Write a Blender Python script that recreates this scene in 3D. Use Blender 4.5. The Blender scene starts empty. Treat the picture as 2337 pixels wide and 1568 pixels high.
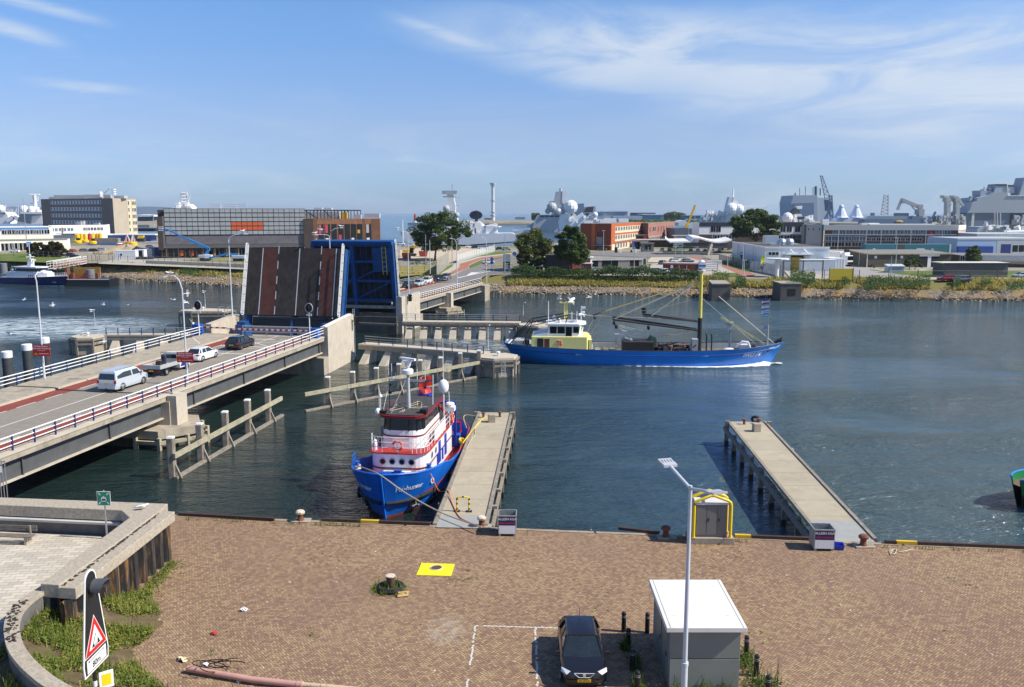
import bpy,random
from math import*
from mathutils import Vector,Matrix
sc=bpy.context.scene;C=sc.collection;R=radians;rnd=random.Random(7);U=rnd.uniform;Z=lambda z:Vector((0,0,z));_R=range;_E=enumerate
CAMH=18.6;F0=1962.0;PIT=atan((784-484.5)/F0);cp_,sp_=cos(PIT),sin(PIT)
cam=bpy.data.objects.new('camera',bpy.data.cameras.new('camera'));C.objects.link(cam)
cam.location=(0,0,CAMH);cam.rotation_euler=(pi/2-PIT,0,0)
cam.data.sensor_width=36;cam.data.lens=36*F0/2336;cam.data.clip_start=.3;cam.data.clip_end=60000
sc.camera=cam
def at(u,v,z=0.):
 a=(u-1168)/F0;b=(784-v)/F0;d=Vector((a,cp_+b*sp_,-sp_+b*cp_));t=(z-CAMH)/d.z
 return Vector((0,0,CAMH))+d*t
def ay(u,v,y):
 a=(u-1168)/F0;b=(784-v)/F0;d=Vector((a,cp_+b*sp_,-sp_+b*cp_));t=y/d.y
 return Vector((0,0,CAMH))+d*t
A1=lambda x,y:(x/3.818,y/3.818+410.6)
A2=lambda x,y:(x/3.818+511,y/3.818+410.6)
A3=lambda x,y:(x/4.91+912.5,y/4.91+401.5)
A4=lambda x,y:(x/4.573+1314,y/4.573+401.5)
A5=lambda x,y:(x/4.2686+1788.5,y/4.2686+383.2)
B1=lambda x,y:(x/3.736,y/3.736+711.7)
B2=lambda x,y:(x/3.461+511,y/3.461+675.2)
B3=lambda x,y:(x/3.819+784.7,y/3.819+803)
B4=lambda x,y:(x/3.283+1113.2,y/3.283+638.7)
B5=lambda x,y:(x/2.784+1496.5,y/2.784+912.5)
C1=lambda x,y:(x/3.317,y/3.317+1095)
C2=lambda x,y:(x/3.752+511,y/3.752+1149.7)
C3=lambda x,y:(x/3.123+1040.2,y/3.123+1259.2)
C4=lambda x,y:(x/3.8806+1733.7,y/3.8806+1168)
D1=lambda x,y:(x/6.609,y/6.609+438)
D2=lambda x,y:(x/6.098+1624.2,y/6.098+492.7)
D3=lambda x,y:(x/5.926+1971,y/5.926+392.4)
D4=lambda x,y:(x/6.611+1533,y/6.611+1040.2)
SUN_EL=R(44);SUN_AZ=R(100)
sunv=Vector((cos(SUN_EL)*sin(SUN_AZ),cos(SUN_EL)*cos(SUN_AZ),sin(SUN_EL)))
sl=bpy.data.lights.new('sun','SUN');sl.energy=4.9;sl.angle=R(.53);sl.color=(1,.94,.83)
so=bpy.data.objects.new('sun',sl);C.objects.link(so);so.rotation_euler=sunv.to_track_quat('Z','Y').to_euler()
sc.view_settings.view_transform='Standard';sc.view_settings.look='None';sc.view_settings.exposure=.37;sc.view_settings.gamma=1
sc.cycles.max_bounces=6;sc.cycles.transparent_max_bounces=6;sc.cycles.volume_bounces=0
w=bpy.data.worlds.new('World');sc.world=w;w.use_nodes=True;nt=w.node_tree;nt.nodes.clear()
def nd(nt,t,**k):
 n=nt.nodes.new(t)
 for a,b in k.items():setattr(n,a,b)
 return n
class G:
 def __init__(s,nt):s.nt=nt
 def inp(s,sock,v):
  if hasattr(v,'is_linked')or isinstance(v,bpy.types.NodeSocket):s.nt.links.new(v,sock)
  else:sock.default_value=v
 def m(s,op,a,b=None,c=None):
  n=nd(s.nt,'ShaderNodeMath',operation=op);s.inp(n.inputs[0],a)
  if b is not None:s.inp(n.inputs[1],b)
  if c is not None:s.inp(n.inputs[2],c)
  return n.outputs[0]
 def mr(s,v,a,b,c,d,au=False):
  n=nd(s.nt,'ShaderNodeMapRange',clamp=True)
  if au:n.interpolation_type='SMOOTHSTEP'
  s.inp(n.inputs[0],v)
  for i,q in _E((a,b,c,d)):s.inp(n.inputs[1+i],q)
  return n.outputs[0]
 def mix(s,f,a,b,mode='MIX'):
  n=nd(s.nt,'ShaderNodeMix',data_type='RGBA',blend_type=mode);s.inp(n.inputs[0],f);s.inp(n.inputs[6],a);s.inp(n.inputs[7],b);return n.outputs[2]
 def noise(s,vec,scale,detail=4,rough=.55,dist=0.):
  n=nd(s.nt,'ShaderNodeTexNoise');s.nt.links.new(vec,n.inputs['Vector'])if vec is not None else 0
  n.inputs['Scale'].default_value=scale;n.inputs['Detail'].default_value=detail;n.inputs['Roughness'].default_value=rough;n.inputs['Distortion'].default_value=dist
  return n.outputs['Fac']
 def map(s,vec,scale=(1,1,1),rot=(0,0,0),loc=(0,0,0)):
  n=nd(s.nt,'ShaderNodeMapping');s.nt.links.new(vec,n.inputs[0]);n.inputs['Scale'].default_value=scale;n.inputs['Rotation'].default_value=rot;n.inputs['Location'].default_value=loc
  return n.outputs[0]
 def ramp(s,f,stops,interp='LINEAR'):
  n=nd(s.nt,'ShaderNodeValToRGB');n.color_ramp.interpolation=interp;s.nt.links.new(f,n.inputs[0]);e=n.color_ramp.elements
  while len(e)<len(stops):e.new(.5)
  for q,(p,c)in zip(e,stops):q.position=p;q.color=(c[0],c[1],c[2],1)
  return n.outputs[0]
 def sep(s,vec):
  n=nd(s.nt,'ShaderNodeSeparateXYZ');s.nt.links.new(vec,n.inputs[0]);return n.outputs
 def comb(s,x,y,z):
  n=nd(s.nt,'ShaderNodeCombineXYZ');s.inp(n.inputs[0],x);s.inp(n.inputs[1],y);s.inp(n.inputs[2],z);return n.outputs[0]
g=G(nt)
sky=nd(nt,'ShaderNodeTexSky',sky_type='NISHITA');sky.sun_disc=False;sky.sun_elevation=SUN_EL;sky.sun_rotation=SUN_AZ
sky.altitude=0;sky.air_density=1.0;sky.dust_density=.25;sky.ozone_density=2.2
tc=nd(nt,'ShaderNodeTexCoord');dx,dy,dz=g.sep(tc.outputs['Generated'])
az=g.m('ARCTAN2',dx,dy);el=g.m('ARCSINE',dz)
flat=g.comb(g.m('MULTIPLY',az,1.0),g.m('MULTIPLY',el,4.2),0.)
warp=g.noise(flat,2.3,3,.5)
n1=g.noise(g.map(flat,(1,1,1),(0,0,R(-9))),5.5,7,.62,.9)
n2=g.noise(g.map(flat,(1,1.5,1),(0,0,R(-14)),(3,1,0)),13,6,.6,1.1)
wob=g.m('MULTIPLY',g.m('SUBTRACT',warp,.5),.10)
cel=g.mr(az,-.16,.62,.208,.116);wid=g.mr(az,-.15,.5,.022,.088)
dd=g.m('DIVIDE',g.m('ABSOLUTE',g.m('ADD',g.m('SUBTRACT',el,cel),wob)),wid)
bu=g.m('MULTIPLY',g.mr(dd,.1,1.15,1,0,True),g.mr(az,-.20,.12,.0,1.0,True))
bu=g.m('MULTIPLY',bu,g.mr(n1,.30,.62,.30,1.0,True))
low=g.m('MULTIPLY',g.mr(el,.0,.17,1,0,True),g.mr(n1,.42,.72,0,.30,True))
wis=g.m('MULTIPLY',g.mr(n2,.60,.82,0,.40,True),g.mr(n1,.42,.6,0.,1,True))
def strk(a,b,e0,e1,w_,s_):return g.m('MULTIPLY',g.m('MULTIPLY',g.mr(g.m('ABSOLUTE',g.m('ADD',g.m('SUBTRACT',el,g.mr(az,a,b,e0,e1)),g.m('MULTIPLY',wob,.25))),0,w_,s_,0,True),g.mr(az,b-.05,b+.01,1,0,True)),g.m('MULTIPLY',g.mr(az,a-.02,a+.05,0,1,True),g.mr(n2,.3,.55,.35,1)))
s_l=g.m('ADD',g.m('ADD',strk(-.70,-.455,.215,.160,.014,1.0),strk(-.60,-.415,.218,.186,.010,.8)),g.m('ADD',strk(-.50,-.39,.125,.121,.007,.8),strk(-.14,-.02,.212,.180,.009,.6)))
mask=g.m('MINIMUM',g.m('ADD',g.m('ADD',g.m('MULTIPLY',bu,.80),low),g.m('ADD',wis,g.m('MULTIPLY',s_l,.6))),.85)
hsv=nd(nt,'ShaderNodeHueSaturation');hsv.inputs['Hue'].default_value=.513;hsv.inputs['Saturation'].default_value=1.02;hsv.inputs['Value'].default_value=1.0
nt.links.new(sky.outputs[0],hsv.inputs['Color'])
tint=g.ramp(g.mr(el,0,.5,0,1),[(0,(.34,.49,.92)),(.03,(.36,.51,.90)),(.18,(.58,.63,.83)),(.42,(.58,.81,.99)),(1,(.62,.80,.95))])
cloud=g.mix(mask,g.mix(1.0,hsv.outputs[0],tint,'MULTIPLY'),(4.5,5.0,5.6,1))
bg=nd(nt,'ShaderNodeBackground');nt.links.new(cloud,bg.inputs[0]);bg.inputs[1].default_value=.123
wo=nd(nt,'ShaderNodeOutputWorld');nt.links.new(bg.outputs[0],wo.inputs[0])
MATS={}
def M(name,col,rough=.6,metal=0.,var=.15,scale=1.5,aB=0.,aC=12,spec=.5,aA=None,coat=0.):
 if name in MATS:return MATS[name]
 m=bpy.data.materials.new(name);m.use_nodes=True;nt=m.node_tree;b=nt.nodes['Principled BSDF'];g=G(nt)
 tc=nd(nt,'ShaderNodeTexCoord').outputs['Object']
 n=g.noise(tc,scale,6,.65)
 c=g.ramp(n,[(.28,[x*(1-var)for x in col]),(.72,[min(1,x*(1+var))for x in col])])
 if aA:
  f=g.mr(g.noise(g.map(tc,(1,1,.35)),aA[1],7,.7,.4),aA[2],aA[2]+.14,0,aA[3],True)
  c=g.mix(f,c,(*aA[0],1))
 nt.links.new(c,b.inputs['Base Color'])
 b.inputs['Roughness'].default_value=rough;b.inputs['Metallic'].default_value=metal;b.inputs['Specular IOR Level'].default_value=spec
 if coat:b.inputs['Coat Weight'].default_value=coat;b.inputs['Coat Roughness'].default_value=.05
 if aB:
  bn=nd(nt,'ShaderNodeBump');bn.inputs['Strength'].default_value=aB;bn.inputs['Distance'].default_value=.05
  nt.links.new(g.noise(tc,aC,5,.6),bn.inputs['Height']);nt.links.new(bn.outputs[0],b.inputs['Normal'])
 MATS[name]=m;return m
WL={}
class MB:
 def __init__(s,mat=None):
  s.v=[];s.f=[];s.mi=[];s.mats=[];s.cur=0
  if mat:s.use(mat)
 def use(s,m):
  if m not in s.mats:s.mats.append(m)
  s.cur=s.mats.index(m);return s
 def face(s,idx):s.f.append(idx);s.mi.append(s.cur)
 def bA(s,bC):
  b=len(s.v);s.v+=[tuple(p)for p in bC];s.face(list(_R(b,b+len(bC))));return s
 def bw(s,x0,x1,y0,y1,z0,z1):
  return s._f([(x0,y0),(x1,y0),(x1,y1),(x0,y1)],z0,z1)
 def ob(s,c,sz,rz=0.,M4=None):
  m=(M4 if M4 is not None else Matrix.Rotation(rz,4,'Z'));c=Vector(c);b=len(s.v)
  for z in(-.5,.5):
   for x,y in((-.5,-.5),(.5,-.5),(.5,.5),(-.5,.5)):s.v.append(tuple(c+m.to_3x3()@Vector((x*sz[0],y*sz[1],z*sz[2]))))
  for q in((3,2,1,0),(4,5,6,7),(0,1,5,4),(1,2,6,5),(2,3,7,6),(3,0,4,7)):s.face([b+i for i in q])
  return s
 def _f(s,bA,z0,z1,bF=None):
  n=len(bA);a=sum(bA[i][0]*bA[(i+1)%n][1]-bA[(i+1)%n][0]*bA[i][1]for i in _R(n))
  if a<0:bA=list(reversed(bA))
  zz0=z0 if callable(z0)else(lambda x,y:z0);zz1=z1 if callable(z1)else(lambda x,y:z1)
  top=bA
  if bF:cx=sum(p[0]for p in bA)/n;cy=sum(p[1]for p in bA)/n;top=[(cx+(p[0]-cx)*bF,cy+(p[1]-cy)*bF)for p in bA]
  b=len(s.v);s.v+=[(p[0],p[1],zz0(p[0],p[1]))for p in bA]+[(p[0],p[1],zz1(p[0],p[1]))for p in top]
  s.face(list(_R(b+n-1,b-1,-1)));s.face(list(_R(b+n,b+2*n)))
  for i in _R(n):j=(i+1)%n;s.face([b+i,b+j,b+n+j,b+n+i])
  return s
 def bz(s,bD,closed=True,c0=True,c1=True):
  b=len(s.v);n=len(bD[0])
  for r in bD:s.v+=[tuple(p)for p in r]
  for k in _R(len(bD)-1):
   for i in _R(n if closed else n-1):
    j=(i+1)%n;s.face([b+k*n+i,b+k*n+j,b+(k+1)*n+j,b+(k+1)*n+i])
  if c0:s.face([b+i for i in _R(n-1,-1,-1)])
  if c1:s.face([b+(len(bD)-1)*n+i for i in _R(n)])
  return s
 def _g(s,bC,r,n=6,caps=True,r1=None):
  bC=[Vector(p)for p in bC];bD=[]
  for i,p in _E(bC):
   t=(bC[min(i+1,len(bC)-1)]-bC[max(i-1,0)]);t.normalize()
   up=Vector((0,0,1))if abs(t.z)<.9 else Vector((1,0,0))
   x=t.cross(up);x.normalize();y=t.cross(x);rr=r if r1 is None else r+(r1-r)*i/(len(bC)-1)
   bD.append([p+(x*cos(tau*k/n)+y*sin(tau*k/n))*rr for k in _R(n)])
  return s.bz(bD,True,caps,caps)
 def aj(s,p0,p1,w,h):
  p0,p1=Vector(p0),Vector(p1);t=p1-p0;L=t.length;t.normalize();up=Vector((0,0,1))if abs(t.z)<.98 else Vector((0,1,0))
  x=t.cross(up);x.normalize();y=x.cross(t)
  m=Matrix(((x.x,t.x,y.x,0),(x.y,t.y,y.y,0),(x.z,t.z,y.z,0),(0,0,0,1)))
  return s.ob((p0+p1)/2,(w,L,h),M4=m)
 def _h(s,prof,c=(0,0,0),n=12):
  return s.bz([[(c[0]+r*cos(tau*k/n),c[1]+r*sin(tau*k/n),c[2]+z)for k in _R(n)]for r,z in prof])
 def ai(s,c,r,n=10,m=6,sc=(1,1,1)):
  pr=[(max(.001,sin(pi*i/m)),-cos(pi*i/m))for i in _R(m+1)]
  return s.bz([[(c[0]+r*sc[0]*a*cos(tau*k/n),c[1]+r*sc[1]*a*sin(tau*k/n),c[2]+r*sc[2]*z)for k in _R(n)]for a,z in pr])
 def ah(s,c,R0,r,ax=(0,0,1),n=16,m=6):
  ax=Vector(ax).normalized();x=ax.orthogonal().normalized();y=ax.cross(x);bD=[]
  for i in _R(n+1):
   a=tau*i/n;e=x*cos(a)+y*sin(a)
   bD.append([Vector(c)+e*(R0+r*cos(tau*k/m))+ax*(r*sin(tau*k/m))for k in _R(m)])
  return s.bz(bD,True,False,False)
 def _4(s,c,sz,rg,up=.0,asp=.6):
  a=rg.uniform(0,6.283);t=acos(rg.uniform(-1,1))if not up else rg.uniform(0,up)
  nrm=Vector((sin(t)*cos(a),sin(t)*sin(a),cos(t)));x=nrm.orthogonal().normalized();y=nrm.cross(x)
  b=rg.uniform(0,6.283);X=(x*cos(b)+y*sin(b))*sz;Y=(y*cos(b)-x*sin(b))*sz*asp;c=Vector(c)
  return s.bA([c-X,c-Y*.9,c+X,c+Y*.9])
 def _5(s,p,h,w,rg,lean=.5):
  a=rg.uniform(0,6.283);d=Vector((cos(a),sin(a),0));e=Vector((-d.y,d.x,0));p=Vector(p)
  return s.bA([p-d*w,p+d*w,p+d*w*.3+e*h*lean*.6+Vector((0,0,h)),p-d*w*.2+e*h*lean*.6+Vector((0,0,h*.97))])
 def _d(s,name,parent=None,au=False,loc=None,rz=0.,bev=0.):
  me=bpy.data.meshes.new(name);me.from_pydata(s.v,[],s.f);me.polygons.foreach_set('material_index',s.mi)
  for m in s.mats:me.materials.append(m)
  if au:me.polygons.foreach_set('use_smooth',[True]*len(s.f))
  me.update();return _1(me,name,parent,loc,rz,bev,au)
def _1(me,name,parent=None,loc=None,rz=0.,bev=0.,au=False):
 o=bpy.data.objects.new(name,me);C.objects.link(o);L=Vector(loc)if loc is not None else Vector()
 if parent is not None:
  o.parent=parent
  if parent.name in WL:WL[o.name]=L;L=L-WL[parent.name]
 o.location=L;o.rotation_euler=(0,0,rz)
 if bev:
  b=o.modifiers.new('bevel','BEVEL');b.width=bev;b.segments=2;b.limit_method='ANGLE';b.angle_limit=R(40)
 if au:
  try:me.set_sharp_from_angle(angle=R(38))
  except Exception:pass
 return o
def af(o,av,cat,aw=None,kind=None):
 o['label']=av;o['category']=cat
 if aw:o['group']=aw
 if kind:o['kind']=kind
 return o
def _G(o):o['kind']='structure';return o
def _H(o,av,cat):o['kind']='stuff';o['label']=av;o['category']=cat;return o
def _b(name,av,cat,loc=(0,0,0),rz=0.,aw=None,world=False):
 o=bpy.data.objects.new(name,None);o.empty_display_size=.3;C.objects.link(o);o.location=loc;o.rotation_euler=(0,0,rz)
 af(o,av,cat,aw)
 if world:WL[o.name]=Vector(loc)
 return o
def dup(root,loc,rz=0.,av=None,par=None,scale=None):
 r=root.copy();C.objects.link(r)
 if par is None:
  r.location=loc;r.rotation_euler=(0,0,rz)
  if av:r['label']=av
  if scale:r.scale=(scale,)*3
 else:r.parent=par
 for ch in root.children:dup(ch,None,par=r)
 return r
def _l(s,size,mat,align='CENTER'):
 c=bpy.data.curves.new('lettering','FONT');c.body=s;c.size=size;c.align_x=align;c.align_y='CENTER';c.extrude=0.;c.offset=size*.018;c.resolution_u=2
 o=bpy.data.objects.new('lettering',c);C.objects.link(o);bpy.context.view_layer.update()
 me=bpy.data.meshes.new_from_object(o.evaluated_get(bpy.context.evaluated_depsgraph_get()));bpy.data.objects.remove(o);bpy.data.curves.remove(c)
 me.materials.clear();me.materials.append(mat);return me
def be(s,size,mat,M4,parent,name='lettering'):
 me=_l(s,size,mat);me.transform(M4);return _1(me,name,parent)
def frame(o,x,y):
 x=Vector(x).normalized();y=Vector(y);y=(y-x*x.dot(y)).normalized();z=x.cross(y);o=Vector(o)
 return Matrix(((x.x,y.x,z.x,o.x),(x.y,y.y,z.y,o.y),(x.z,y.z,z.z,o.z),(0,0,0,1)))
V=Vector
def brickmat():
 m=bpy.data.materials.new('herringbone_bricks');m.use_nodes=True;nt=m.node_tree;b=nt.nodes['Principled BSDF'];g=G(nt)
 tc=nd(nt,'ShaderNodeTexCoord').outputs['Object']
 q=g.map(tc,(8.9,8.9,1),(0,0,R(51)));x,y,_=g.sep(q)
 i=g.m('FLOOR',x);j=g.m('FLOOR',y);k=g.m('FLOORED_MODULO',g.m('SUBTRACT',i,j),4.0)
 isH=g.m('LESS_THAN',k,1.5)
 hi=g.m('SUBTRACT',i,k);hu=g.m('SUBTRACT',x,hi);hv=g.m('SUBTRACT',y,j)
 j0=g.m('SUBTRACT',j,g.m('SUBTRACT',3.0,k));vu=g.m('SUBTRACT',y,j0);vv=g.m('SUBTRACT',x,i)
 def sel(a,c):return g.m('ADD',g.m('MULTIPLY',isH,a),g.m('MULTIPLY',g.m('SUBTRACT',1.0,isH),c))
 u=sel(hu,vu);v=sel(hv,vv);ida=sel(hi,i);idb=sel(j,j0)
 e=g.m('MINIMUM',g.m('MINIMUM',u,g.m('SUBTRACT',2.0,u)),g.m('MINIMUM',v,g.m('SUBTRACT',1.0,v)))
 wn=nd(nt,'ShaderNodeTexWhiteNoise',noise_dimensions='3D');nt.links.new(g.comb(ida,idb,isH),wn.inputs['Vector'])
 big=g.noise(tc,.11,2,.5,.3);mid=g.noise(tc,.5,3,.6)
 f=g.m('ADD',wn.outputs['Value'],g.m('MULTIPLY',g.m('SUBTRACT',big,.5),.8))
 col=g.ramp(f,[(.02,(.225,.132,.092)),(.30,(.27,.168,.108)),(.52,(.305,.197,.120)),(.74,(.345,.232,.132)),(.97,(.395,.28,.155))])
 sand=g.mr(mid,.45,.9,0,.35,True);col=g.mix(sand,col,(.34,.235,.13,1));pur=g.noise(g.map(tc,(1,.6,1),(0,0,R(20)),(11,5,0)),.085,4,.6,.5);col=g.mix(g.mr(pur,.52,.66,0,.30,True),col,(.24,.155,.122,1))
 ty=g.noise(g.map(tc,(.05,1.6,1),(0,0,R(-7))),1.0,3,.6);col=g.mix(g.mr(ty,.62,.74,0,.22,True),col,(.15,.095,.065,1))
 jo=g.mr(e,.04,.17,1,0,True);col=g.mix(g.m('MULTIPLY',jo,.85),col,(.11,.075,.045,1))
 sp=g.noise(tc,2.7,3,.5);col=g.mix(g.mr(sp,.76,.82,0,.4,True),col,(.42,.34,.25,1))
 st=g.noise(g.map(tc,(1,1,1),(0,0,0),(7,3,0)),.55,4,.7);col=g.mix(g.mr(st,.70,.80,0,.25,True),col,(.12,.07,.05,1))
 x0,y0,_=g.sep(tc);c0=at(*C2(1900,1080));dd=g.m('SQRT',g.m('ADD',g.m('POWER',g.m('MULTIPLY',g.m('SUBTRACT',x0,c0.x),1.1),2.0),g.m('POWER',g.m('MULTIPLY',g.m('SUBTRACT',y0,c0.y),.75),2.0)))
 col=g.mix(g.m('MULTIPLY',g.mr(dd,.2,1.5,.5,0,True),g.mr(g.noise(tc,2.2,5,.7),.38,.62,0,1,True)),col,(.48,.43,.36,1))
 nt.links.new(col,b.inputs['Base Color']);b.inputs['Roughness'].default_value=.85;b.inputs['Specular IOR Level'].default_value=.25
 bn=nd(nt,'ShaderNodeBump');bn.inputs['Strength'].default_value=.6;bn.inputs['Distance'].default_value=.012
 nt.links.new(g.m('ADD',g.mr(e,.02,.16,0,1,True),g.m('MULTIPLY',wn.outputs['Value'],.5)),bn.inputs['Height']);nt.links.new(bn.outputs[0],b.inputs['Normal'])
 return m
def slabmat(name,col,sx,sy,rot=0.,gap=.03,jc=(.12,.10,.08),var=.18,spots=0):
 m=bpy.data.materials.new(name);m.use_nodes=True;nt=m.node_tree;b=nt.nodes['Principled BSDF'];g=G(nt)
 tc=nd(nt,'ShaderNodeTexCoord').outputs['Object'];q=g.map(tc,(1,1,1),(0,0,R(rot)))
 br=nd(nt,'ShaderNodeTexBrick');nt.links.new(q,br.inputs['Vector'])
 br.inputs['Scale'].default_value=1;br.inputs['Brick Width'].default_value=sx;br.inputs['Row Height'].default_value=sy;br.inputs['Mortar Size'].default_value=gap*.5
 br.inputs['Color1'].default_value=(*[c*(1-var)for c in col],1);br.inputs['Color2'].default_value=(*[c*(1+var)for c in col],1);br.inputs['Mortar'].default_value=(*jc,1)
 n=g.noise(tc,.8,6,.7);c=g.mix(g.mr(n,.3,.75,0,.45),br.outputs['Color'],(*[x*.62 for x in col],1))
 if spots:c=g.mix(g.mr(g.noise(tc,5.5,2,.5),.70,.74,0,.8),c,(.66,.63,.56,1));c=g.mix(g.mr(g.noise(tc,.45,5,.7),.52,.72,0,.5),c,(.24,.20,.14,1))
 nt.links.new(c,b.inputs['Base Color']);b.inputs['Roughness'].default_value=.85;b.inputs['Specular IOR Level'].default_value=.25
 return m
def leafmat(name,cols,trans=.35,scale=.25):
 m=bpy.data.materials.new(name);m.use_nodes=True;nt=m.node_tree;b=nt.nodes['Principled BSDF'];g=G(nt)
 ri=nd(nt,'ShaderNodeNewGeometry').outputs['Random Per Island'];tc=nd(nt,'ShaderNodeTexCoord').outputs['Object']
 f=g.m('ADD',g.m('MULTIPLY',ri,.55),g.mr(g.noise(tc,scale,4,.6),.3,.7,0,.45))
 k=len(cols);c=g.ramp(f,[(i/(k-1)if k>1 else 0,cc)for i,cc in _E(cols)])
 nt.links.new(c,b.inputs['Base Color']);b.inputs['Roughness'].default_value=.6;b.inputs['Specular IOR Level'].default_value=.3
 tr=nd(nt,'ShaderNodeBsdfTranslucent');nt.links.new(c,tr.inputs[0]);mx=nd(nt,'ShaderNodeMixShader');mx.inputs[0].default_value=trans
 out=nt.nodes['Material Output'];nt.links.new(b.outputs[0],mx.inputs[1]);nt.links.new(tr.outputs[0],mx.inputs[2]);nt.links.new(mx.outputs[0],out.inputs[0])
 return m
def watermat():
 m=bpy.data.materials.new('harbour_water');m.use_nodes=True;nt=m.node_tree;b=nt.nodes['Principled BSDF'];g=G(nt)
 tc=nd(nt,'ShaderNodeTexCoord').outputs['Object'];x,y,_=g.sep(tc)
 far=g.mr(y,380,900,0,1,True)  # far sea: deep blue in the base colour stands for wave reflections
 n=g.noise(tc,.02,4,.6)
 base=g.mix(g.mr(n,.35,.65,0,1),(.012,.024,.019,1),(.016,.034,.032,1));opn=g.mr(g.m('ADD',x,g.m('MULTIPLY',g.m('SUBTRACT',n,.5),30.)),-14,30,0,1,True);base=g.mix(opn,base,(.052,.092,.104,1));base=g.mix(far,base,(.025,.115,.22,1))  # bridge shade at left and sky reflection in open channel painted into base colour
 wx=g.m('DIVIDE',g.m('ADD',x,WASH[0].x*-1),WASH[1]);wy=g.m('DIVIDE',g.m('SUBTRACT',y,WASH[0].y),WASH[2])
 rr=g.m('SQRT',g.m('ADD',g.m('MULTIPLY',wx,wx),g.m('MULTIPLY',wy,wy)))
 sw=g.noise(g.map(tc,(.10,.30,1)),1.6,8,.72,1.8);sw2=g.noise(g.map(tc,(.3,.9,1)),1.8,7,.7,1.0)
 fm=g.m('MULTIPLY',g.mr(rr,.35,1.05,1,0,True),g.m('MULTIPLY',g.mr(sw,.40,.56,0,1,True),g.mr(sw2,.36,.60,.15,1,True)))
 ax,ay_=WAKE[0].x,WAKE[0].y;ddx,ddy=WAKE[1].x-ax,WAKE[1].y-ay_;L=hypot(ddx,ddy);ux,uy=ddx/L,ddy/L
 px=g.m('SUBTRACT',x,ax);py=g.m('SUBTRACT',y,ay_)
 al=g.m('ADD',g.m('MULTIPLY',px,ux),g.m('MULTIPLY',py,uy));ac=g.m('ABSOLUTE',g.m('ADD',g.m('MULTIPLY',px,-uy),g.m('MULTIPLY',py,ux)))
 wk=g.m('MULTIPLY',g.m('MULTIPLY',g.mr(ac,1.0,6.5,1,0,True),g.mr(al,-2,4,0,1,True)),g.mr(al,L-16,L,1,0,True))
 fm2=g.m('MULTIPLY',wk,g.mr(sw2,.45,.66,0,.8,True))
 foam=g.m('MINIMUM',g.m('ADD',fm,fm2),.85)
 base=g.mix(g.m('MULTIPLY',g.mr(rr,.3,1.1,1,0,True),.8),base,(.07,.135,.15,1));c=g.mix(foam,base,(.66,.71,.72,1))
 nt.links.new(c,b.inputs['Base Color']);nt.links.new(g.mr(foam,0,.6,.07,.7),b.inputs['Roughness']);b.inputs['IOR'].default_value=1.333;nt.links.new(g.mr(far,0,1,.75,.12),b.inputs['Specular IOR Level'])
 w1=g.noise(g.map(tc,(.36,1.05,1),(0,0,R(14))),.62,4,.58,.6);w2=g.noise(g.map(tc,(.8,1.9,1),(0,0,R(-12))),2.1,3,.6,.4);w3=g.noise(tc,.16,3,.5)
 calm=g.mr(g.noise(g.map(tc,(.4,1,1),(0,0,R(10))),.05,4,.6,.4),.36,.60,.28,1.1,True)
 h=g.m('ADD',g.m('MULTIPLY',g.m('ADD',g.m('MULTIPLY',w1,.95),g.m('MULTIPLY',w2,.34)),calm),g.m('MULTIPLY',w3,.45))
 bn=nd(nt,'ShaderNodeBump');bn.inputs['Strength'].default_value=.85;bn.inputs['Distance'].default_value=1.0
 nt.links.new(h,bn.inputs['Height']);nt.links.new(bn.outputs[0],b.inputs['Normal'])
 return m
WZ=-2.0
WASH=(at(70,748,WZ),30.,20.);WAKE=(at(1165,800,WZ),at(930,758,WZ))
_t=M('concrete',(.37,.32,.245),.85,var=.22,scale=1.2,aB=.25,aC=9,spec=.2,aA=((.16,.14,.11),.9,.52,.5))
_u=M('pale_concrete',(.50,.44,.35),.85,var=.14,scale=.9,aB=.15,aC=7,spec=.2,aA=((.30,.26,.20),.6,.55,.5))
aW=M('dark_concrete',(.155,.15,.14),.85,var=.3,scale=1.0,aB=.25,aC=8,spec=.2,aA=((.30,.29,.27),.7,.6,.35))
aV=M('wet_concrete',(.12,.105,.08),.7,var=.35,scale=.8,spec=.3,aA=((.045,.045,.035),.6,.5,.7))
aX=M('exposed_aggregate',(.41,.355,.275),.9,var=.30,scale=7,aB=.6,aC=26,spec=.2,aA=((.12,.105,.085),1.1,.60,.5))
aY=M('black_moss',(.035,.028,.024),.95,var=.5,scale=5,aB=.6,aC=20)
_T=M('asphalt',(.255,.225,.185),.9,var=.14,scale=2.2,aB=.2,aC=40,spec=.25,aA=((.24,.22,.19),.35,.52,.35))
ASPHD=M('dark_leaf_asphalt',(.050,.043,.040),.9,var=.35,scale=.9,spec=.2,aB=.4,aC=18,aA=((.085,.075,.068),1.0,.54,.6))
REDA=M('red_cycle_asphalt',(.235,.062,.043),.9,var=.16,scale=2.5,spec=.2,aA=((.25,.13,.09),.5,.58,.4))
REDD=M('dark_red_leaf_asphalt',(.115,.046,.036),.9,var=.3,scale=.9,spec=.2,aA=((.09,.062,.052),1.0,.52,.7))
_q=M('white_paint',(.78,.78,.76),.45,var=.05,scale=2,aA=((.50,.46,.40),1.3,.66,.5))
_y=M('white_boat_paint',(.80,.80,.79),.35,var=.04,scale=1,coat=.2)
aG=M('worn_road_paint',(.66,.64,.60),.7,var=.12,scale=6,aA=((.3,.28,.25),4,.56,.6))
aE=M('blue_bridge_paint',(.006,.066,.225),.5,var=.3,scale=1,aA=((.035,.035,.045),.9,.54,.6))
aD=M('dark_blue_rail_paint',(.012,.035,.15),.45,var=.15,scale=2)
_s=M('galvanised_steel',(.46,.47,.48),.45,.55,var=.12,scale=3)
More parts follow.
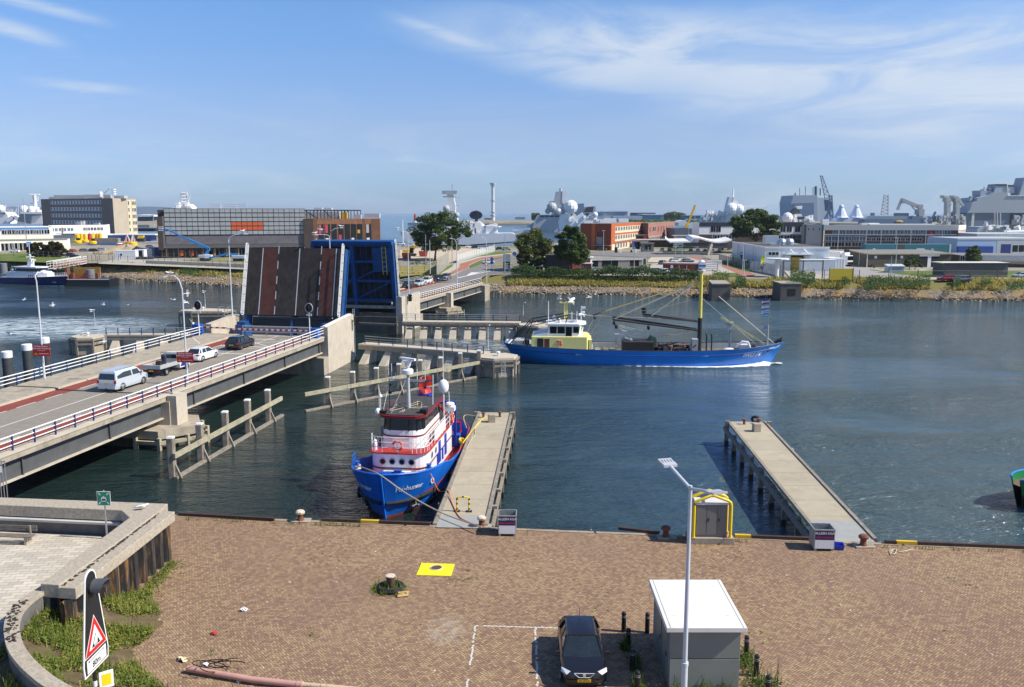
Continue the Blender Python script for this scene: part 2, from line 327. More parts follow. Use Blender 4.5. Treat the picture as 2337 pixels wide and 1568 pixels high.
aF=M('pale_lamp_post_paint',(.55,.60,.64),.4,var=.06,scale=2)
_v=M('grey_girder_paint',(.085,.088,.09),.6,var=.22,scale=1,aA=((.13,.11,.09),.7,.6,.4))
aH=M('weathered_grey_timber',(.27,.235,.19),.9,var=.35,scale=3,aB=.4,aC=14,spec=.15,aA=((.09,.075,.055),1.5,.55,.6))
aI=M('lichened_timber',(.37,.335,.235),.9,var=.3,scale=2.2,aB=.3,spec=.15,aA=((.16,.14,.10),1.4,.58,.6))
aJ=M('wet_dark_timber',(.035,.030,.024),.5,var=.4,scale=2)
_S=M('rusty_iron',(.17,.060,.030),.85,var=.4,scale=4,aB=.3)
_r=M('black_paint',(.012,.012,.013),.4,var=.2,scale=2)
aK=M('black_rubber',(.014,.014,.015),.75,var=.3,scale=4)
_o=M('dark_window_glass',(.008,.011,.014),.06,var=.4,scale=.4,spec=.45)
_p=M('blue_window_glass',(.045,.085,.13),.08,var=.5,scale=.35,spec=.7)
a2=M('red_paint',(.48,.020,.014),.4,var=.1,scale=2)
aZ=M('yellow_paint',(.80,.56,.010),.45,var=.06,scale=2)
SIGNRED=M('red_sign_sheet',(.42,.012,.012),.4,var=.04)
_Q=M('bright_blue_paint',(.010,.10,.42),.4,var=.12,scale=1)
GRASS=leafmat('grass_blades',[(.15,.18,.035),(.33,.31,.075),(.50,.41,.13),(.62,.48,.21)],.4,.08)
GREENB=leafmat('fresh_green_blades',[(.055,.10,.012),(.09,.15,.02),(.17,.20,.04)],.35,.15)
WEED=leafmat('weed_leaves',[(.075,.12,.018),(.13,.19,.03),(.23,.27,.045),(.40,.36,.07)],.35,.5)
aS=leafmat('tree_leaves',[(.036,.072,.016),(.066,.118,.026),(.115,.165,.038),(.18,.20,.048)],.4,.12)
aT=leafmat('warm_tree_leaves',[(.042,.076,.018),(.078,.118,.026),(.15,.16,.040),(.22,.14,.045)],.4,.15)
aU=leafmat('bramble_leaves',[(.030,.062,.014),(.060,.115,.024),(.12,.165,.042)],.38,.12)
BROWNL=leafmat('brownish_hedge_leaves',[(.06,.075,.022),(.10,.095,.03),(.15,.10,.045),(.17,.08,.05)],.35,.12)
ao=M('bark',(.075,.058,.042),.95,var=.35,scale=3,aB=.5)
n=96;rw=17000.
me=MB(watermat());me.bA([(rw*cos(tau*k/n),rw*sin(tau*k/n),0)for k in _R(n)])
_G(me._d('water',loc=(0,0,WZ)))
def qy(x):return 48.86-.1085*x
QP=[(-70,qy(-70)),(70,qy(70)),(70,-20),(-70,-20)]
q=MB(brickmat());q.bA([(p[0],p[1]-.55,0)for p in(QP[3],QP[2])]+[(70,qy(70)-.24,0),(-70,qy(-70)-.24,0)])
_G(q._d('pavement'))
q=MB(aW);q._f([(-70,qy(-70)-.02),(70,qy(70)-.02),(70,-21),(-70,-21)],-5,-.02);_G(q._d('quay_base'))
q=MB(M('quay_edge_concrete',(.33,.26,.18),.9,var=.2,aA=((.14,.10,.07),1.2,.5,.6)))
for a,b in((-21.5,-6.5),(-6.35,4.8),(4.95,12.0),(12.15,22.),(22.15,70)):
 q._f([(a,qy(a)+.06),(b,qy(b)+.06),(b,qy(b)-.24),(a,qy(a)-.24)],-2.6,.03)
_G(q._d('quay_kerb'))
def an(a,b,ys):
 t=_b('edge_bar','brown steel edge bar with a yellow length, '+ys[1],'edge bar',((a+b)/2,qy((a+b)/2),0),0,'steel bars along the quay edge',True)
 q=MB(M('brown_steel',(.055,.028,.020),.7,var=.35,scale=2));q.aj((a,qy(a)-.02,.13),(b,qy(b)-.02,.13),.2,.16);q._d('bar',t)
 for c,d in ys[0]:
  y=MB(M('worn_yellow',(.66,.43,.02),.6,var=.15,aA=((.2,.13,.06),3,.56,.7)));y.aj((c,qy(c)-.02,.135),(d,qy(d)-.02,.135),.215,.17);y._d('yellow_length',t)
def ux(f,*p):return at(*f(*p)).x
_e=_b('edge_bar','plain dark steel edge bar between the sheet pile wall and first bollard','edge bar',(-17,qy(-17),0),0,'steel bars along the quay edge',True)
q=MB(M('brown_steel',(.055,.028,.020),.7,var=.35,scale=2));q.aj((-20.6,qy(-20.6)-.02,.13),(ux(C2,460,110),qy(-13)-.1,.13),.2,.16);q._d('bar',_e)
an(ux(C2,857,130),ux(C2,1770,165),([(ux(C2,1183,145),ux(C2,1335,150))],'in front of the blue and red tug'))
an(ux(B5,500,875),ux(B5,985,890),([(ux(B5,500,875),ux(B5,600,878))],'between the power cabinet and the second bin'))
an(ux(B5,1460,920),33,([(ux(B5,1535,925),ux(B5,1665,930))],'right of the second jetty'))
_e=_b('edge_bar','short brown steel edge bar with yellow end beside the first bin','edge bar',(.8,qy(.8),0),0,'steel bars along the quay edge',True)
q=MB(MATS['brown_steel']);q.aj((ux(B5,-260,760),qy(1.6)-.02,.13),(8.6,qy(8.6)-.02,.13),.2,.16);q._d('bar',_e)
SH=[(-120,606),(60,622),(215,633),(328,641),(556,655),(830,664),(1010,667),(1115,670),(1480,676),(1800,682),(2110,686),(2480,691)]
SP=[at(u,v,WZ)for u,v in SH]
def bj(P,step):
 out=[]
 for a,b in zip(P[:-1],P[1:]):
  k=max(1,int((b-a).length/step));out+=[a.lerp(b,i/k)for i in _R(k)]
 return out+[P[-1]]
SR=bj(SP,4.)
ZF=1.8
def bankmat():
 m=bpy.data.materials.new('bank_soil');m.use_nodes=True;nt=m.node_tree;b=nt.nodes['Principled BSDF'];g=G(nt)
 tc=nd(nt,'ShaderNodeTexCoord').outputs['Object'];z=g.sep(tc)[2]
 zz=g.m('ADD',z,g.m('MULTIPLY',g.m('SUBTRACT',g.noise(tc,.35,5,.65),.5),1.6))
 stone=g.ramp(g.noise(tc,1.3,6,.75),[(.3,(.09,.075,.06)),(.5,(.22,.18,.14)),(.7,(.36,.30,.23))])
 lich=g.mix(g.mr(g.noise(tc,.2,7,.75),.47,.62,0,.8,True),stone,(.37,.22,.055,1))
 c=g.mix(g.mr(zz,-1.75,-1.25,0,1,True),(.055,.045,.032,1),lich)
 c=g.mix(g.mr(zz,-.15,.55,0,1,True),c,(.20,.175,.06,1))
 nt.links.new(c,b.inputs['Base Color']);b.inputs['Roughness'].default_value=.95;b.inputs['Specular IOR Level'].default_value=.1
 bn=nd(nt,'ShaderNodeBump');bn.inputs['Strength'].default_value=1;bn.inputs['Distance'].default_value=.3;nt.links.new(g.noise(tc,1.4,5,.7),bn.inputs['Height']);nt.links.new(bn.outputs[0],b.inputs['Normal'])
 return m
def inl(i):
 a=SR[max(i-1,0)];b=SR[min(i+1,len(SR)-1)];d=(b-a);n=V((-d.y,d.x,0)).normalized();return n if n.y>0 else-n
PROF=[(0,-3.0),(.8,-1.95),(2.2,-1.2),(4.2,-.35),(6.5,.35),(9.5,1.2),(12.,1.72),(13.5,1.8)]
b=MB(bankmat());bD=[]
for k,(o_,z_)in _E(PROF):
 jj=0 if k in(0,len(PROF)-1)else 1
 bD.append([SR[i]+inl(i)*(o_+jj*U(-.5,.5))+V((0,0,z_-WZ+jj*U(-.16,.16)))for i in _R(len(SR))])
b.bz(bD,False,False,False);_G(b._d('far_bank',au=True))
LAND=bD[-1]
def landmat():
 m=bpy.data.materials.new('far_ground');m.use_nodes=True;nt=m.node_tree;b=nt.nodes['Principled BSDF'];g=G(nt)
 tc=nd(nt,'ShaderNodeTexCoord').outputs['Object']
 a=g.noise(tc,.022,5,.6,.5);d=g.noise(tc,.25,5,.65)
 c=g.mix(g.mr(a,.50,.58,0,1,True),(.29,.265,.23,1),(.20,.195,.065,1));c=g.mix(g.mr(d,.4,.75,0,.45),c,(.36,.31,.22,1))
 nt.links.new(c,b.inputs['Base Color']);b.inputs['Roughness'].default_value=.95;b.inputs['Specular IOR Level'].default_value=.1
 return m
lm=MB(landmat())
outer=[(520,200),(520,900),(180,760),(120,640),(60,560),(20,470),(5,432),(-60,430),(-150,452),(-240,600),(-470,640),(-470,LAND[0].y)]
lm.bA([tuple(p)for p in LAND]+[(x,y,ZF)for x,y in outer])
lm.use(aW);ring=[(x,y)for x,y in outer]
for(xa,ya),(xb,yb)in zip(ring[:-1],ring[1:]):lm.bA([(xa,ya,ZF),(xb,yb,ZF),(xb,yb,-4),(xa,ya,-4)])
_G(lm._d('ground'))
q=MB(M('bank_stone',(.38,.31,.22),.95,var=.45,scale=.8,aA=((.36,.22,.06),.5,.52,.7)))
for k in _R(5200):
 i=rnd.randrange(len(SR)-1);o_=U(-.2,5.2)**1.0;p=SR[i].lerp(SR[i+1],rnd.random())+inl(i)*o_;z=-2.05+o_*.40;s_=U(.12,.36)
 ax=V((rnd.gauss(0,1),rnd.gauss(0,1),rnd.gauss(0,1))).normalized();q.ob((p.x,p.y,z),(s_*U(.8,1.6),s_,s_*.7),M4=Matrix.Rotation(U(0,3),4,ax))
_H(q._d('bank_stones'),'grey and orange lichen stones along the far waterline','stones')
_lay=[ZF+.02]
def am(name,mat,f,bC,z=None):
 z=_lay[0]if z is None else z;_lay[0]+=.012
 q=MB(mat);q.bA([at(*f(*p),z)for p in bC]);return _G(q._d(name))
VW=lambda x,y:(x,y)
FROAD=M('grey_road',(.20,.19,.175),.9,var=.1,scale=.4,spec=.2)
FPALE=M('pale_paving',(.40,.37,.31),.9,var=.12,scale=.3,spec=.2)
FPATH=M('reddish_path',(.36,.15,.11),.9,var=.1,scale=.4,spec=.2)
FGREEN=M('mown_grass',(.105,.15,.032),.95,var=.3,scale=.5,spec=.1,aA=((.22,.20,.07),.15,.5,.6))
FDRY=M('dry_grass_ground',(.27,.23,.075),.95,var=.3,scale=.4,spec=.1,aA=((.13,.15,.04),.12,.5,.7))
SAND=M('pale_sand',(.50,.42,.31),.95,var=.12,scale=.4,spec=.1)
am('dry_verge',FDRY,A3,[(0,1130),(0,1010),(420,1000),(420,1090)])
am('sand_yard',SAND,A3,[(0,990),(0,830),(330,800),(900,815),(1050,850),(640,960),(480,985),(200,1000)])
am('dark_yard',_T,A3,[(0,1010),(0,935),(300,915),(400,960),(150,1010)])
am('verge',FGREEN,A3,[(430,1105),(535,1010),(640,972),(880,890),(1060,845),(1250,845),(1250,868),(890,915),(668,987),(600,1030),(560,1100)])
am('footpath',FPALE,A3,[(440,1120),(470,1085),(590,1015),(600,985),(880,905),(1250,863),(1250,895),(900,950),(780,1000),(770,1040),(600,1125)])
am('road',FROAD,A3,[(380,1180),(600,1115),(700,1062),(800,1028),(960,952),(1250,897),(1460,890),(1460,960),(1210,1000),(1460,975),(1480,1030),(1300,1100),(1020,1115),(1020,1090),(900,1150),(640,1200)])
am('cycle_path',FPATH,A3,[(545,1118),(630,1085),(690,1060),(765,1035),(775,992),(905,938),(1250,889),(1250,877),(900,915),(672,985),(662,1030),(550,1085)])
am('verge',FGREEN,A3,[(775,1028),(778,1000),(905,945),(1230,892),(1250,897),(960,950),(900,985),(860,1010)])
am('verge',FDRY,A3,[(1040,1015),(1090,985),(1290,965),(1330,975),(1200,1000),(1090,1020)])
q=MB(aG);q.bA([at(*A3(*p),_lay[0])for p in((745,1115),(800,1080),(895,1080),(800,1112))])
for k in _R(7):
 a=(830+k*34,1090-k*9);q.bA([at(*A3(*p),_lay[0])for p in((a[0],a[1]),(a[0]+20,a[1]-5),(a[0]+26,a[1]-3),(a[0]+6,a[1]+2))])
q.bA([at(*A3(*p),_lay[0])for p in((640,1140),(760,1115),(1010,1062),(1015,1066),(770,1120),(650,1146))]);_G(q._d('road_marking'))
am('car_park',FROAD,A4,[(880,800),(1230,655),(1640,690),(1640,760),(1380,800),(1150,850)])
am('verge',FGREEN,A4,[(900,790),(1190,690),(1640,720),(1640,745),(1300,740),(1000,800)])
am('road',FROAD,A4,[(150,830),(150,790),(850,790),(1250,800),(1420,870),(1230,850),(740,850)])
am('sand_yard',SAND,A4,[(740,900),(780,850),(1010,848),(1090,890),(860,900)])
am('paving',FPALE,A4,[(0,1045),(0,980),(250,985),(740,950),(900,890),(1170,850),(1360,880),(1700,1000),(1690,1050),(1200,1045)])
am('verge',FGREEN,A4,[(1390,1055),(1470,1005),(1760,1015),(1740,1050)])
am('verge',FGREEN,A4,[(1360,870),(1640,880),(1830,985),(1800,1010),(1480,910)])
am('cycle_path',FPATH,A4,[(1180,850),(1240,838),(1450,905),(1880,1030),(1760,1050),(1500,935)])
am('road',FPALE,A5,[(60,1072),(0,1000),(600,960),(900,980),(1350,1055),(2400,1060),(2400,1086),(900,1088),(300,1085)])
am('yard',M('yard_concrete',(.31,.29,.27),.9,var=.12,scale=.3,spec=.2),A5,[(420,1060),(210,1000),(600,965),(860,975),(1230,1060),(1050,1085)])
am('lawn',FGREEN,A5,[(820,990),(1150,980),(1650,1000),(2400,1000),(2400,1070),(1350,1065),(1130,1040)])
am('path',FPALE,A5,[(860,990),(1400,985),(1450,1000),(1000,1005)])
am('road',M('brown_gravel_lot',(.30,.26,.20),.9,var=.2,scale=.3,spec=.1),D1,[(1000,1060),(1070,830),(1500,800),(1800,900),(2171,980),(2171,1060),(1700,1070),(1350,1075)])
am('verge',FGREEN,D1,[(0,1040),(0,935),(420,930),(1000,985),(1000,1050),(1200,1085)])
am('paving',FPALE,A1,[(850,730),(1000,690),(1380,690),(2140,740),(2140,780)])
BA=R(11.2);BD=V((sin(BA),cos(BA),0));BN=V((cos(BA),-sin(BA),0));BO=V((-24.57,110.18,0));BW=16.6
def dz(s):
 return 2.7+.0135*s if s<0 else(2.7 if s<40 else 2.7-.0085*(s-40))
def sh_(s):
 return(.7*(s+75)/75 if s<0 else(.7-2.5*s/39 if s<39 else(-1.8+1.8*(s-39)/55)))
def bp(s,t,z=None,h=0.):p=BO+BD*s+BN*(t+sh_(s));p.z=(dz(s)if z is None else z)+h;return p
def strip(mb,s0,s1,t0,t1,h0,h1,step=13.):
 k=max(1,int(abs(s1-s0)/step));bD=[]
 for i in _R(k+1):
  s=s0+(s1-s0)*i/k;bD.append([bp(s,t0,h=h0),bp(s,t1,h=h0),bp(s,t1,h=h1),bp(s,t0,h=h1)])
 mb.bz(bD);return mb
def flatstrip(mb,s0,s1,t0,t1,h,step=13.):
 k=max(1,int(abs(s1-s0)/step))
 for i in _R(k):
  a=s0+(s1-s0)*i/k;b=s0+(s1-s0)*(i+1)/k;mb.bA([bp(a,t0,h=h),bp(b,t0,h=h),bp(b,t1,h=h),bp(a,t1,h=h)])
 return mb
def span(av,s0,s1,lampside):
 t=_b('bridge_span',av,'bridge span',bp((s0+s1)/2,-BW/2),0,'fixed spans of the bridge',True)
 q=MB(_t);strip(q,s0,s1,-BW,0,-.42,0);q._d('deck_slab',t)
 q=MB(_u);strip(q,s0,s1,-.85,.06,.004,.16);q._d('edge_kerb',t)
 q=MB(_T);flatstrip(q,s0,s1,-10.0,-2.9,.006);q._d('carriageway',t)
 q=MB(REDA);flatstrip(q,s0,s1,-2.9,-.85,.010);q._d('cycle_lane',t);q=MB(REDA);flatstrip(q,s0,s1,-11.8,-10.0,.010);q._d('cycle_lane',t)
 q=MB(_t);strip(q,s0,s1,-BW+.02,-12.05,.004,.17);q._d('pavement',t)
 q=MB(_u);strip(q,s0,s1,-12.05,-11.8,.004,.15);q._d('kerb',t)
 q=MB(aG)
 flatstrip(q,s0,s1,-6.53,-6.39,.016)
 a=s0+.6
 while a<s1-2:
  for c in(-2.97,-10.0):q.bA([bp(a,c-.07,h=.018),bp(a+2.2,c-.07,h=.018),bp(a+2.2,c+.07,h=.018),bp(a,c+.07,h=.018)])
  a+=3.3
 q._d('lane_marking',t)
 for tt in(-.55,-5.6,-11.,-BW+.5):
  q=MB(_v);strip(q,s0,s1,tt-.05,tt+.05,-1.9,-.42);q.use(_u);strip(q,s0,s1,tt-.3,tt+.3,-2.02,-1.9)
  q.use(_v);a=s0+4.
  while a<s1:q.ob(bp(a,tt+.12,h=-1.15),(.2,.12,1.5),-BA);a+=9.5
  q._d('girder',t)
 return t
def _x(av,bC,hs=(1.05,.72,.38),step=2.2,post=aD,bar_=_q,r=.055,name='railing',aw='railings of the bridge',cat='railing'):
 t=_b(name,av,cat,bC[0],0,aw,True)
 q=MB(bar_)
 for h in hs:q._g([p+Z(h)for p in bC],r if h==hs[0]else r*.8,6)
 q._d('rail',t)
 p_=MB(post);out=[]
 for a,b in zip(bC[:-1],bC[1:]):
  k=max(1,round((b-a).length/step));out+=[a.lerp(b,i/k)for i in _R(k)]
 out.append(bC[-1]);me=None
 for p in out[:100]:
  if me is None:
   o=MB(post).bw(-.05,.05,-.05,.05,-.22,hs[0])._d('post',t,loc=p,rz=-BA);me=o.data
  else:_1(me,'post',t,p,-BA)
 return t
span('approach span nearest the viewer carrying the silver van, on the left',-75,-34.6,1)
span('middle span behind the hexagonal pier carrying the white and black hatchbacks',-34.2,-1.0,1)
span('far span with the queue of waiting cars, from the far tower',39.5,64,1)
span('last span reaching the far bank beside the bramble hedge',64.3,92,1)
_x('long white railing on dark blue posts along the near edge of the approach',[bp(s,-.25,h=.16)for s in(-75,-55,-34,-16,-.3)])
_x('white railing along the water side of the left pavement',[bp(s,-BW+.2,h=.17)for s in(-75,-55,-34,-16,-2.5)])
_x('near railing of the far spans, running to the bramble hedge',[bp(s,-.25,h=.16)for s in(46.5,64,92)],step=1.5,post=_r)
_x('far railing behind the queue of waiting cars',[bp(s,-BW+.2,h=.17)for s in(44,64,97)],step=3,post=_s,bar_=_s)
q=MB(aG)
for a,b in(((-9,-9.6),(-4,-3.2)),((-9,-3.4),(-4,-9.4)),((-13,-9.4),(-9,-3.3))):
 p0,p1=bp(*a,h=.022),bp(*b,h=.022);d=(p1-p0).normalized().cross(Z(1))*.09;q.bA([p0-d,p1-d,p1+d,p0+d])
for s in(-14,-9.2,-3.8):q.bA([bp(s,-9.8,h=.020),bp(s+.28,-9.8,h=.020),bp(s+.28,-3.1,h=.020),bp(s,-3.1,h=.020)])
for a,b in(((-9,-16),(-5,-12.6)),((-9,-12.6),(-5,-16)),((-9,-16),(-9,-12.6)),((-5,-16),(-5,-12.6))):
 p0,p1=bp(*a,h=.19),bp(*b,h=.19);d=(p1-p0).normalized().cross(Z(1))*.07;q.bA([p0-d,p1-d,p1+d,p0+d])
_G(q._d('road_marking'))
def pier(av,s,top=-.35,wid=3.2,aw='hexagonal bridge piers'):
 t=_b('bridge_pier',av,'bridge pier',bp(s,-BW/2,WZ),0,aw,True)
 def hexa(mb,e,w,z0,z1):
  bC=[bp(s+a,b)for a,b in((-w,-BW-.5),(0,-BW-e),(w,-BW-.5),(w,.6),(w*.45,e*.62),(0,e),(-w*.45,e*.62),(-w,.6))]
  mb._f([(p.x,p.y)for p in bC],z0,z1)
 q=MB(aV);hexa(q,2.5,wid*.86,-4.5,-1.1);q._d('base',t)
 q=MB(_t);hexa(q,2.9,wid,-1.1,top);q._d('cap',t)
 q=MB(_u)
 for tt in(-.6,-8.3,-BW+.6):q.ob(bp(s,tt,(top+dz(s)-.42)/2),(1.9,1.9,dz(s)-.42-top),-BA);q._d('column',t);q=MB(_u)
 q.ob(bp(s,.55,(top+dz(s)+.1)/2),(.9,1.7,dz(s)+.1-top),-BA);q._d('column',t)
 q=MB(_t)
 for tt in(-1.6,-5,-11):q=MB(_t);q.ob(bp(s-1.6,tt,(top+.3)),(1.2,1.4,.7),-BA);q._d('bearing_block',t)
 q=MB(aI)
 bC=[bp(s+a,b,-1.35)for a,b in((-wid-.2,-1.5),(-wid-.2,.8),(-wid*.5,2.4),(0,3.35),(wid*.5,2.4),(wid+.2,.8))]
 for a,b in zip(bC[:-1],bC[1:]):q.aj(a,b,.28,.3)
 for p in bC:q.ob(p+Z(-.35),(.3,.3,1.6),-BA)
 q._d('fender',t)
pier('hexagonal concrete pier under the approach, nearest the timber guide posts',-34.4)
pier('smaller pier under the far spans, beside the fishing boat mast',64.2,-.35,2.6)
q=MB(_t);q.ob(bp(94,-BW/2,-.6),(BW+1,5,4.6),-BA);af(q._d('bridge_abutment'),'concrete end block of the bridge set into the far bank','abutment')
def tower(av,s0,s1,front):
 t=_b('bridge_tower',av,'bridge pier',bp((s0+s1)/2,-BW/2,WZ),0,'concrete bascule piers of the bridge',True)
 q=MB(_u)
 def wall(a,b,t0,t1,z0,f):
  P=[bp(a,t0),bp(b,t0),bp(b,t1),bp(a,t1)]
  fz=lambda x,y:f((V((x,y,0))-BO).dot(BD))
  q._f([(p.x,p.y)for p in P],z0,fz)
 zt=(lambda s:4.0+(s-s0)*.042)if front else(lambda s:4.3)
 wall(s0,s1,-.72,.35,-3.4,zt);q._d('side_wall',t);q=MB(_u);wall(s0,s1,-BW-.3,-BW+.6,-3.4,zt);q._d('side_wall',t)
 q=MB(aV if not front else _t);P=[bp(a,b)for a,b in((s0-.02,-BW+.6),(s1-.6,-BW+.6),(s1-.6,-.72),(s0-.02,-.72))];q._f([(p.x,p.y)for p in P],-3.4,dz((s0+s1)/2)-1.15);q._d('pit',t)
 q=MB(_t);e=1 if front else-1
 sf=s0 if front else s1
 P=[bp(sf-e*.0,-BW-.3),bp(sf-e*.0,.35),bp(sf-e*1.5,1.0 if 0 else.35),bp(sf-e*1.5,-BW-.3)];q._f([(p.x,p.y)for p in P],-3.4,.2);q._d('step',t)
 q=MB(_q if front else _s);q.aj(bp(s0,-.2,zt(s0)+.06),bp(s1,-.2,zt(s1)+.06),.5,.09);q._d('coping',t)
 return t
T1=tower('near bascule pier with sunlit sloping parapet, in front of the raised leaf',-.6,9.9,True)
T2=tower('far bascule pier with dark stained front under the blue leaf',36.2,46.4,False)
q=MB(aV)
q.ob(bp(36.4,-BW/2-.2,-.9),(BW-.6,1.2,3.6),-BA);q._d('front_wall',T2)
q=MB(_T);
P=[bp(a,b,2.72)for a,b in((38.6,-BW+1),(38.6,-.9),(41,-.9),(41,-BW+1))];q.bA(P);q.use(aG)
for c in(-3,-6.5,-10):q.bA([bp(a,b,2.735)for a,b in((37,c-.1),(41,c-.1),(41,c+.1),(37,c+.1))])
q.use(_t);q._f([(p.x,p.y)for p in[bp(a,b)for a,b in((36.8,-BW+1),(36.8,-.9),(41.2,-.9),(41.2,-BW+1))]],2.2,2.70);q._d('tail_deck',T2)
def _4(av,s,z,sgn,L,ang):
 a=R(ang);ex=BD*sgn*cos(a)+V((0,0,sin(a)));ny=-BD*sgn*sin(a)+V((0,0,cos(a)))
 t=_b('bascule_leaf',av,'bridge leaf',bp(s,-BW/2,z),0,'raised leaves of the bridge',True)
 def lp(l,tt,h):return BO+BD*s+BN*(tt+sh_(s))+Z(z)+ex*l+ny*h
 def lbox(mb,l0,l1,t0,t1,h0,h1):mb.bz([[lp(l,t0,h0),lp(l,t1,h0),lp(l,t1,h1),lp(l,t0,h1)]for l in(l0,l1)])
 def lq(mb,l0,l1,t0,t1,h):mb.bA([lp(l0,t0,h),lp(l0,t1,h),lp(l1,t1,h),lp(l1,t0,h)])
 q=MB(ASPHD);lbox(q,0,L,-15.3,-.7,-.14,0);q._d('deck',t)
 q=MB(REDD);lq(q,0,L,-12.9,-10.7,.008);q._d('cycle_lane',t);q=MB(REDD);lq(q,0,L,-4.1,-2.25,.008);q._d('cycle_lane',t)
 q=MB(aG);
 for c in(-13.0,-7.45,-2.0):lq(q,.05,L-.03,c-.07,c+.07,.014)
 for c in(-10.6,-4.2):
  l=.1
  while l<L-.8:lq(q,l,l+1.15,c-.06,c+.06,.015);l+=2.15
 q._d('lane_marking',t)
 for nm,tt in(('railing',-15.15),('railing',-.8)):
  q=MB(_q)
  for h in(1.05,.78,.5,.24):q._g([lp(.1,tt,h),lp(L+.35,tt,h)],.05,6)
  q._g([lp(.1,tt,.2),lp(-.12,tt,.5),lp(-.12,tt,.8),lp(.1,tt,1.05)],.05,6);q._g([lp(L+.3,tt,.2),lp(L+.5,tt,.5),lp(L+.5,tt,.8),lp(L+.3,tt,1.05)],.05,6)
  r=q._d(nm,t);p=MB(aD);l=.5
  while l<L:p._g([lp(l,tt,-.05),lp(l,tt,1.05)],.05,5);l+=1.15
  p._d('post',r)
 for tt in(-15.,-8.,-1.0):
  q=MB(aE);lbox(q,-3.2,L+.05,tt-.16,tt+.16,-1.35,-.14);lbox(q,-3.2,L+.05,tt-.34,tt+.34,-1.47,-1.35);q._d('main_girder',t)
 for l in(.2,L*.36,L*.70,L-.15):
  q=MB(aE);lbox(q,l-.09,l+.09,-15.,-1.,-1.1,-.14);lbox(q,l-.22,l+.22,-15.,-1.,-1.2,-1.1);q._d('cross_girder',t)
 q=MB(aE);tt=-14.1
 while tt<-1.4:
  lbox(q,.2,L-.1,tt-.05,tt+.05,-.5,-.14);tt+=1.05
 q._d('stringers',t)
 q=MB(aE)
 for l0,l1,a0,b0 in((.3,L*.36,-14.8,-8.1),(.3,L*.36,-8.1,-1.2),(L*.36,L*.7,-14.8,-8.1),(L*.36,L*.7,-8.1,-1.2)):q.aj(lp(l0,a0,-1.0),lp(l1,b0,-1.0),.12,.2)
 q._d('bracing',t)
 q=MB(_r);lbox(q,-1.6,-.25,-14,-2,-.9,-.3);lbox(q,-.5,-.2,-13,-3,-.3,-.05);q._d('counterweight',t)
 return t,lp,lbox
LF,lp1,lb1=_4('near raised leaf showing dark road surface with two red lanes',7.6,4.35,1,9.55,76)
LG,lp2,lb2=_4('far raised leaf showing its blue steel underside',38.2,3.6,-1,9.9,81)
q=MB(aZ)
for tt in(-2.6,-1.9):q._g([lp2(9.6,tt,-1.5),lp2(4.8,tt,-1.6)],.05,5)
for l in(9.4,8.6,7.8,7.0,6.2,5.4):q._g([lp2(l,-2.6,-1.55),lp2(l,-1.9,-1.55)],.035,5)
q._d('access_ladder',LG)
q=MB(aE);lb2(q,9.9,10.5,-15.2,-.8,-1.5,.1);lb2(q,5.2,9.4,-4.4,-1.2,-1.38,-1.25);q._d('tip_platform',LG)
q=MB(_s)
for z in(2.6,2.95,3.3):q._g([bp(3.5,-13.5,z),bp(3.5,-3.5,z)],.09,6)
for tt in(-13.5,-10,-6.5,-3.5):q._g([bp(3.5,tt,1.6),bp(3.5,tt,3.3)],.07,6)
af(q._d('pit_rail'),'grey tubular guard rail across the pit under the near raised leaf','railing')
for k,(s,tt,bB)in _E(((5.2,-14.3,'blue hinge block under the left end of the near leaf'),(5.2,-2.0,'blue hinge block under the right end of the near leaf'))):
 q=MB(aE);q._f([(p.x,p.y)for p in[bp(s+a,tt+b)for a,b in((-1.1,-.9),(1.1,-.9),(1.1,.9),(-1.1,.9))]],1.5,3.3,.8);q.ob(bp(s,tt,3.45),(1.2,1.2,.5),-BA);af(q._d('hinge_block'),bB,'hinge','hinge blocks of the near leaf')
def boom(av,s,t0,t1,z,n):
 t=_b('barrier_boom',av,'barrier',bp(s,t0,z),0,'lowered road barriers',True)
 for k in _R(n):
  a=t0+(t1-t0)*k/n;b=t0+(t1-t0)*(k+1)/n
  q=MB(a2 if k%2 else _q);q.aj(bp(s,a,z),bp(s,b,z),.12,.2);q._d('band',t)
 q=MB(_Q);q._f([(p.x,p.y)for p in[bp(s+a,t1+b)for a,b in((-.6,.03),(.6,.03),(.6,1.1),(-.6,1.1))]],z-1.05,z+.25,.92);q.ob(bp(s,t1+.5,z+.33),(.9,1.0,.14),-BA);q._d('motor_box',t)
boom('red and white boom across the road before the raised leaf',-2.0,-12.9,-1.35,3.65,30)
boom('short red and white boom across the left pavement',-1.6,-12.95,-17.9,3.7,11)
def wlight(av,s,tt,face=-1,bw=False):
 p=bp(s,tt);t=_b('warning_light',av,'signal light',p,-BA,'bridge signal lights')
 q=MB(_q);q._g([(0,0,0),(0,0,3.6)],.06,8);q._d('pole',t)
 q=MB(_q);q.bz([[(.52*cos(a),y,4.1+.62*sin(a))for a in[tau*k/20 for k in _R(20)]]for y in(-.06,0)]);b_=q._d('backboard',t,au=False)
 q=MB(_r);q.bz([[(.45*cos(a),y,4.1+.55*sin(a))for a in[tau*k/20 for k in _R(20)]]for y in(-.10,-.065)]);q._d('black_face',b_)
 q=MB(_r);q.bz([[(.21*cos(a),-.1-d,4.1+.21*sin(a))for a in[tau*k/14 for k in _R(14)]]for d in(0,.3)],True,True,False);h=q._d('hood',t)
 q=MB(M('dull_signal_lens',(.22,.02,.02),.2));q.bz([[(.17*cos(a),-.12-d,4.1+.17*sin(a))for a in[tau*k/14 for k in _R(14)]]for d in(0,.03)]);q._d('lens',h)
 q=MB(_q);q.bw(-.35,.35,-.05,.0,3.1,3.35);q._d('name_plate',t)
wlight('round bridge warning light on white pole at the right end of the long boom',-3.2,-.9)
